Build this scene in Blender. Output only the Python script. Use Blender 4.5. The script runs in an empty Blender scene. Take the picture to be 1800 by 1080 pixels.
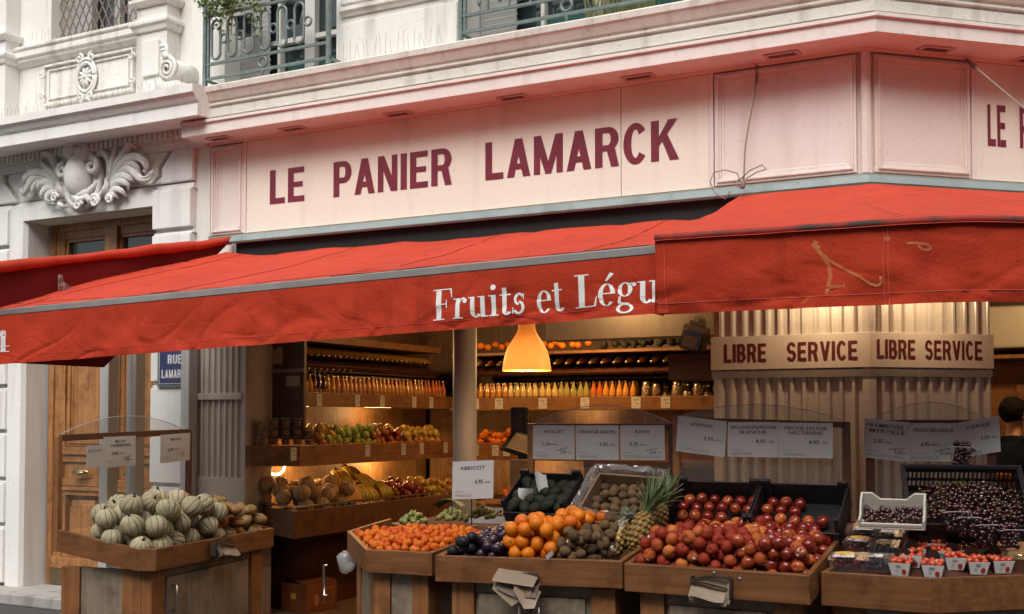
import bpy, math, random
from mathutils import Matrix, Vector, noise
R_ = math.radians
scene = bpy.context.scene
col = scene.collection
# ------------------------------------------------------------------ camera, sky, sun, exposure
cam_d = bpy.data.cameras.new('camera')
cam = bpy.data.objects.new('camera', cam_d); col.objects.link(cam)
cam.location = (0, 0, 1.65); cam.rotation_euler = (R_(92.0), 0, 0)
cam_d.sensor_width = 36.0; cam_d.lens = 40.0; cam_d.shift_y = 125 / 1800.0
cam_d.clip_start = 0.05; cam_d.clip_end = 500
scene.camera = cam
world = bpy.data.worlds.new('World'); scene.world = world; world.use_nodes = True
wn = world.node_tree.nodes; wl = world.node_tree.links; wn.clear()
SUN_EL, SUN_AZ = R_(50), R_(196)          # azimuth clockwise from +Y
sky = wn.new('ShaderNodeTexSky'); sky.sky_type = 'NISHITA'; sky.sun_disc = False
sky.sun_elevation = SUN_EL; sky.sun_rotation = SUN_AZ; sky.air_density = 1.0; sky.dust_density = 5.0; sky.ozone_density = 1.0
bg = wn.new('ShaderNodeBackground'); bg.inputs['Strength'].default_value = 0.13
hs = wn.new('ShaderNodeHueSaturation'); hs.inputs['Saturation'].default_value = 0.15   # cloud-grey sky
wo = wn.new('ShaderNodeOutputWorld')
wl.new(sky.outputs[0], hs.inputs['Color']); wl.new(hs.outputs[0], bg.inputs[0]); wl.new(bg.outputs[0], wo.inputs[0])
sun_d = bpy.data.lights.new('sun', 'SUN'); sun_d.energy = 1.5; sun_d.angle = R_(45); sun_d.color = (1.0, 0.96, 0.9)
sun = bpy.data.objects.new('sun', sun_d); col.objects.link(sun)
sv = Vector((math.sin(SUN_AZ) * math.cos(SUN_EL), math.cos(SUN_AZ) * math.cos(SUN_EL), math.sin(SUN_EL)))
sun.rotation_euler = (-sv).to_track_quat('-Z', 'Y').to_euler()
scene.view_settings.view_transform = 'Standard'; scene.view_settings.look = 'None'
scene.view_settings.exposure = 0.5; scene.view_settings.gamma = 1.0
scene.render.engine = 'CYCLES'
scene.cycles.use_denoising = True; scene.cycles.max_bounces = 6; scene.cycles.transparent_max_bounces = 12
scene.cycles.diffuse_bounces = 4; scene.cycles.glossy_bounces = 3; scene.cycles.transmission_bounces = 4
scene.cycles.caustics_reflective = False; scene.cycles.caustics_refractive = False
scene.cycles.sample_clamp_indirect = 4.0
# ------------------------------------------------------------------ site geometry: pixel rays (1800x1080 photograph) onto known planes
F, CX, CY, EYE, PT = 2000.0, 900.0, 665.0, 1.65, R_(2.0)
def ray(px, py):
    a = (px - CX) / F; b = (CY - py) / F
    return (a, math.cos(PT) - b * math.sin(PT), math.sin(PT) + b * math.cos(PT))
def at_z(px, py, z):
    d = ray(px, py); k = (z - EYE) / d[2]; return Vector((d[0] * k, d[1] * k, z))
def at_y(px, py, Y):
    d = ray(px, py); k = Y / d[1]; return Vector((d[0] * k, Y, EYE + d[2] * k))
AL, AR = R_(27.8), R_(15.2)
C = at_y(1524, 400, 7.0)
def frame(a, o): return Matrix(((math.cos(a), -math.sin(a), 0, o[0]), (math.sin(a), math.cos(a), 0, o[1]), (0, 0, 1, 0), (0, 0, 0, 1)))
FL = frame(-AL, C)          # street facade: x to the right along it, y into the building, origin at the corner
FR = frame(AR, C)           # chamfer facade right of the corner
FW = Matrix.Identity(4)
LI, RI = FL.inverted(), FR.inverted()
def on_y(px, py, y, fr=None):
    I = RI if fr is FR else LI
    o = I @ Vector((0, 0, EYE)); d = I.to_3x3() @ Vector(ray(px, py)); return o + d * ((y - o.y) / d.y)
def on_x(px, py, x, fr=None):
    I = RI if fr is FR else LI
    o = I @ Vector((0, 0, EYE)); d = I.to_3x3() @ Vector(ray(px, py)); return o + d * ((x - o.x) / d.x)
def on_z(px, py, z): return LI @ at_z(px, py, z)
CR = math.cos(AL + AR); SR = math.sin(AL + AR)      # direction of the right facade in FL coordinates
def r2l(x, y): return (x * CR - y * SR, x * SR + y * CR)

# ------------------------------------------------------------------ mesh builder
class MB:
    def __init__(s): s.v = []; s.f = []; s.m = []
    def add(s, vs, fs, mi=0):
        o = len(s.v); s.v += [tuple(v) for v in vs]; s.f += [tuple(i + o for i in f) for f in fs]; s.m += [mi] * len(fs); return s
    def box(s, x0, x1, y0, y1, z0, z1, mi=0):
        vs = [(x, y, z) for z in (z0, z1) for y in (y0, y1) for x in (x0, x1)]
        return s.add(vs, [(0, 2, 3, 1), (4, 5, 7, 6), (0, 1, 5, 4), (2, 6, 7, 3), (0, 4, 6, 2), (1, 3, 7, 5)], mi)
    def prism(s, pts, a0, a1, axis='y', mi=0):
        def P(p, a): return (a, p[0], p[1]) if axis == 'x' else ((p[0], a, p[1]) if axis == 'y' else (p[0], p[1], a))
        n = len(pts); vs = [P(p, a0) for p in pts] + [P(p, a1) for p in pts]
        fs = [tuple(range(n))[::-1], tuple(range(n, 2 * n))] + [(i, (i + 1) % n, n + (i + 1) % n, n + i) for i in range(n)]
        return s.add(vs, fs, mi)
    def obox(s, c, size, M, mi=0):
        vs = []; 
        for z in (-.5, .5):
            for y in (-.5, .5):
                for x in (-.5, .5): vs.append(Vector(c) + M @ Vector((x * size[0], y * size[1], z * size[2])))
        return s.add(vs, [(0, 2, 3, 1), (4, 5, 7, 6), (0, 1, 5, 4), (2, 6, 7, 3), (0, 4, 6, 2), (1, 3, 7, 5)], mi)
    def bar(s, a, b, w, h, mi=0, up=(0, 0, 1)):
        a, b = Vector(a), Vector(b); d = (b - a); L = d.length; d.normalize(); sx = d.cross(Vector(up))
        if sx.length < 1e-4: sx = d.cross(Vector((0, 1, 0)))
        sx.normalize(); sz = sx.cross(d)
        M = Matrix((d, sx, sz)).transposed(); return s.obox((a + b) / 2, (L, w, h), M, mi)
    def tube(s, pts, r, n=8, mi=0, cap=True):
        pts = [Vector(p) for p in pts]; k = len(pts); rs = r if isinstance(r, (list, tuple)) else [r] * k
        ref = None; vs = []
        for i, p in enumerate(pts):
            d = (pts[min(i + 1, k - 1)] - pts[max(i - 1, 0)]).normalized()
            if ref is None:
                sg = [(pts[q + 1] - pts[q]) for q in range(k - 1)]; tot = [sum(abs(g[a]) for g in sg) for a in range(3)]
                ax = tot.index(min(tot)); ref = Vector((ax == 0, ax == 1, ax == 2)) + Vector((.01, .013, .007))
            ref = (ref - d * ref.dot(d)).normalized(); q = d.cross(ref)
            vs += [p + (ref * math.cos(t) + q * math.sin(t)) * rs[i] for t in [2 * math.pi * j / n for j in range(n)]]
        fs = [(i * n + j, i * n + (j + 1) % n, (i + 1) * n + (j + 1) % n, (i + 1) * n + j) for i in range(k - 1) for j in range(n)]
        if cap: fs += [tuple(range(n))[::-1], tuple(range((k - 1) * n, k * n))]
        return s.add(vs, fs, mi)
    def lathe(s, prof, n=20, c=(0, 0, 0), mi=0, cap=False, M=None):
        vs = []
        for r, z in prof:
            for j in range(n):
                t = 2 * math.pi * j / n; v = Vector((r * math.cos(t), r * math.sin(t), z))
                if M is not None: v = M @ v
                vs.append(v + Vector(c))
        k = len(prof)
        fs = [(i * n + j, i * n + (j + 1) % n, (i + 1) * n + (j + 1) % n, (i + 1) * n + j) for i in range(k - 1) for j in range(n)]
        if cap: fs += [tuple(range(n))[::-1], tuple(range((k - 1) * n, k * n))]
        return s.add(vs, fs, mi)
    def blob(s, c, r, nu=16, nv=10, fn=None, mi=0, M=None, mfn=None):
        rx, ry, rz = r if isinstance(r, (list, tuple)) else (r, r, r)
        c = Vector(c); vs = []; o = len(s.v)
        for i in range(nv + 1):
            ph = math.pi * i / nv
            for j in range(nu):
                th = 2 * math.pi * j / nu
                v = Vector((rx * math.sin(ph) * math.cos(th), ry * math.sin(ph) * math.sin(th), rz * math.cos(ph)))
                if fn: v = fn(v, th, ph)
                if M is not None: v = M @ v
                vs.append(c + v)
        fs = [(i * nu + j, (i + 1) * nu + j, (i + 1) * nu + (j + 1) % nu, i * nu + (j + 1) % nu) for i in range(nv) for j in range(nu)]
        s.add(vs, fs, mi)
        if mfn:
            k = len(s.m) - len(fs)
            for q in range(len(fs)): s.m[k + q] = mfn(q // nu, q % nu)
        return s
    def grid(s, fn, nu, nv, mi=0):
        vs = [fn(i / nu, j / nv) for j in range(nv + 1) for i in range(nu + 1)]
        w = nu + 1
        return s.add(vs, [(j * w + i, j * w + i + 1, (j + 1) * w + i + 1, (j + 1) * w + i) for j in range(nv) for i in range(nu)], mi)
    def sweep(s, pts, prof, mi=0, caps=True):
        """profile [(outward d, z)] carried along a plan polyline with mitred corners"""
        n = len(pts); k = len(prof); nor = []
        for i in range(n):
            ds = []
            if i > 0: ds.append(Vector((pts[i][0] - pts[i-1][0], pts[i][1] - pts[i-1][1])).normalized())
            if i < n - 1: ds.append(Vector((pts[i+1][0] - pts[i][0], pts[i+1][1] - pts[i][1])).normalized())
            ns = [Vector((d.y, -d.x)) for d in ds]; m = sum(ns, Vector((0, 0))).normalized(); nor.append(m / m.dot(ns[0]))
        vs = [(pts[i][0] + nor[i].x * d, pts[i][1] + nor[i].y * d, z) for i in range(n) for d, z in prof]
        fs = [(i * k + j, i * k + (j + 1) % k, (i + 1) * k + (j + 1) % k, (i + 1) * k + j) for i in range(n - 1) for j in range(k)]
        if caps: fs += [tuple(range(k)), tuple(range((n - 1) * k, n * k))[::-1]]
        return s.add(vs, fs, mi)
    def mesh(s, name, mats, smooth=False, base=(0, 0, 0)):
        me = bpy.data.meshes.new(name)
        me.from_pydata([(v[0] - base[0], v[1] - base[1], v[2] - base[2]) for v in s.v], [], s.f)
        for m in (mats if isinstance(mats, (list, tuple)) else [mats]): me.materials.append(m)
        for p, mi in zip(me.polygons, s.m): p.material_index = mi; p.use_smooth = smooth
        me.update(); return me

def tidy(o, bevel=0, recalc=True):
    if recalc:
        import bmesh
        bm = bmesh.new(); bm.from_mesh(o.data); bmesh.ops.recalc_face_normals(bm, faces=bm.faces); bm.to_mesh(o.data); bm.free()
    if bevel:
        b = o.modifiers.new('bevel', 'BEVEL'); b.width = bevel; b.segments = 2; b.limit_method = 'ANGLE'; b.angle_limit = R_(40)

def setp(o, label=None, cat=None, group=None, kind=None):
    if label: o['label'] = label
    if cat: o['category'] = cat
    if group: o['group'] = group
    if kind: o['kind'] = kind
    return o

class T:
    """a thing: an Empty at its base; .part() hangs one mesh under it (coordinates are those of the frame)"""
    def __init__(s, name, label, cat, base=(0, 0, 0), fr=None, group=None):
        s.b = tuple(base); s.fr = FL if fr is None else fr
        s.o = bpy.data.objects.new(name, None); col.objects.link(s.o); s.o.empty_display_size = .1
        s.o.matrix_world = s.fr @ Matrix.Translation(s.b); setp(s.o, label, cat, group)
    def part(s, name, mb, mats, parent=None, smooth=False, bevel=0, label=None, recalc=True):
        me = mb.mesh(name, mats, smooth, s.b); o = bpy.data.objects.new(name, me); col.objects.link(o)
        o.parent = parent or s.o
        if label: o['label'] = label
        tidy(o, bevel, recalc); return o
def single(name, mb, mats, label, cat, base=(0, 0, 0), fr=None, group=None, smooth=False, bevel=0, kind=None, recalc=True):
    me = mb.mesh(name, mats, smooth, base); o = bpy.data.objects.new(name, me); col.objects.link(o)
    o.matrix_world = (FL if fr is None else fr) @ Matrix.Translation(base); setp(o, label, cat, group, kind); tidy(o, bevel, recalc); return o
def place(name, me, M, label, cat, group=None):
    o = bpy.data.objects.new(name, me); col.objects.link(o); o.matrix_world = M; setp(o, label, cat, group); return o
def copy_tree(o, M, label=None, group=None):
    r = o.copy(); col.objects.link(r); r.matrix_world = M
    if label: r['label'] = label
    if group: r['group'] = group
    for ch in list(o.children):
        c = ch.copy(); col.objects.link(c); c.parent = r
        for g in list(ch.children):
            d = g.copy(); col.objects.link(d); d.parent = c
    return r

# ------------------------------------------------------------------ materials
def L3(c): return (c[0], c[1], c[2], 1.0)
def mat(name, c, rough=.6, c2=None, scale=6.0, detail=6, bump=0, bscale=None, metal=0, spec=.5, stretch=None, rnd=0, ramp=(.35, .65), coat=0, emit=None, sub=0):
    m = bpy.data.materials.new(name); m.use_nodes = True; nt = m.node_tree; N = nt.nodes; Lk = nt.links
    b = N['Principled BSDF']; b.inputs['Roughness'].default_value = rough; b.inputs['Metallic'].default_value = metal
    b.inputs['Specular IOR Level'].default_value = spec; b.inputs['Coat Weight'].default_value = coat
    b.inputs['Base Color'].default_value = L3(c)
    tc = N.new('ShaderNodeTexCoord'); mp = N.new('ShaderNodeMapping'); Lk.new(tc.outputs['Object'], mp.inputs[0])
    if stretch: mp.inputs['Scale'].default_value = stretch
    oi = N.new('ShaderNodeObjectInfo')
    src = None
    if c2 is not None:
        nz = N.new('ShaderNodeTexNoise'); nz.noise_dimensions = '4D'; nz.inputs['Scale'].default_value = scale; nz.inputs['Detail'].default_value = detail
        Lk.new(mp.outputs[0], nz.inputs['Vector'])
        ml = N.new('ShaderNodeMath'); ml.operation = 'MULTIPLY'; ml.inputs[1].default_value = 37.0; Lk.new(oi.outputs['Random'], ml.inputs[0]); Lk.new(ml.outputs[0], nz.inputs['W'])
        cr = N.new('ShaderNodeValToRGB'); cr.color_ramp.elements[0].position = ramp[0]; cr.color_ramp.elements[1].position = ramp[1]
        cr.color_ramp.elements[0].color = L3(c); cr.color_ramp.elements[1].color = L3(c2)
        if rnd:
            sb = N.new('ShaderNodeMath'); sb.operation = 'MULTIPLY_ADD'; sb.inputs[1].default_value = rnd; sb.inputs[2].default_value = -rnd / 2; Lk.new(oi.outputs['Random'], sb.inputs[0])
            ad = N.new('ShaderNodeMath'); ad.operation = 'ADD'; Lk.new(nz.outputs['Fac'], ad.inputs[0]); Lk.new(sb.outputs[0], ad.inputs[1]); Lk.new(ad.outputs[0], cr.inputs[0])
        else: Lk.new(nz.outputs['Fac'], cr.inputs[0])
        Lk.new(cr.outputs[0], b.inputs['Base Color'])
    if bump:
        n2 = N.new('ShaderNodeTexNoise'); n2.inputs['Scale'].default_value = bscale or scale * 4; n2.inputs['Detail'].default_value = 5
        Lk.new(mp.outputs[0], n2.inputs['Vector'])
        bp = N.new('ShaderNodeBump'); bp.inputs['Strength'].default_value = bump; bp.inputs['Distance'].default_value = .01
        Lk.new(n2.outputs['Fac'], bp.inputs['Height']); Lk.new(bp.outputs[0], b.inputs['Normal'])
    if emit: b.inputs['Emission Color'].default_value = L3(emit[0]); b.inputs['Emission Strength'].default_value = emit[1]
    if sub: b.inputs['Subsurface Weight'].default_value = sub; b.inputs['Subsurface Radius'].default_value = (.02, .01, .005); 
    return m
def wood(name, c, c2, axis='x', rough=.5, fine=42):
    st = {'x': (1.6, fine, fine), 'y': (fine, 1.6, fine), 'z': (fine, fine, 1.6)}[axis]
    m = mat(name, c, rough, c2, 1.0, 8, .12, 2.0, stretch=st, ramp=(.36, .64)); nt = m.node_tree; N = nt.nodes; Lk = nt.links; b = N['Principled BSDF']
    src = b.inputs['Base Color'].links[0].from_socket; tc = N.new('ShaderNodeTexCoord'); nz = N.new('ShaderNodeTexNoise'); nz.inputs['Scale'].default_value = 7; nz.inputs['Detail'].default_value = 8; nz.inputs['Roughness'].default_value = .7; Lk.new(tc.outputs['Object'], nz.inputs['Vector'])
    cr = N.new('ShaderNodeValToRGB'); cr.color_ramp.elements[0].position = .36; cr.color_ramp.elements[1].position = .52; cr.color_ramp.elements[0].color = (.52, .47, .43, 1); cr.color_ramp.elements[1].color = (1, 1, 1, 1); Lk.new(nz.outputs['Fac'], cr.inputs[0])
    mx = N.new('ShaderNodeMixRGB'); mx.blend_type = 'MULTIPLY'; mx.inputs[0].default_value = .8; Lk.new(src, mx.inputs[1]); Lk.new(cr.outputs[0], mx.inputs[2]); Lk.new(mx.outputs[0], b.inputs['Base Color'])   # scuffs and hand-grease stains
    return m
def glassy(name, tint=(1, 1, 1), rough=.02, fac=.1, dirt=0.0):
    m = bpy.data.materials.new(name); m.use_nodes = True; nt = m.node_tree; N = nt.nodes; Lk = nt.links; N.clear()
    o = N.new('ShaderNodeOutputMaterial'); t = N.new('ShaderNodeBsdfTransparent'); t.inputs[0].default_value = L3(tint)
    g = N.new('ShaderNodeBsdfGlossy'); g.inputs['Roughness'].default_value = rough; mx = N.new('ShaderNodeMixShader')
    fr = N.new('ShaderNodeLayerWeight'); fr.inputs[0].default_value = .5; pw_ = N.new('ShaderNodeMath'); pw_.operation = 'POWER'; pw_.inputs[1].default_value = 5.0; Lk.new(fr.outputs['Facing'], pw_.inputs[0])
    mm = N.new('ShaderNodeMath'); mm.operation = 'MULTIPLY_ADD'; mm.inputs[1].default_value = .75; mm.inputs[2].default_value = fac * .6; mm.use_clamp = True; Lk.new(pw_.outputs[0], mm.inputs[0])
    Lk.new(mm.outputs[0], mx.inputs[0]); Lk.new(t.outputs[0], mx.inputs[1]); Lk.new(g.outputs[0], mx.inputs[2])
    last = mx
    if dirt:
        d = N.new('ShaderNodeBsdfDiffuse'); d.inputs[0].default_value = (.7, .68, .65, 1); m2 = N.new('ShaderNodeMixShader'); m2.inputs[0].default_value = dirt
        Lk.new(mx.outputs[0], m2.inputs[1]); Lk.new(d.outputs[0], m2.inputs[2]); last = m2
    Lk.new(last.outputs[0], o.inputs[0]); return m
def streaked(name, c, c2, c3, rough=.8, bump=.25):
    """stone / render with soft stains, vertical streaks and speckle"""
    m = bpy.data.materials.new(name); m.use_nodes = True; nt = m.node_tree; N = nt.nodes; Lk = nt.links; b = N['Principled BSDF']
    b.inputs['Roughness'].default_value = rough; b.inputs['Specular IOR Level'].default_value = .25
    tc = N.new('ShaderNodeTexCoord')
    def nz(st, sc, det):
        mp = N.new('ShaderNodeMapping'); mp.inputs['Scale'].default_value = st; Lk.new(tc.outputs['Object'], mp.inputs[0])
        n = N.new('ShaderNodeTexNoise'); n.inputs['Scale'].default_value = sc; n.inputs['Detail'].default_value = det; Lk.new(mp.outputs[0], n.inputs['Vector']); return n
    a = nz((1, 1, 1), 1.7, 8); s2 = nz((7, 7, .7), 1.0, 6); s3 = nz((1, 1, 1), 38, 4)
    r1 = N.new('ShaderNodeValToRGB'); r1.color_ramp.elements[0].position = .35; r1.color_ramp.elements[1].position = .68; r1.color_ramp.elements[0].color = L3(c); r1.color_ramp.elements[1].color = L3(c2); Lk.new(a.outputs['Fac'], r1.inputs[0])
    r2 = N.new('ShaderNodeValToRGB'); r2.color_ramp.elements[0].position = .54; r2.color_ramp.elements[1].position = .78; r2.color_ramp.elements[0].color = (0, 0, 0, 1); r2.color_ramp.elements[1].color = (1, 1, 1, 1); Lk.new(s2.outputs['Fac'], r2.inputs[0])
    r3 = N.new('ShaderNodeValToRGB'); r3.color_ramp.elements[0].position = .62; r3.color_ramp.elements[1].position = .74; r3.color_ramp.elements[0].color = (0, 0, 0, 1); r3.color_ramp.elements[1].color = (.6, .6, .6, 1); Lk.new(s3.outputs['Fac'], r3.inputs[0])
    m1 = N.new('ShaderNodeMixRGB'); m1.inputs[2].default_value = L3(c3); Lk.new(r2.outputs[0], m1.inputs[0]); Lk.new(r1.outputs[0], m1.inputs[1])
    m2 = N.new('ShaderNodeMixRGB'); m2.inputs[2].default_value = L3([v * .8 for v in c3]); Lk.new(r3.outputs[0], m2.inputs[0]); Lk.new(m1.outputs[0], m2.inputs[1])
    Lk.new(m2.outputs[0], b.inputs['Base Color'])
    bp = N.new('ShaderNodeBump'); bp.inputs['Strength'].default_value = bump; bp.inputs['Distance'].default_value = .008; n4 = nz((1, 1, 1), 60, 6); Lk.new(n4.outputs['Fac'], bp.inputs['Height']); Lk.new(bp.outputs[0], b.inputs['Normal'])
    return m
STONE = streaked('stone', (.70, .68, .635), (.77, .755, .72), (.47, .435, .38))
STONE_W = streaked('painted_stone', (.75, .735, .70), (.80, .79, .765), (.62, .59, .55), bump=.12)
STONE_G = streaked('worn_cornice_stone', (.66, .625, .56), (.73, .70, .64), (.42, .385, .33), bump=.4)
JOINT = mat('dark_joint', (.10, .085, .07), .9)
PINK = streaked('cream_pink_paint', (.74, .65, .58), (.77, .68, .61), (.68, .58, .51), rough=.5, bump=.06)
PINKW = streaked('weathered_pink_paint', (.74, .66, .61), (.77, .70, .66), (.62, .54, .49), rough=.55, bump=.12)
CREAM = streaked('cream_sign_board', (.78, .725, .62), (.80, .745, .645), (.72, .65, .54), rough=.42, bump=.03)
TEAL = streaked('teal_painted_metal', (.225, .295, .295), (.28, .345, .34), (.17, .21, .21), rough=.45, bump=.05)
DARK = mat('gap_shade_black', (.012, .011, .011), .8)  # near-black that paints in the shade of gaps
MAROON = mat('maroon_vinyl', (.155, .012, .030), .45, (.19, .018, .04), 9)
MAROON2 = mat('dark_red_print', (.11, .012, .012), .5)
def canvas(name, c, c2, c3, bump=.3):
    m = streaked(name, c, c2, c3, rough=.85, bump=bump); return m
RED = canvas('red_canvas', (.52, .057, .028), (.46, .046, .022), (.35, .038, .024))
REDV = canvas('red_canvas_valance', (.46, .040, .013), (.38, .030, .010), (.29, .023, .010), .4)
REDD = mat('shaded_red_canvas', (.15, .010, .008), .8, (.10, .007, .006), 3, 6, .2, 160, spec=.15)  # shade on the side cheek is put into this darker red
ALU = mat('grey_aluminium', (.36, .34, .325), .4, (.30, .28, .27), 5, metal=.5)
WHITEL = mat('white_lettering', (.78, .76, .73), .5)
THREAD = mat('pale_stitching', (.62, .12, .08), .8)
IRON = mat('green_grey_ironwork', (.105, .145, .14), .5, (.17, .21, .20), 30, 6, .2, 60)
WGREY = mat('grey_painted_post', (.50, .50, .51), .55, (.45, .45, .455), 4)
OAK = wood('oak_board', (.205, .080, .024), (.135, .048, .014), 'x')
OAKY = wood('oak_board_lengthwise', (.205, .080, .024), (.135, .048, .014), 'y')
OAKZ = wood('oak_post', (.30, .128, .042), (.21, .082, .025), 'z')
PALE = wood('pale_grey_wood_panel', (.275, .215, .155), (.215, .165, .115), 'z', .55)
DARKW = wood('dark_red_wood', (.10, .030, .016), (.065, .02, .011), 'z')
GABLE = wood('brown_gable_panel', (.12, .072, .042), (.085, .05, .03), 'z')
DOORW = wood('varnished_oak_door', (.42, .195, .070), (.27, .112, .036), 'z', .38)
SHELFW = wood('shelf_board_wood', (.26, .105, .030), (.19, .072, .02), 'x')
SHELFY = wood('shelf_board_wood_lengthwise', (.26, .105, .030), (.19, .072, .02), 'y')
CHROME = mat('brushed_steel', (.55, .53, .50), .28, metal=1)
BRASS = mat('aged_brass', (.50, .38, .20), .3, metal=1)
BLACKP = mat('black_plastic', (.012, .012, .014), .45)
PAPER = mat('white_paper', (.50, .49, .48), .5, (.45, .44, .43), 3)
INK = mat('black_ink', (.03, .03, .032), .7)
INKG = mat('grey_ink', (.22, .21, .21), .7)
KRAFT = mat('grey_kraft_paper', (.31, .23, .16), .8, (.22, .16, .105), 5, 6, .3, 20)
KRAFT2 = mat('dark_kraft_paper', (.20, .15, .11), .8, (.15, .11, .08), 5, 6, .3, 20)
CLEAR = glassy('clear_acrylic', (.96, .96, .95), .03, .07, .05)
PLAST = glassy('clear_plastic', (.9, .9, .9), .12, .16, .05)
GLASSD = mat('dark_window_glass', (.02, .03, .033), .06, spec=.8)
# ------------------------------------------------------------------ lettering
def gR(x0, y0, x1, y1, n=1): return [[(x0, y0), (x1, y0), (x1, y1), (x0, y1)]]
def gQ(*p): return [list(p)]
def gA(cx, cy, rx, ry, wx, wy, a0, a1, n=18):
    out = []
    for i in range(n):
        q = []
        for t, k in ((i, 0), (i + 1, 0), (i + 1, 1), (i, 1)):
            a = R_(a0 + (a1 - a0) * t / n); q.append((cx + (rx - wx * k) * math.cos(a), cy + (ry - wy * k) * math.sin(a)))
        out.append(q)
    return out
s_ = .175
BOLD = {
 'L': (.46, [gR(0, 0, s_, 1), gR(s_, 0, .46, .17)]),
 'E': (.49, [gR(0, 0, s_, 1), gR(s_, .84, .48, 1), gR(s_, .43, .44, .58), gR(s_, 0, .49, .165)]),
 'P': (.53, [gR(0, 0, s_, 1), gR(s_, .85, .30, 1), gR(s_, .38, .30, .54), gA(.30, .69, .23, .31, .18, .155, -90, 90)]),
 'A': (.58, [gQ((0, 0), (.18, 0), (.385, 1), (.20, 1)), gQ((.40, 0), (.58, 0), (.385, 1), (.20, 1)), gR(.13, .20, .44, .35)]),
 'N': (.55, [gR(0, 0, .16, 1), gR(.39, 0, .55, 1), gQ((0, 1), (.18, 1), (.55, 0), (.37, 0))]),
 'I': (.175, [gR(0, 0, s_, 1)]),
 'R': (.56, [gR(0, 0, s_, 1), gR(s_, .85, .30, 1), gR(s_, .40, .32, .55), gA(.30, .70, .24, .30, .18, .15, -90, 90), gQ((.27, .42), (.46, .45), (.55, .0), (.37, 0))]),
 'M': (.70, [gR(0, 0, .155, 1), gR(.545, 0, .70, 1), gQ((0, 1), (.18, 1), (.43, 0), (.28, 0)), gQ((.52, 1), (.70, 1), (.42, 0), (.27, 0))]),
 'C': (.53, [gA(.275, .5, .275, .515, .18, .16, 38, 322, 30)]),
 'K': (.60, [gR(0, 0, s_, 1), gQ((.16, .34), (.16, .58), (.38, 1), (.58, 1)), gQ((.24, .50), (.35, .66), (.61, 0), (.41, 0))]),
 'S': (.52, [gA(.26, .7125, .25, .30, .17, .155, 18, 270), gA(.26, .2875, .26, .30, .17, .155, -162, 90)]),
 'B': (.53, [gR(0, 0, s_, 1), gR(s_, .85, .28, 1), gR(s_, .43, .30, .57), gR(s_, 0, .30, .15), gA(.28, .715, .21, .285, .17, .145, -90, 90), gA(.30, .285, .23, .285, .175, .15, -90, 90)]),
 'V': (.56, [gQ((0, 1), (.18, 1), (.375, 0), (.20, 0)), gQ((.38, 1), (.56, 1), (.375, 0), (.20, 0))]),
 'U': (.54, [gR(0, .25, .17, 1), gR(.37, .25, .54, 1), gA(.27, .26, .27, .27, .17, .15, 180, 360)]),
}
_e = [gA(.25, .33, .25, .345, .135, .035, 8, 318, 30), gR(.12, .35, .375, .385), gQ((.365, .35), (.50, .35), (.497, .40), (.365, .385))]
SERIF = {
 'F': (.68, [gR(.11, 0, .29, 1), gR(0, 0, .42, .035), gR(0, .965, .66, 1), gQ((.60, .965), (.66, .965), (.68, .70), (.655, .70)), gR(.29, .49, .47, .525), gR(.455, .38, .49, .64)]),
 'r': (.50, [gR(.09, 0, .24, .66), gR(0, 0, .35, .035), gR(0, .625, .10, .66), gA(.36, .47, .14, .20, .03, .05, 50, 175), gA(.42, .555, .075, .075, .075, .075, 0, 360)]),
 'u': (.66, [gR(.08, .2, .225, .66), gR(0, .625, .09, .66), gA(.27, .19, .19, .20, .145, .05, 180, 330), gR(.42, 0, .565, .66), gR(.33, .625, .43, .66), gR(.55, 0, .66, .035)]),
 'i': (.34, [gR(.09, 0, .24, .66), gR(0, 0, .34, .035), gR(0, .625, .10, .66), gA(.165, .90, .09, .09, .09, .09, 0, 360)]),
 't': (.40, [gR(.09, .14, .235, .86), gR(0, .62, .36, .66), gA(.255, .15, .165, .16, .145, .05, 180, 335)]),
 's': (.42, [gA(.21, .475, .17, .195, .085, .075, 25, 270), gA(.21, .205, .19, .215, .095, .075, -155, 90), gR(.35, .46, .38, .64), gR(.01, .02, .04, .22)]),
 'e': (.50, _e), 'é': (.50, _e + [gQ((.20, .76), (.25, .74), (.46, .95), (.34, 1.0))]),
 'L': (.66, [gR(.11, 0, .29, 1), gR(0, .965, .42, 1), gR(0, 0, .63, .035), gQ((.56, .035), (.63, .035), (.66, .32), (.635, .32))]),
 'g': (.56, [gA(.24, .45, .21, .215, .12, .03, 0, 360, 28), gA(.25, -.12, .25, .15, .10, .045, 0, 360, 28), gQ((.07, .24), (.13, .27), (.13, .03), (.04, .06)), gQ((.06, .08), (.08, .015), (.36, -.045), (.38, .04)), gR(.38, .60, .50, .64), gA(.50, .585, .06, .06, .06, .06, 0, 360)]),
 '4': (.62, [gR(.33, 0, .48, 1), gR(.20, 0, .60, .035), gR(0, .25, .62, .29), gQ((0, .25), (.05, .25), (.44, 1), (.36, 1))]),
 ' ': (.36, []),
}
def word(font, s, gap):
    """-> (quads with a layer number, width)"""
    x = 0; out = []
    for ch in s:
        w, shapes = font[ch]
        for k, sh in enumerate(shapes):
            for q in sh: out.append(([(p[0] + x, p[1]) for p in q], k))
        x += w + gap
    return out, x - gap
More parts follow.
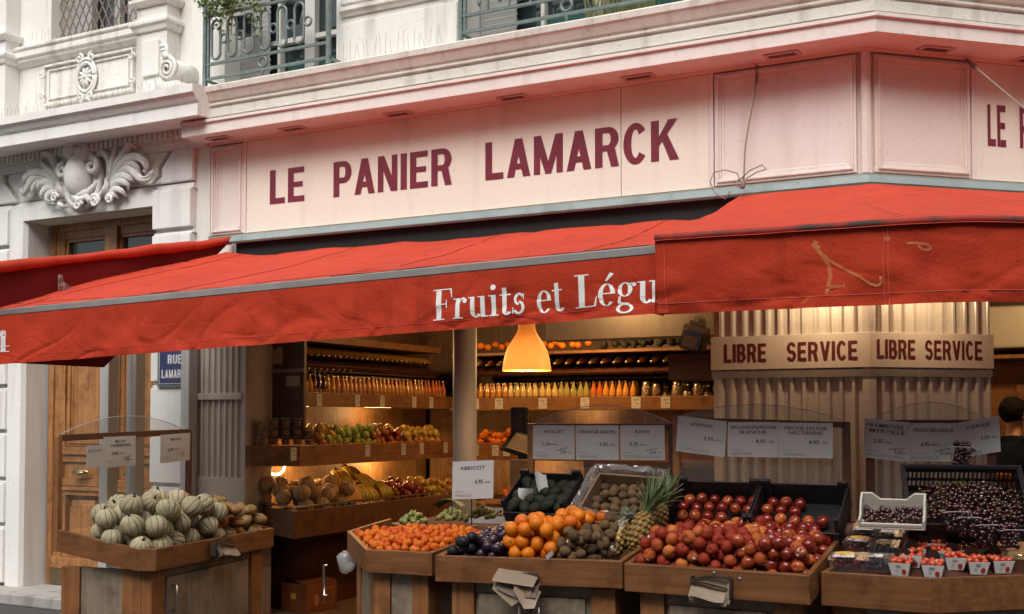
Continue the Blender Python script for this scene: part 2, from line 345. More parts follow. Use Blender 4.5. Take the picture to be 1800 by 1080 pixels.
def put_word(mb, font, s, gap, fn, x0, x1, h, sub=1):
    """fn(u, v, layer) -> point; u in metres from x0 to x1, v in metres up"""
    qs, W = word(font, s, gap); kx = (x1 - x0) / W
    for q, k in qs:
        n = sub if max(abs(q[0][1] - q[3][1]), abs(q[0][1]-q[2][1])) > .3 else 1
        def lerp(a, b, t): return (a[0] + (b[0] - a[0]) * t, a[1] + (b[1] - a[1]) * t)
        for i in range(n):
            a, b = lerp(q[0], q[3], i / n), lerp(q[1], q[2], i / n); c, d = lerp(q[1], q[2], (i + 1) / n), lerp(q[0], q[3], (i + 1) / n)
            mb.add([fn(x0 + p[0] * kx, p[1] * h, k) for p in (a, b, c, d)], [(0, 1, 2, 3)])
_tx = {}
def text_geo(body, bold=0.0):
    key = (body, bold)
    if key not in _tx:
        cu = bpy.data.curves.new('t', 'FONT'); cu.body = body; cu.size = 1.0; cu.offset = bold; cu.resolution_u = 2; cu.align_x = 'CENTER'
        ob = bpy.data.objects.new('t', cu); me = bpy.data.meshes.new_from_object(ob)
        _tx[key] = ([(v.co.x, v.co.y) for v in me.vertices], [tuple(p.vertices) for p in me.polygons])
        bpy.data.objects.remove(ob); bpy.data.curves.remove(cu); bpy.data.meshes.remove(me)
    return _tx[key]
def put_text(mb, body, size, fn, cx=0, cz=0, bold=0.0, sx=1.0, mi=0, width=None, rot=0):
    vs, fs = text_geo(body, bold)
    if not vs: return
    if width: w = max(v[0] for v in vs) - min(v[0] for v in vs); sx = width / (w * size)
    c, s = math.cos(rot), math.sin(rot)
    mb.add([fn(cx + (v[0] * c * sx - v[1] * s) * size, cz + (v[0] * s * sx + v[1] * c) * size) for v in vs], fs, mi)

# ------------------------------------------------------------------ ground
mb = MB(); mb.box(-60, 60, -60, 60, -.3, 0); 
ASPH = mat('pavement_asphalt', (.075, .07, .066), .9, (.055, .052, .05), 40, 6, .3, 120)
single('ground', mb, ASPH, 'grey asphalt pavement in front of the shop', None, (0, 0, 0), FW, kind='structure')
mb = MB(); mb.box(-5.2, 3.4, .02, 3.3, .004, .03)
TILE = bpy.data.materials.new('tan_floor_tiles'); TILE.use_nodes = True
_n = TILE.node_tree.nodes; _l = TILE.node_tree.links; _b = _n['Principled BSDF']; _b.inputs['Roughness'].default_value = .35
_t = _n.new('ShaderNodeTexBrick'); _t.offset = 0; _t.inputs['Scale'].default_value = 1.0; _t.inputs['Brick Width'].default_value = .33; _t.inputs['Row Height'].default_value = .33; _t.inputs['Mortar Size'].default_value = .005
_t.inputs['Color1'].default_value = (.30, .21, .14, 1); _t.inputs['Color2'].default_value = (.26, .18, .12, 1); _t.inputs['Mortar'].default_value = (.10, .07, .05, 1)
_c = _n.new('ShaderNodeTexCoord'); _l.new(_c.outputs['Object'], _t.inputs['Vector']); _l.new(_t.outputs[0], _b.inputs['Base Color'])
single('floor', mb, TILE, 'tan tiled floor inside the shop', None, (0, 0, 0), FL, kind='structure')

# ------------------------------------------------------------------ stone building
B = T('stone_apartment_building', 'pale stone apartment building with carved doorway, cornice and iron balconies above the shop', 'building', (-5.4, 0, 0))
RX = 5.0                                   # how far the right facade runs
rE = r2l(RX, 0)
# upper wall with openings (z 4.3 .. 6.4)
mb = MB(); T0 = .45
Z0, Z1 = 4.28, 6.3
mb.box(-12, -7.30, .0, T0, Z0, Z1); mb.box(-7.30, -6.12, .0, T0, Z0, 5.04); mb.box(-6.12, -5.42, .0, T0, Z0, Z1)
mb.box(-5.42, -5.20, .0, T0, Z0, Z1); mb.box(-4.05, -2.86, .0, T0, Z0, Z1); mb.box(-1.15, -.05, .0, T0, Z0, Z1)
for a, b in ((-5.20, -4.05), (-2.86, -1.15)): mb.box(a, b, .0, T0, Z0, 4.36)
mb.sweep([(-.05, 0), (0, 0), rE], [(0, Z0), (0, Z1), (-T0, Z1), (-T0, Z0)])
# lower wall left of the shop, round the doorway
mb.box(-12, -7.74, .0, T0, 0, 3.93); mb.box(-5.93, -5.36, .0, T0, 0, 3.93); mb.box(-7.74, -5.93, .0, T0, 3.47, 3.93); mb.box(-12, -5.36, .0, T0, 3.93, 4.28)
B.part('wall', mb, STONE)
# shopfront backing (behind the sign boards)
# pilaster blocks either side of the door
for x0, x1 in ((-5.93, -5.50), (-8.45, -7.76)):
    z = 0.12; mb = MB()
    for h in (.55, .42, .44, .42, .44, .42, .44, .38):
        mb.box(x0, x1, -.075, 0, z + .012, z + h - .045)
        mb.box(x0 - .0, x1 + .012, -.052, 0, z + h - .043, z + h - .022); mb.box(x0, x1, -.03, 0, z + h - .022, z + h + .012); z += h
    B.part('pilaster', mb, STONE_W, bevel=.006)
# rounded white jamb and lintel moulding of the doorway
mb = MB()
prof = [(-.005, 0)] + [(-.005 - .07 * math.sin(R_(a)), .17 * (1 - math.cos(R_(a))) / 1) for a in range(15, 91, 15)]
mb.prism([(-7.76, .0), (-7.76, -.05), (-7.73, -.068), (-7.66, -.07), (-7.58, -.05), (-7.555, -.01), (-7.555, .24), (-7.76, .24)], 0.1, 3.62, 'z')
mb.prism([(-7.60, 3.47), (-5.93, 3.47), (-5.93, 3.60), (-5.97, 3.64), (-7.66, 3.64), (-7.66, 3.55)], -.05, .0, 'y')
mb.box(-7.55, -5.93, -.002, .24, 3.462, 3.468)
B.part('door_surround', mb, STONE_W, bevel=.01)
# lintel blocks with slanted joints
mb = MB()
mb.prism([(-7.62, 3.655), (-6.30, 3.655), (-5.98, 3.655), (-5.90, 3.72), (-5.90, 3.80), (-5.78, 3.93), (-7.80, 3.93), (-7.80, 3.86), (-7.66, 3.72)], -.045, 0, 'y')
mb.prism([(-5.96, 3.655), (-5.50, 3.655), (-5.50, 3.93), (-5.72, 3.93), (-5.85, 3.79), (-5.85, 3.71)], -.055, 0, 'y')
mb.prism([(-8.4, 3.655), (-7.66, 3.655), (-7.72, 3.72), (-7.86, 3.86), (-7.86, 3.93), (-8.4, 3.93)], -.055, 0, 'y')
B.part('lintel_block', mb, STONE_W, bevel=.012)
# entablature and main cornice of the left bay
mb = MB()
xa, xb = -12, -5.10
mb.sweep([(xa, 0), (-5.36, 0)], [(0, 3.93), (.05, 3.93), (.05, 3.955), (.075, 3.985), (.075, 4.0), (0, 4.0)])
mb.sweep([(xa, 0), (xb - .12, 0)], [(0, 4.0), (.10, 4.0), (.10, 4.075), (0, 4.075)])
prof = [(0, 4.075), (.34, 4.075), (.36, 4.07), (.42, 4.07), (.42, 4.165), (.405, 4.17), (.405, 4.182), (.43, 4.19), (.45, 4.225), (.48, 4.245), (.48, 4.31), (.46, 4.318), (0, 4.33)]
mb.sweep([(xa, 0), (xb, 0)], prof)
B.part('cornice', mb, STONE_W)
mb = MB()
x = -9.0
while x < -5.30:
    mb.box(x, x + .035, -.135, -.10, 4.008, 4.072); x += .058
B.part('dentil_band', mb, STONE_W)
# plainer, worn cornice above the shop
mb = MB()
prof = [(-.1, 4.085), (.27, 4.085), (.275, 4.15), (.262, 4.155), (.262, 4.168), (.285, 4.175), (.285, 4.19), (.27, 4.196), (.29, 4.21), (.315, 4.26), (.33, 4.275), (.335, 4.315), (.30, 4.335), (-.1, 4.345)]
mb.sweep([(xb, 0), (0, 0), rE], prof)
o = B.part('cornice', mb, STONE_G)
# near-black strip painting in the shaded gap over the ledge
mb = MB(); mb.sweep([(xb, 0), (0, 0), rE], [(0, 4.062), (.25, 4.062), (.25, 4.084), (0, 4.084)])
B.part('gap_shade_strip', mb, DARK)
# first-floor order of the left bay
def stack(mb, x0, x1, d, prof, side=.0):
    """horizontal moulding that returns round both sides of a pier standing d proud"""
    mb.sweep([(x0, .0), (x0, -d), (x1, -d), (x1, .0)], prof, caps=True)
for x0, x1 in ((-8.35, -7.72), (-6.05, -5.70)):
    d = .16; mb = MB()
    mb.box(x0, x1, -d, 0, 4.33, 6.3)
    mb.box(x0 + .09, x1 - .07, -d - .025, -d, 4.56, 4.86)
    stack(mb, x0, x1, d, [(0, 4.94), (.02, 4.945), (.03, 4.985), (.05, 5.0), (.05, 5.03), (.02, 5.045), (.02, 5.07), (0, 5.075)])
    stack(mb, x0, x1, d, [(0, 5.16), (.03, 5.17), (.05, 5.20), (.05, 5.225), (.0, 5.235)])
    B.part('pilaster', mb, STONE, bevel=.005)
mb = MB()
mb.sweep([(-7.72, 0), (-6.05, 0)], [(0, 4.925), (.02, 4.93), (.045, 4.96), (.06, 4.965), (.06, 4.985), (.085, 5.0), (.085, 5.045), (.07, 5.05), (.07, 5.065), (.09, 5.075), (.09, 5.10), (0, 5.105)])
B.part('window_ledge', mb, STONE, bevel=.003)
mb = MB()
mb.box(-7.36, -6.22, -.012, 0, 4.52, 4.90)
def framebox(mb, x0, x1, z0, z1, y0, y1, w):
    mb.box(x0, x1, y0, y1, z0, z0 + w); mb.box(x0, x1, y0, y1, z1 - w, z1); mb.box(x0, x0 + w, y0, y1, z0 + w, z1 - w); mb.box(x1 - w, x1, y0, y1, z0 + w, z1 - w)
framebox(mb, -7.36, -6.22, 4.52, 4.90, -.04, -.012, .02); framebox(mb, -7.30, -6.28, 4.575, 4.85, -.03, -.012, .012)
B.part('carved_panel', mb, STONE, bevel=.004)
mb = MB(); c0 = Vector((-6.80, -.035, 4.715))
def ring(mb, c, rx, rz, r, n=28, y=0): mb.tube([(c.x + rx * math.cos(2 * math.pi * i / n), c.y + y, c.z + rz * math.sin(2 * math.pi * i / n)) for i in range(n + 1)], r, 8)
ring(mb, c0, .105, .13, .016); ring(mb, c0, .13, .165, .012)
for k in range(10):
    a = 2 * math.pi * k / 10; M = Matrix.Rotation(-a, 3, 'Y'); mb.blob(c0 + M @ Vector((.05, 0, 0)), (.042, .022, .016), 8, 6, M=M)
mb.blob(c0 + Vector((0, -.012, 0)), (.022, .025, .022), 10, 6)
def scroll(mb, c, r, turns, a0, s, rad, y=0, n=26):
    pts = []; rs = []
    for i in range(n + 1):
        t = i / n; a = a0 + s * turns * 2 * math.pi * t; rr = r * (1 - .82 * t); pts.append((c[0] + rr * math.cos(a), c[1] + y - .015 * t, c[2] + rr * math.sin(a))); rs.append(rad * (1 - .45 * t))
    mb.tube(pts, rs, 7)
for sx in (-1, 1):
    scroll(mb, (c0.x + sx * .075, c0.y, c0.z + .175), .045, 1.3, R_(90), sx, .016); scroll(mb, (c0.x + sx * .065, c0.y, c0.z - .175), .04, 1.3, R_(-90), -sx, .015)
    for q in (-.10, .10): scroll(mb, (c0.x + sx * .575, c0.y, c0.z + q), .035, 1.2, R_(0), sx * (1 if q > 0 else -1), .012)
B.part('rosette', mb, STONE, smooth=True)
# console scroll beside the balcony
mb = MB(); cc = (-5.60, -.22, 4.55)
mb.box(-5.70, -5.44, -.30, 0, 4.33, 4.43)
pr = [(.10 * math.cos(R_(a)) , .10 * math.sin(R_(a))) for a in range(0, 360, 15)]
mb.prism([(cc[0] + .02 + p[0], cc[2] - .005 + p[1]) for p in pr], -.26, .0, 'y')
scroll(mb, (cc[0] + .02, -.265, cc[2]), .095, 2.2, R_(75), -1, .02, n=40)
mb.tube([(-5.68, -.2, 4.78), (-5.66, -.22, 4.70), (-5.61, -.25, 4.66), (-5.55, -.265, 4.652)], [.03, .035, .03, .02], 8)
for k in range(4): mb.blob((-5.675 + .015 * k, -.24, 4.76 - .035 * k), (.03, .02, .022), 8, 6)
B.part('console_scroll', mb, STONE, smooth=True)
# cartouche over the door
mb = MB()
def cp(x, y, d): return on_y(x / 5.4, 200 + y / 5.4, -d)
def frond(pts, r, d0=.06, lift=.07):
    n = len(pts); P = []; rs = []
    for i in range((n - 1) * 5 + 1):
        a = min(i // 5, n - 2); t = i / 5 - a; p0, p1, p2, p3 = pts[max(a - 1, 0)], pts[a], pts[a + 1], pts[min(a + 2, n - 1)]
        q = [.5 * (2 * p1[k] + (p2[k] - p0[k]) * t + (2 * p0[k] - 5 * p1[k] + 4 * p2[k] - p3[k]) * t * t + (3 * p1[k] - p0[k] - 3 * p2[k] + p3[k]) * t ** 3) for k in (0, 1)]
        f = i / ((n - 1) * 5); P.append(cp(q[0], q[1], d0 + lift * math.sin(math.pi * f * .8))); rs.append(r * (.55 + .75 * math.sin(math.pi * min(1, f * .95 + .12))) * (1 if f < .88 else .75))
    mb.tube(P, rs, 8); mb.tube([p + Vector((.006, -r * .75, r * .55)) for p in P[2:-2]], [q * .38 for q in rs[2:-2]], 6)
    mb.blob(P[-1], rs[-1] * 1.25, 8, 6)
for pts, r in (
  ([(1030, 660), (1060, 520), (1085, 380), (1112, 295)], .022), ([(1040, 640), (1110, 490), (1185, 385), (1235, 305), (1290, 330)], .030), ([(1050, 640), (1120, 535), (1190, 455), (1270, 415), (1345, 430), (1390, 500), (1375, 545)], .034),
  ([(1050, 660), (1150, 545), (1230, 525), (1290, 575), (1340, 625), (1410, 620), (1448, 550)], .030), ([(1050, 690), (1110, 612), (1180, 592), (1240, 622), (1268, 640)], .026), ([(1040, 730), (1100, 662), (1160, 645), (1208, 672), (1218, 712)], .026),
  ([(1020, 780), (1090, 722), (1150, 732), (1190, 782)], .024), ([(920, 800), (980, 750), (1010, 680), (1005, 620)], .022), ([(905, 440), (960, 372), (1010, 402), (1035, 480), (1015, 640)], .024), ([(1060, 600), (1150, 500), (1235, 470), (1300, 500), (1330, 560)], .022),
  ([(1000, 800), (1060, 770), (1120, 800)], .020), ([(560, 660), (530, 500), (495, 420), (445, 390), (400, 430)], .030), ([(570, 660), (500, 565), (425, 505), (388, 440)], .024), ([(580, 700), (480, 592), (380, 562), (290, 582), (235, 640), (265, 665)], .034),
  ([(570, 720), (470, 632), (370, 602), (300, 645), (265, 705), (225, 765), (200, 725)], .030), ([(560, 730), (470, 662), (400, 662), (368, 702), (372, 752)], .026), ([(560, 750), (480, 712), (430, 722), (400, 782), (430, 825)], .026),
  ([(590, 790), (520, 752), (462, 772), (452, 832), (520, 862)], .024), ([(640, 810), (590, 742), (560, 690), (600, 672)], .022), ([(480, 640), (400, 625), (330, 680), (310, 740), (335, 755)], .020), ([(600, 830), (560, 850), (600, 880), (650, 880)], .018)):
    frond(pts, r)
O = cp(757, 590, .10); mb.blob(O, (.148, .125, .205), 30, 20)
for (ox, oy, rx, rz, r) in ((775, 600, .185, .235, .022), (785, 610, .225, .27, .026)):
    c = cp(ox, oy, .085); mb.tube([c + Vector((rx * math.cos(R_(a)), 0, rz * math.sin(R_(a)))) for a in range(-215, 36, 10)], r, 8)
mb.blob(cp(790, 600, .03), (.27, .06, .29), 26, 14)
mb.blob(cp(700, 335, .11), (.11, .09, .11), 18, 12); mb.blob(cp(800, 390, .10), (.12, .08, .10), 16, 10)
for k in range(8):
    a = R_(15 + 22 * k); b0 = cp(680, 305, .20); mb.tube([b0, b0 + Vector((.06 * math.cos(a), -.04, .055 * math.sin(a) + .03)), b0 + Vector((.115 * math.cos(a), -.01, .10 * math.sin(a) + .03))], [.013, .022, .014], 7)
for k in range(4): mb.blob(cp(625 + 14 * k, 335 + 24 * k, .17), (.035, .03, .026), 10, 6)
for (x, y, r, tn, a0, s, rad) in ((765, 375, .085, 1.7, 110, -1, .026), (650, 370, .06, 1.4, 60, 1, .022), (875, 500, .075, 1.2, 100, -1, .030), (600, 545, .07, 1.2, 80, 1, .028), (905, 830, .062, 1.7, 180, -1, .022), (745, 870, .05, 1.5, 0, 1, .018), (1040, 820, .04, 1.3, 180, -1, .016), (520, 800, .045, 1.4, 0, 1, .016)):
    c = cp(x, y, .15); scroll(mb, (c.x, c.y, c.z), r, tn, R_(a0), s, rad)
mb.tube([cp(700, 780, .12), cp(760, 830, .14), cp(830, 790, .13), cp(860, 870, .12)], [.03, .04, .035, .015], 8); mb.tube([cp(640, 640, .1), cp(690, 730, .13), cp(760, 770, .13), cp(850, 740, .12), cp(930, 640, .1)], [.02, .03, .034, .03, .02], 8)
B.part('carved_cartouche', mb, STONE_W, smooth=True)
# pier between the two balconies: string course, raised panel
mb = MB()
mb.sweep([(-4.0, 0), (-2.90, 0)], [(0, 4.80), (.02, 4.80), (.035, 4.83), (.05, 4.835), (.05, 4.865), (0, 4.88)])
B.part('string_course', mb, STONE)
for a_ in ((-3.98, -2.93, -.03, 0, 4.35, 4.74), (-4.0, -2.90, -.02, 0, 4.90, 6.3), (-1.10, -.1, -.03, 0, 4.35, 6.3)): mb = MB(); mb.box(*a_); B.part('pier_facing', mb, STONE, bevel=.006)
# anti-pigeon spikes
SPIKE = mat('rusty_spike_wire', (.20, .16, .12), .6)
rng = random.Random(9); mb = MB()
def spikes(x0, x1, y, z, step, h):
    x = x0
    while x < x1:
        a = Vector((x, y, z)); mb.tube([a, a + Vector((rng.uniform(-.015, .015) + rng.choice((-.02, 0, .02)), rng.uniform(-.03, .02), h * rng.uniform(.7, 1.1)))], .0013, 4); x += step * rng.uniform(.7, 1.3)
spikes(-8.0, -5.25, -.34, 4.32, .035, .13); spikes(-3.85, -2.92, -.24, 4.34, .05, .16); spikes(-7.5, -6.9, -.05, 5.10, .06, .14); spikes(-6.02, -5.5, -.30, 4.33, .05, .15)
B.part('bird_spikes', mb, SPIKE)
# lattice window of the left bay
SHUT = mat('grey_white_shutter', (.50, .50, .48), .6, (.44, .44, .42), 4)
mb = MB(); mb.box(-7.30, -6.12, .30, .34, 5.04, 6.3)
win = B.part('window', mb, GLASSD)
mb = MB(); mb.box(-7.30, -7.02, .22, .29, 5.04, 6.3); mb.box(-6.75, -6.68, .24, .30, 5.04, 6.3); mb.box(-6.58, -6.44, .24, .285, 5.04, 6.3); mb.box(-7.30, -6.12, .2, .30, 5.045, 5.08)
B.part('frame', mb, SHUT, win)
mb = MB(); LAT = mat('rusty_lattice', (.16, .11, .085), .6, (.22, .17, .14), 20)
x = -7.6
while x < -6.0:
    for sx in (-1, 1):
        a = [x, 5.08]; b = [x + sx * .62, 6.3]
        mb.bar((a[0], .10 + sx * .006, a[1]), (b[0], .10 + sx * .006, b[1]), .006, .012)
    x += .085
mb2 = MB()
for v in (0,): pass
lat = B.part('lattice', mb, LAT, win)
# french windows behind the balconies
GREEN = mat('dark_green_panel', (.012, .075, .058), .35); FRM = mat('pale_window_frame', (.52, .51, .47), .5)
for i, (x0, x1) in enumerate(((-5.20, -4.05), (-2.86, -1.15))):
    mb = MB(); mb.box(x0, x1, .34, .38, 4.36, 6.3); w = B.part('window', mb, GLASSD)
    mb = MB(); xm = (x0 + x1) / 2 + .1
    for xx, ww in ((x0, .05), (xm - .05, .10), (x1 - .05, .05), ((x0 + xm) / 2, .03)): mb.box(xx, xx + ww, .27, .335, 4.36, 6.3)
    mb.box(x0, x1, .28, .335, 4.36, 4.42); mb.box(x0, x1, .28, .335, 4.80, 4.84)
    B.part('frame', mb, FRM, w)
    mb = MB(); mb.box(x0 + .42, xm - .06, .315, .335, 4.44, 4.64); mb.box(xm + .07, x1 - .06, .315, .335, 4.44, 4.64); B.part('lower_panel', mb, GREEN, w)
    mb = MB()                                        # folded louvred shutters in the reveal
    for z in range(40):
        zz = 4.40 + z * .045; mb.obox((x0 + .16, .20, zz), (.30, .02, .045), Matrix.Rotation(R_(28), 3, 'X')); mb.obox((x1 - .03, .16, zz), (.035, .18, .045), Matrix.Rotation(R_(20), 3, 'Y'))
    B.part('shutter', mb, SHUT, w)
# iron balconies
def balcony(x0, x1, style):
    mb = MB(); y = -.215; zb = 4.37
    mb.box(x0, x0 + .03, y - .015, y + .015, zb, 5.15); mb.box(x1 - .03, x1, y - .015, y + .015, zb, 5.15)
    for xx in (x0, x1 - .02): mb.bar((xx + .01, y, 5.02), (xx + .01, .0, 5.02), .02, .02); mb.bar((xx + .01, y, zb + .05), (xx + .01, .0, zb + .05), .02, .02)
    for z in (zb + .05, zb + .17): mb.box(x0, x1, y - .012, y + .012, z - .010, z + .010)
    mb.box(x0, x1, y - .02, y + .02, 5.03, 5.055); mb.box(x0, x1, y - .012, y + .012, 4.93, 4.95)
    x = x0 + .09; mb.box(x - .05, x - .03, y - .01, y + .01, zb + .05, 5.03); k = 0
    def oval(cx, cz, rx, hz, r=.011):
        pts = []
        for i in range(33):
            a = 2 * math.pi * i / 32; pts.append((cx + rx * math.cos(a), y, cz + rx * math.sin(a) + (hz if math.sin(a) > -1e-9 and i < 32 else -hz)))
        pts.append(pts[0]); pts.append(pts[1]); mb.tube(pts, r, 6, cap=False)
    while x + .19 < x1 - .02:
        if style == 0:
            oval(x + .04, 4.735, .045, .115); oval(x + .125, 4.735, .034, 0.0, .010); x += .17
        else:
            for i in range(2):
                pts = [(x + (.02 + .11 * t), y, 4.66 + .14 * abs(math.cos(math.pi * t)) ** .6 * (1 if i == 0 else .55)) for t in [q / 12 for q in range(13)]]; mb.tube(pts, .010, 6)
            scroll(mb, (x + .15, y, 4.68), .03, 1.2, R_(200), 1, .010, n=14); mb.blob((x + .075, y, 4.62), (.018, .012, .03), 8, 6); mb.box(x + .14, x + .155, y - .008, y + .008, 4.54, 4.93)
            oval(x + .04, 4.80, .04, .06); x += .17
    xm = (x0 + x1) / 2; oval(xm - .02, zb + .11, .04, 0, .012); mb.blob((xm - .02, y, zb + .03), (.015, .015, .03), 8, 6)
    return mb
for (x0, x1, st, lab) in ((-5.23, -3.95, 0, None), (-2.80, -1.05, 1, None)):
    B.part('balcony_railing', balcony(x0, x1, st), IRON)
# double door
D = B
mb = MB(); x0, x1, y = -7.52, -5.93, .21
mb.box(x0, x1, y + .09, y + .12, .10, 3.46)
framebox(mb, x0, x1, .10, 3.465, y, y + .09, .07); mb.box(x0 + .07, x1 - .07, y + .005, y + .09, 2.62, 2.74)
xm = -6.72; mb.box(xm - .075, xm + .075, y - .012, y + .09, .12, 3.40)
mb.box(x0 + .07, x0 + .18, y + .012, y + .09, .17, 3.40); mb.box(x1 - .18, x1 - .07, y + .012, y + .09, .17, 3.40)
for a, b in ((x0 + .18, xm - .075), (xm + .075, x1 - .18)):
    mb.box(a, b, y + .02, y + .09, 3.32, 3.40); mb.box(a, b, y + .02, y + .09, 2.60, 2.66)
    framebox(mb, a, b, 2.66, 3.32, y + .03, y + .09, .03)
    # tall upper panel with stepped mouldings
    for k, (ins, dy) in enumerate(((0, .014), (.035, .028), (.06, .018), (.085, .034))): framebox(mb, a + ins, b - ins, 1.35 + ins, 2.60 - ins, y + dy, y + .09, .03)
    mb.box(a + .11, b - .11, y + .04, y + .09, 1.46, 2.49)
    for z, d, h in ((1.31, .0, .04), (1.24, .022, .07), (1.02, .022, .07), (.98, .0, .035)): mb.box(a - .08, b + .05, y + d, y + .09, z, z + h)
    mb.box(a, b, y + .045, y + .09, 1.09, 1.24)
    # lower octagonal panel
    framebox(mb, a, b, .36, .98, y + .02, y + .09, .045)
    mb.prism([(a + .09, .45), (b - .09, .45), (b - .09, .82), (b - .13, .82), (b - .13, .89), (a + .13, .89), (a + .13, .82), (a + .09, .82)], y + .03, y + .09, 'y')
    mb.prism([(a + .13, .49), (b - .13, .49), (b - .13, .79), (b - .16, .79), (b - .16, .85), (a + .16, .85), (a + .16, .79), (a + .13, .79)], y + .018, y + .09, 'y')
mb.box(x0 + .07, x1 - .07, y - .01, y + .09, .29, .36); mb.box(x0 + .07, x1 - .07, y - .022, y + .09, .26, .29)
door = D.part('door', mb, DOORW, bevel=.004, label='varnished oak double door with dark transom panes')
mb = MB(); mb.box(x0 + .07, x1 - .07, y - .016, y + .09, .105, .26); D.part('kick_plate', mb, mat('dull_brass_plate', (.20, .15, .08), .4, metal=.7), door)
mb = MB()
for a, b in ((x0 + .21, xm - .105), (xm + .105, x1 - .21)): mb.box(a, b, y + .06, y + .075, 2.69, 3.29)
D.part('pane', mb, GLASSD, door)
mb = MB()
for a in (-7.05, -6.40):
    mb.blob((a, y - .02, 1.15), (.10, .018, .035), 16, 8); mb.tube([(a - .07, y - .03, 1.15), (a - .06, y - .06, 1.15), (a + .06, y - .06, 1.15), (a + .07, y - .03, 1.15)], .012, 8)
D.part('handle', mb, BRASS, door, smooth=True)
mb = MB(); mb.box(-8.6, -5.5, -.36, .3, 0.0, .10)
B.part('door_step', mb, streaked('worn_granite_step', (.34, .325, .30), (.42, .40, .38), (.2, .19, .175)), bevel=.012)

# ------------------------------------------------------------------ houses on the other side of the street (behind the photographer)
OPS = mat('opposite_render', (.40, .37, .33), .85, (.46, .43, .385), 1.2)
OPB = T('opposite_building', 'pale row of houses across the street facing the shop', 'building', (0, -9, 0), FW)
mb = MB(); mb.box(-32, 32, -14, -9, 0, 15); OPB.part('wall', mb, OPS)
for i_ in range(12):
    for k_ in range(4):
        mb = MB(); x_ = -28 + i_ * 5; mb.box(x_, x_ + 1.3, -9.0, -8.97, 1.2 + 3.4 * k_, 3.4 + 3.4 * k_); OPB.part('window', mb, GLASSD)
# ------------------------------------------------------------------ shop front
S = T('shop_facade', 'cream and pink painted shop front wrapping the street corner under a projecting ledge', 'shop front', (0, 0, 0))
line = [(-5.36, 0), (0, 0), rE]
mb = MB(); mb.sweep([(-5.36, .02), (0, .02), (rE[0], rE[1])], [(0, 2.68), (0, 4.062), (-.25, 4.062), (-.25, 2.68)])
S.part('fascia_wall', mb, PINK)
mb = MB(); mb.sweep([(-5.385, 0), (0, 0), rE], [(-.01, 3.945), (.30, 3.945), (.30, 4.028), (.318, 4.036), (.318, 4.058), (-.01, 4.061)])
S.part('ledge', mb, PINKW)
mb = MB(); mb.sweep([(-5.34, 0), (0, 0), rE], [(-.01, 3.925), (.022, 3.925), (.03, 3.944), (-.01, 3.944)]); mb.sweep([(-5.34, 0), (0, 0), rE], [(-.01, 3.146), (.02, 3.146), (.028, 3.16), (-.01, 3.166)])
S.part('trim', mb, PINK)
mb = MB(); mb.sweep([(-5.06, 0), (0, 0), rE], [(.0, 3.088), (.075, 3.080), (.085, 3.094), (.060, 3.142), (.0, 3.145)])
S.part('drip_rail', mb, TEAL)
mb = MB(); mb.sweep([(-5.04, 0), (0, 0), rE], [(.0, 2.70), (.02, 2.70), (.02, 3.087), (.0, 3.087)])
S.part('awning_gap_shade', mb, DARK)  # solid near-black strip, shade of the gap under the drip rail painted in
def moulded(mb, x0, x1, z0, z1):
    framebox(mb, x0, x1, z0, z1, -.016, .02, .045); framebox(mb, x0 + .018, x1 - .018, z0 + .018, z1 - .018, -.030, -.016, .014); framebox(mb, x0 + .045, x1 - .045, z0 + .045, z1 - .045, -.010, .02, .02)
    mb.box(x0 + .05, x1 - .05, -.004, .02, z0 + .05, z1 - .05)
mb = MB(); moulded(mb, -5.325, -4.975, 3.175, 3.915); S.part('moulded_panel', mb, PINKW, bevel=.003)
mb = MB(); moulded(mb, -.965, -.055, 3.175, 3.915); S.part('moulded_panel', mb, PINKW, bevel=.003)
def tolr(mb):
    mb.v = [(*r2l(v[0], v[1]), v[2]) for v in mb.v]; return mb
mb = MB(); moulded(mb, .055, .745, 3.175, 3.915); S.part('moulded_panel', tolr(mb), PINK, bevel=.003)
for xa__, xb__ in ((-1.002, -.972), (-4.97, -4.945), (-5.355, -5.33)): mb = MB(); mb.box(xa__, xb__, -.02, .02, 3.166, 3.925); S.part('batten', mb, PINKW, bevel=.003)
mb = MB(); mb.box(.752, .785, -.02, .02, 3.166, 3.925); S.part('batten', tolr(mb), PINKW, bevel=.003)
mb = MB(); mb.sweep([(-.022, 0), (0, 0), r2l(.022, 0)], [(-.01, 3.166), (.022, 3.166), (.022, 3.925), (-.01, 3.925)])
S.part('batten', mb, PINKW, bevel=.003)
SOF = mat('pink_fixture', (.56, .40, .36), .5); SLOT = mat('fixture_slot', (.10, .05, .045), .6)
for k, (px, py, fr) in enumerate(((386, 243, FL), (515, 226, FL), (700, 200, FL), (901, 171, FL), (1122, 135, FL), (1375, 96, FL), (1645, 86, FR), (1812, 106, FR))):
    p = at_z(px, py, 3.942); q = (RI if fr is FR else LI) @ p
    mb = MB(); framebox(mb, -.11, .11, -.05, .05, -.012, 0, .022)
    mb.v = [(q.x + v[0], q.y + v[2], 3.945 + v[1]) for v in mb.v]
    m2 = MB(); m2.box(q.x - .085, q.x + .085, q.y - .028, q.y + .028, 3.939, 3.944)
    if fr is FR: tolr(mb); tolr(m2)
    o = S.part('soffit_light', mb, SOF); S.part('slot', m2, SLOT, o)
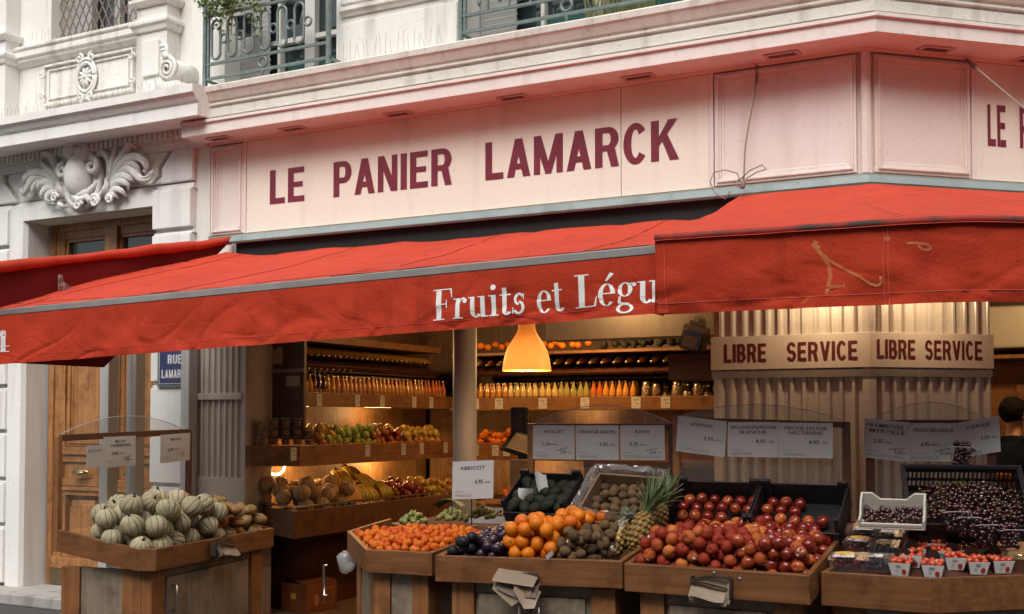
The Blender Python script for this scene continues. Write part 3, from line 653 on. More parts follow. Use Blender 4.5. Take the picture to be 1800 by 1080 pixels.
# sign boards with the shop's name
G1 = T('shop_sign', 'long cream sign board with the three-word name in dark red capitals', 'sign', (-3.0, -.01, 3.15))
mb = MB(); mb.box(-4.942, -1.632, -.012, .019, 3.168, 3.923); G1.part('board', mb, CREAM, bevel=.002)
mb = MB(); mb.box(-1.627, -1.005, -.012, .019, 3.168, 3.923); G1.part('board', mb, CREAM, bevel=.002)
mb = MB()
def sfn(u, v, k): return (u, -.0145 - .0004 * k, v)
for wd, pa, pb, py in (('LE', 474, 535, 358), ('PANIER', 586, 795, 340), ('LAMARCK', 853, 1193, 300)):
    xa_, xb_ = on_y(pa, py, -.0145).x, on_y(pb, py - 20, -.0145).x
    mb = MB(); put_word(mb, BOLD, wd, .085, lambda u, v, k: sfn(u, 3.380 + v, k), xa_, xb_, .277); G1.part('lettering', mb, MAROON, recalc=False)
G2 = T('shop_sign', 'second cream sign board right of the chamfered corner, its dark red name cut off', 'sign', (1.5, -.01, 3.15), FR)
mb = MB(); mb.box(.79, RX - .02, -.012, .019, 3.168, 3.923); G2.part('board', mb, CREAM, bevel=.002)
mb = MB()
for wd, xa_, xb_ in (('LE', .872, 1.010), ('PANIER', 1.115, 1.60), ('LAMARCK', 1.74, 2.36)):
    mb = MB(); put_word(mb, BOLD, wd, .085, lambda u, v, k: sfn(u, 3.388 + v, k), xa_, xb_, .268); G2.part('lettering', mb, MAROON, recalc=False)

# ------------------------------------------------------------------ awnings
def wr(x, z, seed, top, bot):
    t = max(0, min(1, (top - z) / (top - bot))); a = .15 + .85 * t
    n = noise.noise(Vector((x * 1.7 + z * 3.0, z * 3.5 - x * .9, seed))) * .022 + noise.noise(Vector((x * 4.2 - z * 5, z * 5 + x * 1.4, seed + 7))) * .016 + noise.noise(Vector((x * 5.5 + z * 8, z * 4 - x * 2, seed + 17))) * .009 + noise.noise(Vector((x * 11 + z * 9, z * 14, seed + 3))) * .0035
    r = abs(noise.noise(Vector((x * 2.6 - z * 4.2, z * 2.0 + x, seed + 11)))); n += -.010 * max(0, .10 - r) / .10; r2 = abs(noise.noise(Vector((x * 3.4 + z * 5.5, z * 3.0 - x * 1.5, seed + 29)))); n += -.006 * max(0, .05 - r2) / .05
    return a * n
AW = T('awning', 'long red canvas awning over the shop entrance, white lettering on its front valance', 'awning', (-3, -1, 2.4))
BX0, BX1, BY = -6.2, -.53, -2.08
def zbar(x): return 2.478 + (x + .62) * .0218       # top of the front bar
YF = BY - .012
mb = MB()
vtop = lambda x: zbar(x) - .046
vbot = lambda x: 2.146 + (x + .6) * .0305
def vfn(x, t, lift=0):
    z = vtop(x) + (vbot(x) + .004 * noise.noise(Vector((x * 3, 2, 5))) - vtop(x)) * t
    return Vector((x, YF - .004 - wr(x, z, 1.3, vtop(x), vbot(x)) - lift, z))
def vxz(x, z, lift): return vfn(x, (vtop(x) - z) / (vtop(x) - vbot(x)), lift)
mb.grid(lambda u, v: vfn(BX0 + (BX1 - BX0) * u, v), 420, 36)
val = AW.part('valance', mb, REDV, smooth=True, recalc=False)
mb = MB()
for pa, pb, wd, py0, py1 in ((763, 923, 'Fruits', 563, 550), (943, 990, 'et', 549, 544), (1011, 1163, 'Légu', 541, 530)):
    pa_, pb_ = on_y(pa, py0, YF), on_y(pb, py1, YF); h = .163
    zz = lambda u: pa_.z + (pb_.z - pa_.z) * (u - pa_.x) / (pb_.x - pa_.x) - .004
    put_word(mb, SERIF, wd, .03, lambda u, v, k: vxz(u, zz(u) + v, .0018 + .0003 * k), pa_.x, pb_.x, h, sub=6)
p4a, p4b = on_y(-16, 620, YF), on_y(20, 620, YF)
put_word(mb, SERIF, '4', .03, lambda u, v, k: vxz(u, p4a.z + v, .0018 + .0003 * k), p4a.x, p4b.x, .142, sub=6)
AW.part('lettering', mb, WHITEL, val, recalc=False)
mb = MB()
def seam(px, d=.012):
    x = on_y(px, 540, YF).x
    for dx in (-d, d): mb.tube([vfn(x + dx, t / 12, .0008) for t in range(13)], .0016, 4)
for px in (95, 378, 702, 1083): seam(px)
mb.tube([vfn(BX0 + (BX1 - BX0) * i / 140, .845, .0008) for i in range(141)], .0016, 4)
AW.part('stitching', mb, mat('red_thread', (.52, .045, .028), .8), val)
mb = MB(); n = 40
for i in range(n):
    x0, x1 = BX0 + (BX1 - BX0) * i / n, BX0 + (BX1 - BX0) * (i + 1) / n
    vs = [(x, y, zbar(x) + dz) for x in (x0, x1) for (y, dz) in ((BY - .01, -.046), (BY - .016, -.04), (BY - .016, -.006), (BY - .01, 0), (BY + .05, .0), (BY + .05, -.046))]
    mb.add(vs, [(j, (j + 1) % 6, 6 + (j + 1) % 6, 6 + j) for j in range(6)] + ([tuple(range(6))] if i == 0 else []) + ([tuple(range(6, 12))] if i == n - 1 else []))
AW.part('front_bar', mb, ALU)
mb = MB()
def fab(u, v):
    xf = -5.36 + (BX1 + 5.36) * u; xw = -5.08 + (-.70 + 5.08) * u; x = xf + (xw - xf) * v; y = (BY + .0) + (-.09 - BY) * v
    z = (zbar(xf) + .004) * (1 - v) + 2.962 * v - .045 * math.sin(math.pi * v) * (1 - 2.0 * math.exp(-u * 7)) + .05 * v ** 4 * math.exp(-u * 22)
    z += .013 * noise.noise(Vector((x * 1.3, y * 2.0, 3))) * math.sin(math.pi * min(v * 1.4, 1)) + .006 * noise.noise(Vector((x * 4, y * 3, 8))) + .022 * v ** 6 * noise.noise(Vector((x * 1.6, 1, 22)))
    c = abs(noise.noise(Vector((x * 1.1 + y * 2.2, y * 3.1, 41)))); z -= .008 * max(0, .06 - c) / .06
    return Vector((x, y, z))
mb.grid(fab, 160, 40); cpy = AW.part('canopy', mb, RED, smooth=True, recalc=False)
mb = MB()
for u_ in (.045, .30, .585, .87): mb.tube([fab(u_, i / 24) + Vector((0, -.001, .0015)) for i in range(25)], .0022, 4)
mb.tube([fab(i / 100, .07) + Vector((0, -.001, .0012)) for i in range(101)], .0016, 4)
AW.part('seam', mb, mat('dark_red_seam', (.27, .020, .012), .85), cpy)
mb = MB(); rng = random.Random(23)
for k in range(16):
    u_, v_ = rng.uniform(.05, .95), rng.uniform(.08, .7); p_ = fab(u_, v_) + Vector((0, -.002, .003)); mb.blob(p_, (rng.uniform(.004, .012), rng.uniform(.004, .018), .0015), 8, 4)
AW.part('bird_dropping', mb, mat('chalky_white', (.6, .55, .5), .9), cpy)
mb = MB(); CH = [Vector((-5.10, -.02, 3.11)), Vector((-5.33, -2.06, 2.66)), Vector((-5.40, -2.6, 2.55)), Vector((-5.40, -2.6, 2.03)), Vector((-5.28, -1.68, 2.05)), Vector((-5.23, -1.22, 2.02))]
def chk(u, v):
    a = CH[0] + (CH[2] - CH[0]) * u; 
    b = CH[5] + (CH[3] - CH[5]) * max(0, (u - .30) / .70) if u > .30 else CH[0] + (CH[5] - CH[0]) * (u / .30)
    p = a + (b - a) * v; p.x += .02 * noise.noise(Vector((p.y * 2.5, p.z * 3, 5))); return p
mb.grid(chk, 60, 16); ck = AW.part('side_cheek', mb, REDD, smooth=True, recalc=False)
mb = MB(); mb.tube([CH[0] + (CH[2] - CH[0]) * (i / 30) + Vector((.0, 0, .012 * noise.noise(Vector((i * .4, 0, 0))))) for i in range(31)], [.03 + .012 * math.sin(i * .2) ** 2 for i in range(31)], 10)
AW.part('edge_roll', mb, RED, ck, smooth=True)
mb = MB(); p = on_x(108, 497, -5.26); mb.prism([(p.y - .05, p.z - .06), (p.y + .05, p.z - .05), (p.y + .05, p.z - .02), (p.y + .0, p.z + .0), (p.y - .02, p.z + .05), (p.y - .05, p.z + .05)], -5.235, -5.231, 'x')
AW.part('torn_label', mb, mat('mottled_label', (.16, .10, .09), .8, (.36, .30, .27), 30, 3, ramp=(.45, .55)), ck)  # label mottled in two grey-brown tones
mb = MB()                                                     # folding arms under the canvas
for xs in (-4.2, -1.6):
    mb.bar((xs, -.15, 2.74), (xs + .55, -1.05, 2.48), .05, .04); mb.bar((xs + .55, -1.05, 2.48), (xs + .05, -2.03, 2.34), .05, .04)
AW.part('folding_arm', mb, ALU, bevel=.006)
# corner awning
AC = T('awning', 'red canvas corner awning with a plain valance marked by a faded yellow scribble', 'awning', (.5, -1, 2.4))
D2 = 2.13; MX = D2 * math.tan((AL + AR) / 2); ZT, ZB = 2.508, 2.142
EF = r2l(3.4, -D2)
pathL = [(-.588, -D2), (MX, -D2), EF]
L1 = MX + .588; L2 = math.hypot(EF[0] - MX, EF[1] + D2)
def pth(s):
    if s <= L1: p = (-.588 + s, -D2); n_ = Vector((0, -1))
    else: t = (s - L1) / L2; p = (MX + (EF[0] - MX) * t, -D2 + (EF[1] + D2) * t); n_ = Vector((SR, -CR))
    k = min(1, max(0, (s - L1 + .25) / .5)); nn = (Vector((0, -1)) * (1 - k) + Vector((SR, -CR)) * k).normalized()
    q = Vector(p)
    if abs(s - L1) < .25: q += -nn * .045 * (1 - abs(s - L1) / .25) ** 1.5      # the corner of the cloth is rounded
    return q, nn
def cz_(s): return ZT - .012 * min(s, 2.6), ZB - .002 * s
def cfn(s, t, lift=0):
    q, nn = pth(s); zt, zb = cz_(s); z = zt + (zb + .005 * noise.noise(Vector((s * 3, 9, 5))) - zt) * t
    o = .004 + wr(s, z, 21.7, zt, zb) * 1.15 + lift - .015 * t; return Vector((q.x + nn.x * o, q.y + nn.y * o, z))
mb = MB(); mb.grid(lambda u, v: cfn((L1 + L2) * u, v), 240, 28)
mb.grid(lambda u, v: Vector((-.588 - .003 * v, -D2 + .12 * u - wr(-.588, 2.5 - .36 * v, 21.7, ZT, ZB) * 0, ZT + (ZB - ZT) * v)), 4, 20)
cv = AC.part('valance', mb, REDV, smooth=True, recalc=False)
mb = MB()
def cpx(px, py):                # a point of the drawn scribble -> (s, t) on the valance
    p = on_y(px, py, -D2); return p.x + .588, (cz_(p.x + .588)[0] - p.z) / (ZT - ZB)
def stroke(pts, r):
    P = [cpx(1200 + x / 3, 360 + y / 3) for x, y in pts]; Q = []
    for i in range(len(P) - 1):
        for k in range(5): f = k / 5; Q.append((P[i][0] + (P[i+1][0] - P[i][0]) * f, P[i][1] + (P[i+1][1] - P[i][1]) * f))
    Q.append(P[-1]); V = [cfn(s, t, .0012) for s, t in Q]
    for i in range(len(V) - 1):
        d = (V[i+1] - V[i]); sd = Vector((-d.z, 0, d.x)).normalized() * r
        mb.add([V[i] - sd, V[i+1] - sd, V[i+1] + sd, V[i] + sd], [(0, 1, 2, 3)])
stroke([(690, 205), (705, 235), (735, 270), (765, 320), (778, 380), (765, 440), (755, 482)], .008); stroke([(765, 445), (800, 436), (850, 434)], .009); stroke([(685, 205), (712, 215), (700, 235)], .014)
stroke([(740, 268), (800, 315), (860, 350), (930, 385), (985, 425), (1025, 437), (1045, 420), (1042, 385)], .006); stroke([(1180, 206), (1240, 205), (1290, 212), (1312, 230), (1295, 244), (1262, 238), (1240, 215)], .005)
stroke([(1062, 182), (1095, 182)], .010); stroke([(625, 528), (648, 512), (665, 495)], .006)
AC.part('scribble', mb, mat('faded_yellow_paint', (.50, .17, .045), .7, (.42, .05, .02), 14), cv, recalc=False)
mb = MB()
for s0 in (.965, .985): mb.tube([cfn(s0 + .08, t / 14, .001) for t in range(15)], .0014, 4)
mb.tube([cfn((L1 + L2) * i / 120, .86, .001) for i in range(121)], .0014, 4); mb.tube([cfn(.045, t / 14, .001) for t in range(15)], .0014, 4)
AC.part('stitching', mb, THREAD, cv)
mb = MB()
WL = (-.775, -.10); cm = (.0, -.10 * 1.0)
def ctop(u, v):
    s = (L1 + L2) * u; q, nn = pth(s); f = Vector((q.x + nn.x * .02, q.y + nn.y * .02))
    if s <= L1: wv = Vector((WL[0] + (0.04 - WL[0]) * s / L1, -.10))
    else: t = (s - L1) / L2; e = r2l(3.4, -.10); wv = Vector((.04 + (e[0] - .04) * t, -.10 + (e[1] + .10) * t))
    p = f + (wv - f) * v; z = (cz_(s)[0] + .012) * (1 - v) + 3.078 * v - .03 * math.sin(math.pi * v)
    z += .010 * noise.noise(Vector((p.x * 2, p.y * 2, 31))) * math.sin(math.pi * v) + .004 * noise.noise(Vector((p.x * 6, p.y * 5, 3)))
    if v < .06: z -= (.06 - v) / .06 * .03
    return Vector((p.x, p.y, z))
mb.grid(ctop, 150, 44); cpy = AC.part('canopy', mb, RED, smooth=True, recalc=False)
mb = MB()
for u_ in (.20, .205, .40, .405, .62): mb.tube([ctop(u_, .06 + .94 * i / 24) + Vector((0, -.001, .0018)) for i in range(25)], .0018, 4)
AC.part('seam', mb, mat('pale_red_seam', (.62, .12, .08), .85), cpy)
mb = MB(); mb.tube([Vector((pth((L1 + L2) * i / 90)[0].x, pth((L1 + L2) * i / 90)[0].y, cz_((L1 + L2) * i / 90)[0] - .002)) for i in range(91)], .017, 10)
AC.part('front_roll', mb, mat('dirty_red_canvas', (.32, .028, .018), .8, (.06, .03, .026), 7, 6, ramp=(.42, .62)), smooth=True)
# tie cords from the ledge
CORD = mat('beige_cord', (.24, .19, .155), .8)
mb = MB(); a = LI @ at_z(1330, 113, 3.94); b = on_y(1305, 325, -.16)
mb.tube([a, a + Vector((0, 0, -.12))], .008, 6); mb.tube([a + (b - a) * (i / 12) + Vector((.01 * math.sin(i * .6), 0, 0)) for i in range(13)], .0055, 6)
for pts in ([(1305, 312), (1318, 300), (1340, 290), (1347, 298), (1330, 303), (1312, 314), (1305, 330)], [(1303, 325), (1296, 305), (1275, 299), (1255, 303), (1248, 320), (1257, 340), (1275, 350), (1284, 337)], [(1305, 312), (1296, 318), (1295, 328), (1303, 332), (1310, 320), (1304, 312)]):
    P = [on_y(x, y, -.16 - .012 * i) for i, (x, y) in enumerate(pts)]; mb.tube(P, .004, 6)
mb.blob(b, (.022, .02, .03), 8, 6)
single('cord', mb, CORD, 'beige cord hanging from the ledge and knotted in loops over the corner awning', 'cord')
mb = MB(); a = RI @ at_z(1697, 104, 3.94); b = on_y(1835, 220, -1.2, FR)
mb.tube([a + (b - a) * (i / 10) for i in range(11)], .0055, 6); mb.tube([a, a + (b - a) * .12], .011, 6); mb.blob(a + (b - a) * .13, (.022, .012, .022), 8, 6)
single('cord', mb, CORD, 'taut pale cord tied to a dark hook on the ledge, running out to the right', 'cord', fr=FR)

# ------------------------------------------------------------------ corner pillar with the self-service sign
PIL = streaked('beige_painted_metal', (.62, .575, .51), (.69, .645, .58), (.48, .435, .37), rough=.30, bump=.06)
PIL.node_tree.nodes['Principled BSDF'].inputs['Metallic'].default_value = .3; PIL.node_tree.nodes['Principled BSDF'].inputs['Specular IOR Level'].default_value = .5
PILM = mat('grey_metal_strip', (.30, .27, .24), .4, (.24, .21, .19), 6, metal=.3)
P = T('corner_pillar', 'angled corner pillar clad in ribbed beige metal between the two shop openings', 'pillar', (0, .2, 0))
pl = [(-.985, 0), (0, 0), r2l(.86, 0)]
mb = MB(); mb.sweep(pl, [(-.02, 0), (-.02, 2.69), (-.32, 2.69), (-.32, 0)]); P.part('core', mb, PIL)
def ribs(x0, x1, p, d, fr=False):
    pts = []; x = x0
    while x < x1 - .01:
        for f, dd in ((0, 0), (.52, 0), (.57, -d * .35), (.60, -d * .8), (.66, -d), (.84, -d), (.90, -d * .8), (.95, -d * .35), (1.0, 0)): pts.append((min(x + p * f, x1), dd))
        x += p
    return [r2l(*q) for q in pts] if fr else pts
mb = MB()
for pts in (ribs(-.985, -.02, .0765, .028), ribs(.02, .86, .0850, .028, True)):
    n = len(pts); mb.add([(q[0], q[1], z) for z in (.1, 2.69) for q in pts], [(i, i + 1, n + i + 1, n + i) for i in range(n - 1)])
P.part('ribbed_cladding', mb, PIL, recalc=False)
mb = MB(); mb.sweep([(-.03, 0), (0, 0), r2l(.03, 0)], [(-.01, .1), (.034, .1), (.034, 2.69), (-.01, 2.69)]); P.part('corner_trim', mb, PIL)
mb = MB(); mb.sweep(pl, [(-.01, 1.905), (.042, 1.905), (.042, 1.952), (-.01, 1.952)]); mb.sweep(pl, [(.0, .98), (.05, .98), (.05, 1.02), (.0, 1.02)]); P.part('rail', mb, PILM)
LS = T('self_service_sign', 'folded beige sign with dark red capitals round the corner pillar', 'sign', (0, -.03, 1.96))
mb = MB(); mb.sweep([(-.99, 0), (0, 0), r2l(.868, 0)], [(-.01, 1.960), (.048, 1.960), (.048, 2.176), (-.01, 2.176)]); LS.part('board', mb, streaked('beige_sign_board', (.60, .53, .45), (.64, .57, .48), (.54, .47, .39), rough=.4, bump=.03), bevel=.002)
mb = MB()
for wd, pa, pb in (('LIBRE', 1273, 1347), ('SERVICE', 1383, 1507)):
    mb = MB(); put_word(mb, BOLD, wd, .085, lambda u, v, k: (u, -.0505 - .0004 * k, 2.008 + v), on_y(pa, 620, -.05).x, on_y(pb, 618, -.05).x, .118); LS.part('lettering', mb, MAROON2, recalc=False)
for wd, pa, pb in (('LIBRE', 1542, 1609), ('SERVICE', 1626, 1726)):
    m2 = MB(); put_word(m2, BOLD, wd, .085, lambda u, v, k: (u, -.0505 - .0004 * k, 2.014 + v), on_y(pa, 615, -.05, FR).x, on_y(pb, 618, -.05, FR).x, .118); LS.part('lettering', tolr(m2), MAROON2, recalc=False)
# left fluted pilaster
FLU = streaked('grey_beige_paint', (.52, .465, .40), (.58, .525, .46), (.36, .31, .255), rough=.5, bump=.1)
Q = T('fluted_pilaster', 'grey-beige fluted pilaster left of the shop entrance', 'pilaster', (-5.2, 0, 0))
mb = MB(); mb.box(-5.485, -4.915, 0, .30, 0, 2.69); mb.box(-5.485, -4.915, -.035, 0, 0, 1.16); mb.box(-5.485, -5.45, -.035, 0, 1.16, 2.69); mb.box(-4.95, -4.915, -.035, 0, 1.16, 2.69); mb.box(-5.45, -4.95, -.05, 0, 1.80, 1.855); Q.part('core', mb, FLU, bevel=.004)
mb = MB(); pts = []; x = -5.45
for k in range(8):
    w = .5 / 8
    pts += [(x + w * .0, -.03), (x + w * .12, -.03)] + [(x + w * (.12 + .76 * (1 - math.cos(R_(a))) / 2), -.03 + .024 * math.sin(R_(a))) for a in range(15, 180, 15)] + [(x + w * .88, -.03)]; x += w
pts.append((-4.95, -.03)); n = len(pts)
mb.add([(q[0], q[1], z) for z in (1.16, 2.69) for q in pts], [(i, i + 1, n + i + 1, n + i) for i in range(n - 1)]); Q.part('fluting', mb, FLU, recalc=False)
# wall lamp that washes the pillar top (above the sign, behind the valance)
SL = T('spot_lamp', 'small lit lamp above the corner pillar hidden behind the awning valance', 'lamp', (-.3, -.30, 2.62))
mb = MB(); mb.lathe([(.0, 2.62), (.035, 2.62), (.045, 2.56), (.05, 2.545)], 14, (-.25, -.28, 0)); mb.bar((-.25, -.28, 2.62), (-.25, -.0, 2.66), .02, .02); SL.part('housing', mb, BLACKP)
mb = MB(); mb.blob((-.25, -.28, 2.555), (.035, .035, .02), 10, 6); SL.part('bulb', mb, mat('warm_bulb', (1, .8, .5), .5, emit=((1, .72, .36), 6)))
def lamp(name, M_loc, energy, color=(1, .62, .28), size=.03, kind='POINT', spot=None, target=None, fr=None):
    d = bpy.data.lights.new(name, kind); d.energy = energy; d.color = color; d.shadow_soft_size = size
    if kind == 'SPOT': d.spot_size = R_(spot); d.spot_blend = .6
    o = bpy.data.objects.new(name, d); col.objects.link(o); p = (FL if fr is None else fr) @ Vector(M_loc); o.location = p
    if target: o.rotation_euler = (((FL if fr is None else fr) @ Vector(target)) - p).to_track_quat('-Z', 'Y').to_euler()
    return o
lamp('pillar_lamp_light', (-.25, -.30, 2.50), 10, color=(1, .72, .42), size=.04)
q_ = r2l(.30, -.30); SL2 = T('spot_lamp', 'small lit lamp over the right face of the corner pillar, behind the awning valance', 'lamp', (q_[0], q_[1], 2.62))
mb = MB(); mb.lathe([(.0, 2.62), (.035, 2.62), (.045, 2.56), (.05, 2.545)], 14, (q_[0], q_[1], 0)); q2_ = r2l(.30, 0); mb.bar((q_[0], q_[1], 2.62), (q2_[0], q2_[1], 2.66), .02, .02); SL2.part('housing', mb, BLACKP)
mb = MB(); mb.blob((q_[0], q_[1], 2.555), (.035, .035, .02), 10, 6); SL2.part('bulb', mb, bpy.data.materials['warm_bulb'])
lamp('pillar_lamp_light', (q_[0], q_[1], 2.50), 8, color=(1, .72, .42), size=.04)
# street name plaque
PQ = T('street_name_plaque', 'blue enamel street name plaque with white capitals on the stone pilaster', 'plaque', (-5.62, -.08, 1.9))
xa_, xb_ = -5.83, -5.44; mb = MB(); mb.box(xa_, xb_, -.095, -.078, 1.905, 2.25)
PQ.part('frame', mb, mat('green_grey_plaque_rim', (.12, .15, .14), .5), bevel=.003)
mb = MB(); mb.box(xa_ + .022, xb_ - .022, -.099, -.094, 1.930, 2.228); PQ.part('enamel', mb, mat('blue_enamel', (.011, .027, .115), .3))
mb = MB(); xc = (xa_ + xb_) / 2
pf = lambda u, v, k: (u, -.1005 - .0003 * k, v)
put_word(mb, BOLD, 'RUE', .1, lambda u, v, k: pf(u, 2.105 + v, k), xc - .072, xc + .085, .075)
put_word(mb, BOLD, 'LAMARCK', .1, lambda u, v, k: pf(u, 1.985 + v, k), xa_ + .055, xb_ - .03, .07)
framebox(mb, xa_ + .026, xb_ - .026, 1.936, 2.222, -.1005, -.099, .004); PQ.part('lettering', mb, WHITEL, recalc=False)
# glazed draught screen with grey posts beside the doorway
W = T('glass_screen', 'tall glazed draught screen with grey metal posts between the door and the melons', 'screen', (-5.4, -.5, 0))
ys = []
for px in (194, 241, 334): ys.append(on_x(px, 700, -5.46).y)
for y in ys:
    mb = MB(); mb.box(-5.50, -5.42, y - .045, y + .045, 0, 2.60); mb.box(-5.508, -5.50, y - .052, y - .03, 0, 2.60); W.part('post', mb, WGREY, bevel=.004)
    mb = MB(); mb.box(-5.505, -5.418, y - .060, y - .0455, 0, 2.60); W.part('edge_strip', mb, mat('pale_strip', (.58, .57, .55), .4))
for a, b in ((ys[0], ys[1]), (ys[1], ys[2])):
    mb = MB(); mb.box(-5.462, -5.456, a + .05, b - .065, .2, 2.55); W.part('pane', mb, CLEAR)
# ------------------------------------------------------------------ shop interior
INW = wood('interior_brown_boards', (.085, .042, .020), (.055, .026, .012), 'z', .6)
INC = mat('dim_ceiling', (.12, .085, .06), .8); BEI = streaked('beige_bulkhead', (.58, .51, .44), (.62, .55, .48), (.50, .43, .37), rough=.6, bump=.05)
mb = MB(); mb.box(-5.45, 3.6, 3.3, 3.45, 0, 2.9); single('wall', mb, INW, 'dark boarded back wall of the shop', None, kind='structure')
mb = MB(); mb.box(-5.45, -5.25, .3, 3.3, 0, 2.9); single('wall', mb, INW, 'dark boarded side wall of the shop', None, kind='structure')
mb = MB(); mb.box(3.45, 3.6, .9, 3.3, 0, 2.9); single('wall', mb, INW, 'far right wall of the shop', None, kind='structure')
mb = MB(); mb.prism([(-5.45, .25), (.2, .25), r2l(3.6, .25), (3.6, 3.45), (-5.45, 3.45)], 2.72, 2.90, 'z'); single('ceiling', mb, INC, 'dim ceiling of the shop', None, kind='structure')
mb = MB(); mb.box(-2.46, -.9, .5, .75, 2.235, 2.718); single('bulkhead', mb, BEI, 'plain beige bulkhead hanging from the ceiling behind the awning', 'bulkhead', (-1.7, .6, 2.24))
# counter wall right of the pillar
mb = MB(); mb.box(.36, 1.75, 2.8, 3.29, 2.215, 2.56); single('air_conditioner', mb, mat('grey_white_casing', (.42, .40, .37), .4), 'grey-white air conditioner casing high on the wall right of the pillar', 'air conditioner', (1.0, 3, 2.2), bevel=.02)
mb = MB(); mb.box(.30, 3.2, 2.75, 3.28, 2.13, 2.16); mb.box(.30, 3.2, 3.2, 3.29, 1.3, 2.125); mb.box(.62, 1.6, 3.15, 3.199, 1.80, 1.93)
single('wall_shelf', mb, SHELFW, 'wooden wall shelf behind the person at the right', 'shelf', (1.5, 3, 2.13))
# --- left display shelving (runs into the shop) and back shelving
SH = T('display_shelving', 'wooden display shelving lining the left and back walls of the shop', 'shelving', (-4.8, 1.5, 0))
mb = MB(); mb.box(-5.24, -4.585, .30, .335, 1.47, 2.72); SH.part('gable_panel', mb, GABLE)
mb = MB(); mb.box(-5.05, -4.575, .288, .298, 2.028, 2.058); SH.part('metal_strip', mb, mat('dull_metal_strip', (.30, .25, .21), .45))
XU = -4.60
mb = MB(); mb.box(XU - .03, XU, .34, 2.70, 1.745, 1.865); SH.part('upper_board', mb, SHELFY, bevel=.004)
mb = MB(); mb.box(-5.24, XU - .031, .34, 2.70, 1.765, 1.79); SH.part('upper_deck', mb, SHELFY)
mb = MB(); mb.box(XU, -.9, 2.66, 2.69, 1.722, 1.85); SH.part('upper_board', mb, SHELFW, bevel=.004)
mb = MB(); mb.box(-5.24, -.9, 2.705, 3.29, 1.74, 1.765); SH.part('upper_deck', mb, SHELFW)
XM = -4.48
mb = MB(); mb.prism([(XM, .12), (XM, 2.60), (XM - .03, 2.60), (XM - .03, .14), (-4.86, .10 - .10), (-4.86, -.03)], 1.258, 1.425, 'z'); mb.box(-4.905, -4.861, -.03, .0, 1.262, 1.425); SH.part('middle_board', mb, SHELFY, bevel=.004)
mb = MB(); mb.prism([(XM - .031, .15), (XM - .031, 2.60), (-5.24, 2.60), (-5.24, .0), (-4.87, .0)], 1.34, 1.36, 'z'); SH.part('middle_deck', mb, SHELFY)
mb = MB(); mb.box(-4.479, -.9, 2.57, 2.60, 1.24, 1.40); SH.part('middle_board', mb, SHELFW, bevel=.004)
mb = MB(); mb.box(-4.479, -.9, 2.605, 3.29, 1.33, 1.35); SH.part('middle_deck', mb, SHELFW)
TX = -4.36
pt = [(-5.24, .36), (-4.99, .22), (TX, -.10), (TX, 2.45)]
mb = MB(); mb.sweep(pt, [(0, .70), (0, .915), (-.03, .915), (-.03, .70)]); SH.part('tray_board', mb, wood('reddish_tray_board', (.17, .062, .022), (.12, .042, .016), 'x'), bevel=.004)
mb = MB(); mb.prism([(-5.24, .36), (-4.99, .25), (TX - .031, -.06), (TX - .031, 2.45), (-5.24, 2.45)], .80, .83, 'z'); mb.box(-4.36, -.9, 2.45, 3.29, .80, .83); mb.box(-4.36, -.9, 2.42, 2.449, .72, .90); SH.part('tray_deck', mb, DARKW)
mb = MB(); mb.tube([(p[0] + .0, p[1] + .0, .945) for p in pt[1:]], .008, 6)
for i in range(14): t = i / 13; mb.tube([(TX - .005, -.1 + 2.5 * t, .91), (TX - .005, -.1 + 2.5 * t, .945)], .005, 5)
mb.tube([(-4.985, .21, .91), (-4.985, .21, .945)], .005, 5); SH.part('guard_rail', mb, CHROME)
mb = MB(); mb.box(-5.23, -4.75, .45, 2.4, .0, .70); mb.box(-4.75, -1, 2.75, 3.28, 0, .7); SH.part('base_cabinet', mb, DARKW)
mb = MB(); mb.box(-5.245, -5.22, .34, 3.2, .85, 1.34); mb.box(-5.245, -5.22, .34, 3.2, 1.36, 1.76); mb.box(-5.2, -.9, 3.26, 3.28, .85, 1.74)
SH.part('back_board', mb, wood('warm_back_boards', (.36, .20, .08), (.27, .14, .05), 'z'))
mb = MB()                                   # high shelves under the ceiling
mb.box(-4.55, -.9, 2.62, 3.29, 2.265, 2.29); mb.box(-4.70, -4.68, .4, 2.62, 2.30, 2.36); mb.box(-5.24, -4.70, .4, 2.62, 2.30, 2.32)
SH.part('high_deck', mb, SHELFW)
mb = MB(); mb.prism([(2.66, 2.08), (2.70, 2.06), (3.25, 2.21), (3.25, 2.25)], -4.5, -.95, 'x'); mb.prism([(-4.66, 2.10), (-4.70, 2.07), (-5.22, 2.2), (-5.22, 2.24)], .42, 2.6, 'y'); SH.part('bottle_rack', mb, DARKW)
# lit strips under the shelves; unseen ceiling strips added to brighten the shop
BULB = mat('warm_strip_light', (1, .8, .5), .5, emit=((1, .66, .28), 9))
for k, (a, b, e) in enumerate((((-4.95, .55, 1.325), (-4.95, 1.0, 1.325), 7), ((-5.05, 1.9, 1.325), (-5.05, 2.4, 1.325), 9), ((-5.0, .5, 1.756), (-5.0, .9, 1.756), 4.5), ((-5.0, 1.75, 1.756), (-5.0, 2.2, 1.756), 3.5), ((-3.6, 3.1, 1.733), (-3.0, 3.1, 1.733), 1.2), ((-4.1, 2.95, 1.322), (-3.5, 2.95, 1.322), 5), ((-4.75, .9, 2.712), (-4.75, 1.7, 2.712), 46), ((-3.4, 2.1, 2.712), (-2.4, 2.1, 2.712), 44), ((.5, 1.6, 2.712), (1.3, 1.8, 2.712), 30), ((-2.0, .30, 2.70), (-1.5, .30, 2.70), 5))):
    mb = MB(); mb.tube([a, b], .006, 8); SH.part('shelf_and_fill_strip', mb, BULB)
    lamp('shelf_and_fill_glow', ((a[0] + b[0]) / 2, (a[1] + b[1]) / 2, a[2] - .05), e, color=(1, .60, .24), size=.08)
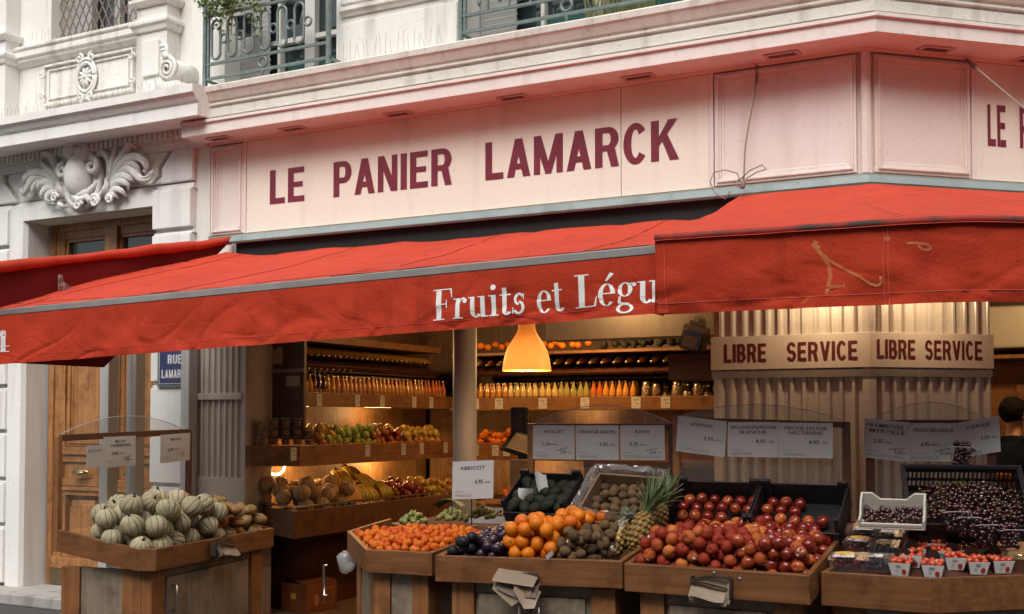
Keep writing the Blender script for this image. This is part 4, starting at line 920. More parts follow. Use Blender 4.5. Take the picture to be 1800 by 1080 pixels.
# rope-light ring and bulb under the middle shelf
RL = T('ring_lamp', 'glowing ring lamp under the middle shelf above the netted melons', 'lamp', (-5.1, .42, 1.2))
c_ = on_y(484, 822, .42); mb = MB(); mb.tube([(c_.x + .10 * math.cos(R_(a)), .42, c_.z + .015 + .075 * math.sin(R_(a))) for a in range(180, 361, 12)], .010, 8); RL.part('tube', mb, BULB)
mb = MB(); mb.box(c_.x - .12, c_.x + .12, .41, .43, c_.z + .012, c_.z + .03); RL.part('bracket', mb, BLACKP)
lamp('ring_lamp_glow', (c_.x, .36, c_.z - .02), 1.3, size=.08)
# pendant lamp
pc = at_y(926, 652, 7.2); LP = T('pendant_lamp', 'amber bell-shaped pendant lamp glowing below the awning', 'lamp', (pc.x, pc.y, pc.z), FW)
rr = 43 / 2000 * 7.2; mb = MB()
pr = [(rr * r, pc.z + .275 * z) for r, z in ((1, 0), (.985, .10), (.94, .26), (.85, .45), (.70, .62), (.52, .77), (.40, .89), (.345, 1.0), (.33, 1.35), (.30, 1.45))]
mb.lathe(pr, 36, (pc.x, pc.y, 0))
SHADE = mat('amber_lamp_shade', (.72, .27, .035), .45, emit=((1.0, .33, .04), .20))
_nt = SHADE.node_tree; _tl = _nt.nodes.new('ShaderNodeBsdfTranslucent'); _tl.inputs[0].default_value = (1.0, .55, .18, 1); _mx = _nt.nodes.new('ShaderNodeMixShader'); _mx.inputs[0].default_value = .035
_nt.links.new(_nt.nodes['Principled BSDF'].outputs[0], _mx.inputs[1]); _nt.links.new(_tl.outputs[0], _mx.inputs[2]); _nt.links.new(_mx.outputs[0], _nt.nodes['Material Output'].inputs[0])
LP.part('lamp_shade', mb, SHADE, smooth=True)
mb = MB(); mb.blob((pc.x, pc.y, pc.z + .13), .035, 12, 8); LP.part('bulb', mb, mat('lamp_bulb', (1, .9, .7), .5, emit=((1, .75, .4), 12)))
mb = MB(); mb.tube([(pc.x, pc.y, pc.z + .38), (pc.x, pc.y, 2.66)], .008, 6); LP.part('cable', mb, BLACKP)
lamp('pendant_glow', (pc.x, pc.y, pc.z + .03), 16, color=(1, .68, .36), size=.05, fr=FW)
# grey round post in the entrance
q = on_y(811, 700, 0.0); mb = MB(); mb.lathe([(.088, .03), (.088, 2.70)], 28, (q.x, 0.05, 0), cap=True)
single('round_post', mb, WGREY, 'round grey post standing in the shop entrance', 'post', (q.x, .05, 0), smooth=False)
for p_ in bpy.data.objects['round_post'].data.polygons: p_.use_smooth = len(p_.vertices) == 4
# notices on the gable
mb = MB(); p1, p2 = on_y(467, 612, .292), on_y(497, 642, .292); mb.prism([(p1.x, p2.z + .02), (p1.x + .05, p2.z + .03), (p1.x + .06, p2.z), (p2.x - .05, p2.z + .015), (p2.x - .03, p2.z), (p2.x, p2.z + .01), (p2.x, p1.z), (p2.x - .06, p1.z + .01), (p2.x - .08, p1.z - .025), (p2.x - .1, p1.z), (p1.x, p1.z)], .291, .294, 'y')
single('notice', mb, mat('yellowed_paper', (.42, .34, .26), .8), 'torn paper notice high on the brown gable panel', 'notice', (p1.x, .292, p2.z))
p1, p2 = on_y(503, 663, .285), on_y(527, 679, .285); mb = MB(); mb.box(p1.x, p2.x, .284, .287, p2.z, p1.z + .01)
single('notice', mb, mat('dull_paper', (.44, .37, .29), .8), 'plain paper slip under the metal strip on the gable panel', 'notice', (p1.x, .285, p2.z))
# ------------------------------------------------------------------ bottles and jars
def bottle_mesh(name, m, h=.235, r=.031, capm=None, lab=True):
    b = MB(); b.lathe([(0, 0), (r * .9, 0), (r, .01), (r, h * .56), (r * .92, h * .64), (r * .5, h * .80), (r * .38, h * .88), (r * .38, h * .93)], 14)
    b.lathe([(r * .45, h * .93), (r * .45, h), (0, h)], 12, mi=1)
    if lab: b.lathe([(r * 1.01, h * .16), (r * 1.01, h * .42)], 14, mi=2)
    me = b.mesh(name, [m, capm, PAPL], True); return me
PAPL = mat('orange_paper_label', (.36, .17, .055), .6, (.24, .10, .03), 60); CAPM = mat('dull_gold_cap', (.50, .36, .20), .25, metal=.9); CAPD = mat('dark_cap', (.02, .015, .012), .35)
def juice(n, c): return mat(n, c, .12, coat=.6)
JU = [juice('orange_juice', (.60, .25, .035)), juice('yellow_juice', (.62, .42, .14)), juice('amber_juice', (.52, .22, .045)), juice('green_yellow_juice', (.34, .27, .06)), juice('red_orange_juice', (.50, .11, .02)), juice('dark_red_juice', (.06, .008, .006))]
BM = [bottle_mesh('juice_bottle', j, capm=CAPM) for j in JU[:5]]; BD = bottle_mesh('dark_bottle', JU[5], .255, capm=CAPD)
WB = juice('white_label_ink', (.5, .45, .38))
rng = random.Random(5)
for k in range(35):
    y = .40 + k * .0655
    for row in range(3):
        x = XU - .062 - row * .075; M = FL @ Matrix.Translation((x + rng.uniform(-.006, .006), y + rng.uniform(-.008, .008) - row * .01, 1.791)) @ Matrix.Rotation(rng.uniform(0, 6), 4, 'Z')
        if k in (2, 3, 4): place('juice_bottle', BD, M, 'near-black juice bottle with pale label, among amber bottles on the left upper shelf', 'bottle', 'dark bottles on the left shelf')
        else: place('juice_bottle', BM[0 if k < 2 else 2 if k < 29 else 4], M, 'amber juice bottle in the close rows on the left upper shelf', 'bottle', 'bottles along the left shelf')
x = -4.42; k = 0
while x < -2.62:
    z_ = 1.767; j = 0 if x < -3.98 else (1 if x < -3.42 else (3 if x < -3.10 else 4 if x < -2.95 else 0))
    nm = ('orange', 'yellow', 'amber', 'green-yellow', 'red-orange')[j]
    for row in range(2):
        place('juice_bottle', BM[j], FL @ Matrix.Translation((x + rng.uniform(-.005, .005), 2.76 + row * .09, z_)), nm + ' juice bottle standing on the back upper shelf behind the round post', 'bottle', nm + ' juice bottles on the back shelf')
    x += .068
def jar_mesh(name, m, h, r, capm):
    b = MB(); b.lathe([(0, 0), (r, 0), (r, h * .78), (r * .85, h * .84)], 12); b.lathe([(r * .9, h * .84), (r * .9, h), (0, h)], 12, mi=1); return b.mesh(name, [m, capm], True)
NUT = mat('pale_nuts', (.50, .38, .24), .3, (.14, .07, .03), 70, 3, .4, 70, ramp=(.45, .55), coat=.5); NUT2 = mat('brown_nuts', (.32, .15, .06), .3, (.08, .035, .015), 60, 3, .4, 60, ramp=(.45, .55), coat=.5)
JM = [jar_mesh('nut_jar', NUT, .22, .042, CAPM), jar_mesh('nut_jar', NUT2, .20, .042, CAPM), jar_mesh('nut_jar', NUT2, .12, .042, CAPD), jar_mesh('nut_jar', NUT, .13, .042, CAPM)]
x = -2.52; k = 0
while x < -1.75:
    place('nut_jar', JM[(0, 1, 2, 0, 3, 1, 2, 1)[k % 8]], FL @ Matrix.Translation((x, 2.76, 1.767)), ('pale', 'tall brown', 'short brown', 'pale', 'short pale', 'tall brown', 'short brown', 'tall brown')[k % 8] + ' nut jar on the back shelf beside the corner pillar', 'jar', 'nut jars on the back shelf'); x += .1; k += 1
    place('nut_jar', JM[(1, 0, 1)[k % 3]], FL @ Matrix.Translation((x - .05, 2.86, 1.767)), 'nut jar standing in the second row on the back shelf by the pillar', 'jar', 'second row of nut jars')
lie = Matrix.Rotation(R_(98), 4, 'X')
for k in range(22):                          # bottles lying neck-out under the high shelf
    j = (0, 1, 0, 1, 2)[k % 5] if k < 15 else 2
    place('lying_bottle', BM[j], FL @ Matrix.Translation((-4.45 + k * .125, 2.93, 2.235)) @ Matrix.Rotation(R_(106), 4, 'X'), 'juice bottle lying neck outwards on the back rack under the high shelf', 'bottle', 'bottles lying on the back rack')
for k in range(26):
    place('lying_bottle', BM[2 if k % 3 else 3], FL @ Matrix.Translation((-4.93, .48 + k * .082, 2.25)) @ Matrix.Rotation(R_(106), 4, 'Y'), 'juice bottle lying neck outwards on the left rack near the ceiling', 'bottle', 'bottles lying on the left rack')
for k in range(8):
    place('lying_bottle', BM[3], FL @ Matrix.Translation((-4.92, .5 + k * .085, 2.085)) @ Matrix.Rotation(R_(94), 4, 'Y'), 'juice bottle lying low behind the upright bottles of the left shelf', 'bottle', 'bottles lying above the left shelf')
for k in range(10):
    place('lying_bottle', BM[3 if k < 7 else 0], FL @ Matrix.Translation((-3.75 + k * .115 + (.3 if k >= 7 else 0), 3.05, 2.06)) @ lie, 'juice bottle lying above the upright bottles of the back shelf', 'bottle', 'bottles lying above the back shelf')
for k in range(3):
    place('lying_bottle', BM[4], FL @ Matrix.Translation((-2.72 + k * .12, 3.05, 2.14)) @ lie, 'red-orange bottle stacked on top of the lying bottles at the back', 'bottle', 'red-orange bottles at the back')
mb = MB(); mb.box(-5.2, -4.72, .42, 2.6, 2.05, 2.068); mb.box(-3.9, -2.3, 2.8, 3.25, 2.02, 2.04); SH.part('rack_board', mb, DARKW)
# price tags along the shelf edges
tagm = MB(); tagm.box(-.036, .036, -.002, 0, -.052, .052)
tagm.box(-.024, .024, -.0027, -.002, .026, .034, 1); tagm.box(-.016, .010, -.0027, -.002, .012, .019, 1); tagm.box(-.004, .024, -.0027, -.002, -.012, -.003, 1); tagm.box(-.026, -.004, -.0027, -.002, -.034, -.030, 1)
TAGP = mat('cream_tag_paper', (.52, .47, .41), .7); TG = tagm.mesh('price_tag', [TAGP, INKG]); TG2 = tagm.mesh('price_tag', [PAPER, INKG])
rotY = Matrix.Rotation(R_(90), 4, 'Z')
for px in (561, 628, 672, 728, 758):
    p = on_x(px, 700, XU + .003); place('price_tag', TG, FL @ Matrix.Translation((XU + .003, p.y, 1.80)) @ rotY, 'small cream price tag on the edge of the left upper bottle shelf', 'price tag', 'tags on the left upper shelf')
for px in (516, 646, 709, 741, 783):
    p = on_x(px, 790, XM + .003); place('price_tag', TG, FL @ Matrix.Translation((XM + .003, p.y, 1.36)) @ rotY, 'small cream price tag on the left middle shelf below the apples', 'price tag', 'tags on the left middle shelf')
for px in (835, 877, 954, 1028, 1118, 1170):
    p = on_y(px, 712, 2.655); place('price_tag', TG, FL @ Matrix.Translation((p.x, 2.657, 1.79)) @ Matrix.Scale(1.25, 4, (1, 0, 0)), 'cream price tag on the edge of the back upper bottle shelf', 'price tag', 'tags on the back upper shelf')
for px in (836, 871, 890):
    p = on_y(px, 795, 2.567); place('price_tag', TG, FL @ Matrix.Translation((p.x, 2.567, 1.33)), 'cream price tag on the back middle shelf below the oranges', 'price tag', 'tags on the back middle shelf')
# ------------------------------------------------------------------ fruit meshes
def dent(depth, w=.45, crease=0.0, cw=.22):
    def f(v, th, ph):
        k = 1 - depth * math.exp(-(ph / w) ** 2) - depth * .5 * math.exp(-((math.pi - ph) / (w * .8)) ** 2)
        t = min(th, 2 * math.pi - th); k *= 1 - crease * math.exp(-(t / cw) ** 2) * math.sin(ph); return v * k
    return f
def fruit(name, r, m, fn=None, nu=20, nv=12, extra=None):
    b = MB(); b.blob((0, 0, 0), r, nu, nv, fn)
    if extra: extra(b)
    return b.mesh(name, m, True)
def stem(b): b.tube([(0, 0, .028), (0, 0, .034)], .003, 5, 1)
APR = fruit('apricot', (.0215, .021, .0202), mat('apricot_skin', (.56, .125, .008), .55, (.44, .050, .006), 16, 3, .05, 400, rnd=.6, ramp=(.45, .8), spec=.25), dent(.22, .35, .10))
ORA = fruit('orange', (.0345, .0345, .0335), [mat('orange_peel', (.66, .18, .004), .38, (.58, .125, .004), 20, 2, .25, 420, rnd=.5, spec=.35), mat('orange_stalk', (.10, .13, .02), .7)], dent(.07, .3), 26, 16, lambda b: b.blob((0, 0, .0315), (.005, .005, .003), 8, 5, mi=1))
PLU = fruit('plum', (.027, .025, .027), mat('dark_plum_skin', (.020, .009, .018), .34, (.045, .022, .040), 18, 3, rnd=.4), dent(.15, .35, .07))
PLB = fruit('blue_plum', (.028, .027, .027), mat('blue_black_plum_skin', (.007, .007, .010), .5, (.013, .014, .020), 18, 3, rnd=.3, spec=.3), dent(.12, .35, .05))
KIW = fruit('kiwi', (.025, .0255, .032), mat('kiwi_fuzz', (.14, .075, .028), .85, (.085, .046, .018), 60, 4, .5, 260, rnd=.4), None, 18, 12, lambda b: b.blob((0, 0, .031), (.006, .006, .003), 7, 5))
def avo(v, th, ph):
    k = 1 - .30 * max(0, math.cos(ph)) ** 1.2; return Vector((v.x * k, v.y * k, v.z * 1.0))
AVO = fruit('avocado', (.034, .034, .050), mat('avocado_skin', (.010, .011, .006), .6, (.020, .021, .011), 50, 4, .6, 180, rnd=.3, spec=.25), avo)
PEA = fruit('peach', (.030, .030, .0282), mat('peach_skin', (.23, .022, .008), .6, (.50, .15, .03), 12, 4, .1, 300, rnd=.7, ramp=(.50, .85), spec=.25), dent(.28, .33, .11), 22, 14)
NEC = fruit('nectarine', (.0305, .0305, .029), mat('nectarine_skin', (.17, .011, .006), .25, (.48, .11, .02), 12, 3, rnd=.45, ramp=(.52, .85), coat=.2), dent(.26, .33, .10), 22, 14)
MAN = fruit('mango', (.038, .034, .055), mat('mango_skin', (.20, .125, .045), .45, (.38, .075, .02), 7, 3, rnd=.45, ramp=(.60, .82), spec=.3), lambda v, th, ph: Vector((v.x + .010 * math.cos(ph) ** 2 * (1 if ph < 1.6 else -.3), v.y, v.z)))
CHE = fruit('cherry', (.0115, .0115, .0108), [mat('dark_cherry_skin', (.026, .0018, .003), .12, (.048, .004, .005), 25, rnd=.4, coat=.6), mat('cherry_stalk', (.13, .14, .03), .6)], dent(.2, .35), 12, 8, lambda b: b.tube([(0, 0, .009), (.003, 0, .022), (.010, .002, .036)], .0009, 4, 1))
APC = [fruit('apple', (.037, .037, .034), m, dent(.30, .38), 20, 12, lambda b: b.tube([(0, 0, .024), (.002, 0, .038)], .0018, 5)) for m in (
    mat('green_apple_skin', (.24, .33, .045), .28, (.32, .36, .07), 8, rnd=.4), mat('red_apple_skin', (.25, .022, .012), .25, (.40, .16, .03), 9, 3, rnd=.5, ramp=(.5, .8)), mat('yellow_apple_skin', (.50, .36, .06), .3, (.48, .24, .04), 8, rnd=.5), mat('red_yellow_apple_skin', (.42, .12, .025), .3, (.52, .32, .05), 9, rnd=.6))]
STK = mat('fruit_sticker', (.62, .60, .55), .4, (.50, .16, .10), 200, 2, ramp=(.55, .6))
def variants(me, n, r, amp, sticker=True):
    out = [me]
    for k in range(1, n):
        m = me.copy(); rx, ry, rz = 1 + amp * math.sin(k * 2.1), 1 + amp * math.sin(k * 3.7 + 1), 1 + amp * math.cos(k * 1.3)
        for v in m.vertices:
            q = v.co.normalized() if v.co.length > 0 else Vector((0, 0, 1)); f = 1 + amp * .9 * noise.noise(q * 1.6 + Vector((k * 5, 0, 0))); v.co = Vector((v.co.x * rx * f, v.co.y * ry * f, v.co.z * rz * f))
        out.append(m)
    if sticker:
        b = MB(); b.v = [tuple(v.co) for v in me.vertices]; b.f = [tuple(p.vertices) for p in me.polygons]; b.m = [p.material_index for p in me.polygons]; d = Vector((.3, -.8, .5)).normalized(); nm = len(me.materials)
        b.blob(d * r * .985, (.0075, .0075, .0015), 10, 5, M=d.to_track_quat('Z', 'Y').to_matrix(), mi=nm); out.append(b.mesh(me.name, list(me.materials) + [STK], True))
    return out
APR, ORA, PEA, NEC, KIW, PLU, AVO, MAN = variants(APR, 4, .024, .05, False), variants(ORA, 4, .0343, .035), variants(PEA, 5, .031, .05), variants(NEC, 5, .030, .05), variants(KIW, 5, .026, .06), variants(PLU, 4, .026, .07, False), variants(AVO, 3, .034, .05, False), variants(MAN, 4, .036, .07, False)
APC = [variants(a, 3, .037, .05) for a in APC]
# ribbed charentais melon and netted melon
MG = mat('melon_groove', (.045, .052, .026), .8)
MSK = mat('charentais_rind', (.40, .345, .215), .68, (.29, .245, .145), 22, 6, .35, 60, rnd=.3)
def rib(n, d):
    def f(v, th, ph):
        t = (th * n / (2 * math.pi)) % 1.0; t = min(t, 1 - t) * 2; return v * (1 - d * math.exp(-(t / .22) ** 2) * min(1, math.sin(ph) * 1.4)) * (1 - .10 * math.exp(-(ph / .3) ** 2))
    return f
b_ = MB(); b_.blob((0, 0, 0), (.060, .060, .058), 100, 20, rib(10, .06), mfn=lambda i, j: 1 if (j % 10 == 0 and 1 < i < 18) else 0)
b_.tube([(0, 0, .050), (.002, 0, .062), (.006, 0, .070)], [.008, .006, .007], 6, 1); MEL = b_.mesh('charentais_melon', [MSK, MG], True)
b_ = MB(); b_.blob((0, 0, 0), (.070, .070, .068), 60, 18, rib(10, .03), mfn=lambda i, j: 1 if (j % 6 == 0 and 2 < i < 16) else 0); b_.tube([(0, 0, .058), (.002, 0, .08)], .007, 6, 1)
CAN = b_.mesh('netted_melon', [mat('netted_rind', (.46, .30, .15), .7, (.38, .24, .12), 70, 6, .5, 90, rnd=.3), mat('netted_groove', (.25, .17, .07), .7)], True)
MEL = variants(MEL, 5, .06, .06, False); CAN = variants(CAN, 4, .07, .06, False)
# banana hand
def banana_hand():
    b = MB(); n = 6
    for k in range(n):
        a = R_(-32 + 64 * k / (n - 1)); pts = []; rs = []
        for i in range(13):
            t = i / 12; an = R_(80) * t; rr = .17
            p = Vector((math.sin(a) * (.02 + .10 * t) + (k - n / 2) * .012, -rr * math.sin(an) * math.cos(a * .5), -rr * (1 - math.cos(an)) * .8 + .006 * (k % 2)))
            pts.append(p); rs.append(.0175 * (min(1, t * 5 + .35)) * (1 if t < .82 else max(.35, (1 - t) / .18)))
        b.tube(pts, rs, 8); b.tube([pts[-1], pts[-1] + (pts[-1] - pts[-2]) * .4], [.006, .004], 6, 1)
    b.tube([(0, .03, .012), (0, 0, .0)], [.022, .03], 8, 1); return b.mesh('banana_bunch', [mat('banana_skin', (.52, .34, .035), .45, (.40, .27, .03), 12, 4, rnd=.3), mat('banana_tip', (.07, .05, .02), .7)], True)
BAN = banana_hand()
_pick = random.Random(77)
def pick(m): return _pick.choice(m) if isinstance(m, list) else m
# ------------------------------------------------------------------ heaps
def inside(poly, x, y, r):
    n = len(poly)
    for i in range(n):
        a, b = poly[i], poly[(i + 1) % n]; ex, ey = b[0] - a[0], b[1] - a[1]; L = math.hypot(ex, ey)
        if ((x - a[0]) * -ey + (y - a[1]) * ex) / L < r: return False     # counter-clockwise polygons
    return True
def ccw(poly):
    A = sum(poly[i][0] * poly[(i + 1) % len(poly)][1] - poly[(i + 1) % len(poly)][0] * poly[i][1] for i in range(len(poly))); return poly if A > 0 else poly[::-1]
def heap(n, r, poly, floor, seed, tries=40, mound=None, rv=1.0, sq=.93, pile=None):
    """drop n balls one by one into a tray, each at the lowest resting place found; pile = balls already lying there"""
    rng = random.Random(seed); poly = ccw(poly); xs = [p[0] for p in poly]; ys_ = [p[1] for p in poly]; P = list(pile or []); out = []; g = 2 * r * sq
    for _ in range(n):
        best = None
        for t in range(tries):
            x, y = rng.uniform(min(xs), max(xs)), rng.uniform(min(ys_), max(ys_))
            if not inside(poly, x, y, r * rv): continue
            z = floor(x, y) + r
            for q in P:
                dx, dy = x - q[0], y - q[1]; gg = (r + q[3]) * sq; d2 = dx * dx + dy * dy
                if d2 < gg * gg: z = max(z, q[2] + math.sqrt(gg * gg - d2))
            sc = z - (mound(x, y) if mound else 0)
            if best is None or sc < best[0]: best = (sc, x, y, z)
        if best: P.append((best[1], best[2], best[3], r)); out.append((best[1], best[2], best[3]))
    return out
def scatter(name, mesh, pts, label, cat, group, seed, fr=None, s0=.92, s1=1.08, rot='any'):
    rng = random.Random(seed)
    for p in pts:
        if rot == 'any': Rm = Matrix.Rotation(rng.uniform(0, 6.3), 4, 'Z') @ Matrix.Rotation(rng.uniform(0, 3.1), 4, 'X') @ Matrix.Rotation(rng.uniform(0, 6.3), 4, 'Y')
        else: Rm = Matrix.Rotation(rng.uniform(0, 6.3), 4, 'Z') @ Matrix.Rotation(rng.gauss(0, rot), 4, 'X') @ Matrix.Rotation(rng.gauss(0, rot), 4, 'Y')
        place(name, pick(mesh), (FL if fr is None else fr) @ Matrix.Translation(p) @ Rm @ Matrix.Scale(rng.uniform(s0, s1), 4), label, cat, group)

# ------------------------------------------------------------------ stalls
def offs(pts, d):
    n = len(pts); out = []
    for i in range(n):
        ds = []
        if i > 0: ds.append(Vector((pts[i][0] - pts[i-1][0], pts[i][1] - pts[i-1][1])).normalized())
        if i < n - 1: ds.append(Vector((pts[i+1][0] - pts[i][0], pts[i+1][1] - pts[i][1])).normalized())
        ns = [Vector((q.y, -q.x)) for q in ds]; m = sum(ns, Vector((0, 0))).normalized(); m = m / m.dot(ns[0]); out.append((pts[i][0] + m.x * d, pts[i][1] + m.y * d))
    return out
def stall(label, pts, ztop, hb, fronts, doors, zf=.0, name='fruit_stall', inset=.055):
    """pts: back-left, front corners ..., back-right (street side outwards); ztop(x, y) = top of the tray boards"""
    bx = sum(p[0] for p in pts) / len(pts); by = sum(p[1] for p in pts) / len(pts)
    St = T(name, label, 'stall', (bx, by, zf)); ou = offs(pts, .0); inn = offs(pts, -.024); n = len(pts)
    for i in range(n - 1):
        mb = MB(); q = [ou[i], ou[i + 1], inn[i + 1], inn[i]]
        vs = [(p[0], p[1], ztop(*p) - hb) for p in q] + [(p[0], p[1], ztop(*p)) for p in q]
        mb.add(vs, [(0, 1, 2, 3), (4, 5, 6, 7), (0, 1, 5, 4), (1, 2, 6, 5), (2, 3, 7, 6), (3, 0, 4, 7)])
        dx, dy = pts[i+1][0] - pts[i][0], pts[i+1][1] - pts[i][1]
        St.part('front_board' if i in fronts else 'side_board', mb, OAK if abs(dx) > abs(dy) else OAKY, bevel=.003)
    mb = MB(); vs = [(p[0], p[1], ztop(*p) - hb + .012) for p in inn]; m = len(vs); vs += [(v[0], v[1], v[2] - .014) for v in vs]
    mb.add(vs, [tuple(range(m)), tuple(range(m, 2 * m))] + [(i, (i + 1) % m, m + (i + 1) % m, m + i) for i in range(m)]); St.part('tray_floor', mb, DARKW)
    cb = offs(pts, -inset); pb = offs(pts, -inset - .022)
    for i in range(n - 1):
        a, b = Vector(cb[i]), Vector(cb[i + 1]); d = b - a; L = d.length; d.normalize(); nn = Vector((d.y, -d.x)); zt = min(ztop(*pts[i]), ztop(*pts[i + 1])) - hb - .001
        def blk(mb, u0, u1, o0, o1, z0, z1):
            q = [a + d * u0 + nn * o0, a + d * u1 + nn * o0, a + d * u1 + nn * o1, a + d * u0 + nn * o1]
            mb.add([(p.x, p.y, z) for z in (z0, z1) for p in q], [(0, 1, 2, 3), (4, 5, 6, 7), (0, 1, 5, 4), (1, 2, 6, 5), (2, 3, 7, 6), (3, 0, 4, 7)])
        w = min(.115, L * .3)
        if L < .12:
            mb = MB(); blk(mb, .001, L - .001, -.03, 0, zf + .02, zt); St.part('corner_post', mb, OAKZ, bevel=.003); continue
        for u0, u1 in ((.001, w), (L - w, L - .001)):
            mb = MB(); blk(mb, u0, u1, -.03, 0, zf + .02, zt); St.part('corner_post', mb, OAKZ, bevel=.003)
        if i in doors:
            nd = doors[i]; g0, g1 = w + .004, L - w - .004
            mb = MB(); blk(mb, g0, g1, -.028, -.016, zt - .05, zt); blk(mb, g0, g1, -.03, -.026, zf + .02, zt - .05); St.part('rail', mb, PALE)
            for k in range(nd):
                u0 = g0 + .02 + (g1 - g0 - .04) * k / nd; u1 = g0 + .02 + (g1 - g0 - .04) * (k + 1) / nd - .006
                mb = MB(); blk(mb, u0, u1, -.024, -.004, zf + .06, zt - .055); do = St.part('door', mb, PALE, bevel=.002)
                hu = u1 - .045 if (k == 0 and nd == 2) else u0 + .045
                mb = MB(); h0 = zt - .10
                P3 = lambda u, o, z: (a + d * u + nn * o).to_3d() + Vector((0, 0, z))
                mb.tube([P3(hu, -.004, h0), P3(hu, .022, h0), P3(hu, .022, h0 - .13), P3(hu, -.004, h0 - .13)], .007, 8); St.part('handle', mb, CHROME, do, smooth=True)
        else:
            mb = MB(); blk(mb, w + .002, L - w - .002, -.026, -.012, zf + .02, zt); St.part('panel', mb, PALE)
    return St
def slope_y(y0, z0, k): return lambda x, y: z0 + max(0, (y - y0)) * k
def guard(St, xl, xr, y, z0, ztl, ztr, arch, zg, tilt=0.0):
    """two posts, a top bar and an arched acrylic sheet at the back of a stall"""
    for x, zt in ((xl, ztl), (xr, ztr)):
        mb = MB(); mb.box(x - .018, x + .018, y - .012, y + .012, z0, zt); St.part('back_post', mb, DARKW if x == xr else OAKZ, bevel=.002)
    mb = MB(); mb.bar((xl, y - .001, ztl - .016), (xr, y - .001, ztr - .016), .022, .030); St.part('top_bar', mb, DARKW, bevel=.002)
    mb = MB(); pts = [(xl + .012, zg), (xr - .012, zg)] + [(xr - .012 + (xl - xr + .024) * i / 24, ztr + (ztl - ztr) * i / 24 + arch * math.sin(math.pi * i / 24) ** .8) for i in range(25)]
    mb.prism(pts, y + .013, y + .017, 'y'); g = St.part('acrylic_guard', mb, CLEAR)
    mb = MB(); mb.tube([(p[0], y + .015, p[1]) for p in pts[2:]], .0028, 6); St.part('guard_edge', mb, glassy('acrylic_edge', (.9, .92, .9), .2, .25, .35), g)

def card(lines, price, unit, origin, tl, tr, bl, stamp=None, y=None, fr=None, label='', serif=False, pw=.30, thick=.0015):
    """a printed price card; tl/tr/bl are its corners in the frame of its rail"""
    tl, tr, bl = Vector(tl), Vector(tr), Vector(bl); U = tr - tl; V = bl - tl; Nn = V.cross(U).normalized()
    if Nn.dot(((RI if fr is FR else LI) @ Vector((0, 0, EYE))) - tl) < 0: Nn = -Nn
    w, h = U.length, V.length; Cn = tl + U / 2 + V / 2
    K = T('price_card', label, 'price card', Cn, fr); mb = MB()
    def P_(u, v, o): return tl + U * (u / w) + V * (v / h) + Nn * (o + .004 * math.sin(math.pi * v / h) * math.sin(math.pi * u / w))
    gx, gy = 6, 4; vs = []
    for o in (0, thick):
        for j in range(gy + 1):
            for i in range(gx + 1): vs.append(P_(w * i / gx, h * j / gy, o))
    q = gx + 1; s_ = q * (gy + 1); fs = []
    for o in (0, s_): fs += [(o + j * q + i, o + j * q + i + 1, o + (j + 1) * q + i + 1, o + (j + 1) * q + i) for j in range(gy) for i in range(gx)]
    ring_ = list(range(q)) + [j * q + gx for j in range(1, gy + 1)] + [gy * q + i for i in range(gx - 1, -1, -1)] + [j * q for j in range(gy - 1, 0, -1)]
    fs += [(ring_[i], ring_[(i + 1) % len(ring_)], ring_[(i + 1) % len(ring_)] + s_, ring_[i] + s_) for i in range(len(ring_))]
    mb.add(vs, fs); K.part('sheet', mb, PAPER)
    mb = MB(); f = lambda u, v: P_(u, v, thick + .0012); g = lambda u, v: f(u, -v)
    th = h * .135
    for i, ln in enumerate(lines):
        wd = min(w * .90, len(ln) * th * .80); put_text(mb, ln, th, g, w * .5, -(h * (.20 + .135 * i) + (.03 * h if len(lines) == 1 else 0)), .008, width=wd)
    if price: put_text(mb, price, h * .15, g, w * (pw + .36 if stamp is None else .32), -h * .60, .010, width=w * .19); put_text(mb, unit, h * .07, g, w * (pw + .57 if stamp is None else .53), -h * .585, .006)
    if stamp: put_text(mb, 'PROMOTION', h * .065, g, w * .72, -h * .72, .004, rot=R_(12)); put_text(mb, stamp, h * .11, g, w * .74, -h * .82, .012); put_text(mb, '€/lot', h * .06, g, w * .89, -h * .81, .004)
    K.part('lettering', mb, INK, recalc=False)
    mb = MB(); put_text(mb, 'CATÉGORIE 1', h * .05, g, w * .18, -h * .82, .003)
    if origin: put_text(mb, origin, h * .11, g, w * (.08 + min(.42, len(origin) * .030)), -h * .945, .0, width=min(w * .84, len(origin) * h * .085))
    K.part('origin_line', mb, INKG, recalc=False); return K
def cards_y(y, px4): return [on_y(x_, y_, y) for x_, y_ in px4]

# peach and nectarine stall
YB = -1.50
zt = slope_y(-2.395, .99, .155)
S1 = stall('oak stall heaped with peaches and nectarines in front of the corner pillar', [(-.645, -1.62), (-.645, -2.395), (.192, -2.395), (.192, -1.62)], zt, .125, (1,), {1: 1})
guard(S1, -.71, .165, YB, 1.02, 1.655, 1.632, .075, 1.10)
mb = MB(); mb.box(-.64, .187, -1.62, -1.49, .9, 1.10); S1.part('back_board', mb, DARKW)
mb = MB()
for px, py in ((1255, 1008), (1300, 1018)): p = on_y(px, py, -2.397); mb.blob((p.x, -2.397, p.z), (.008, .003, .008), 8, 6)
S1.part('screw_head', mb, CHROME)
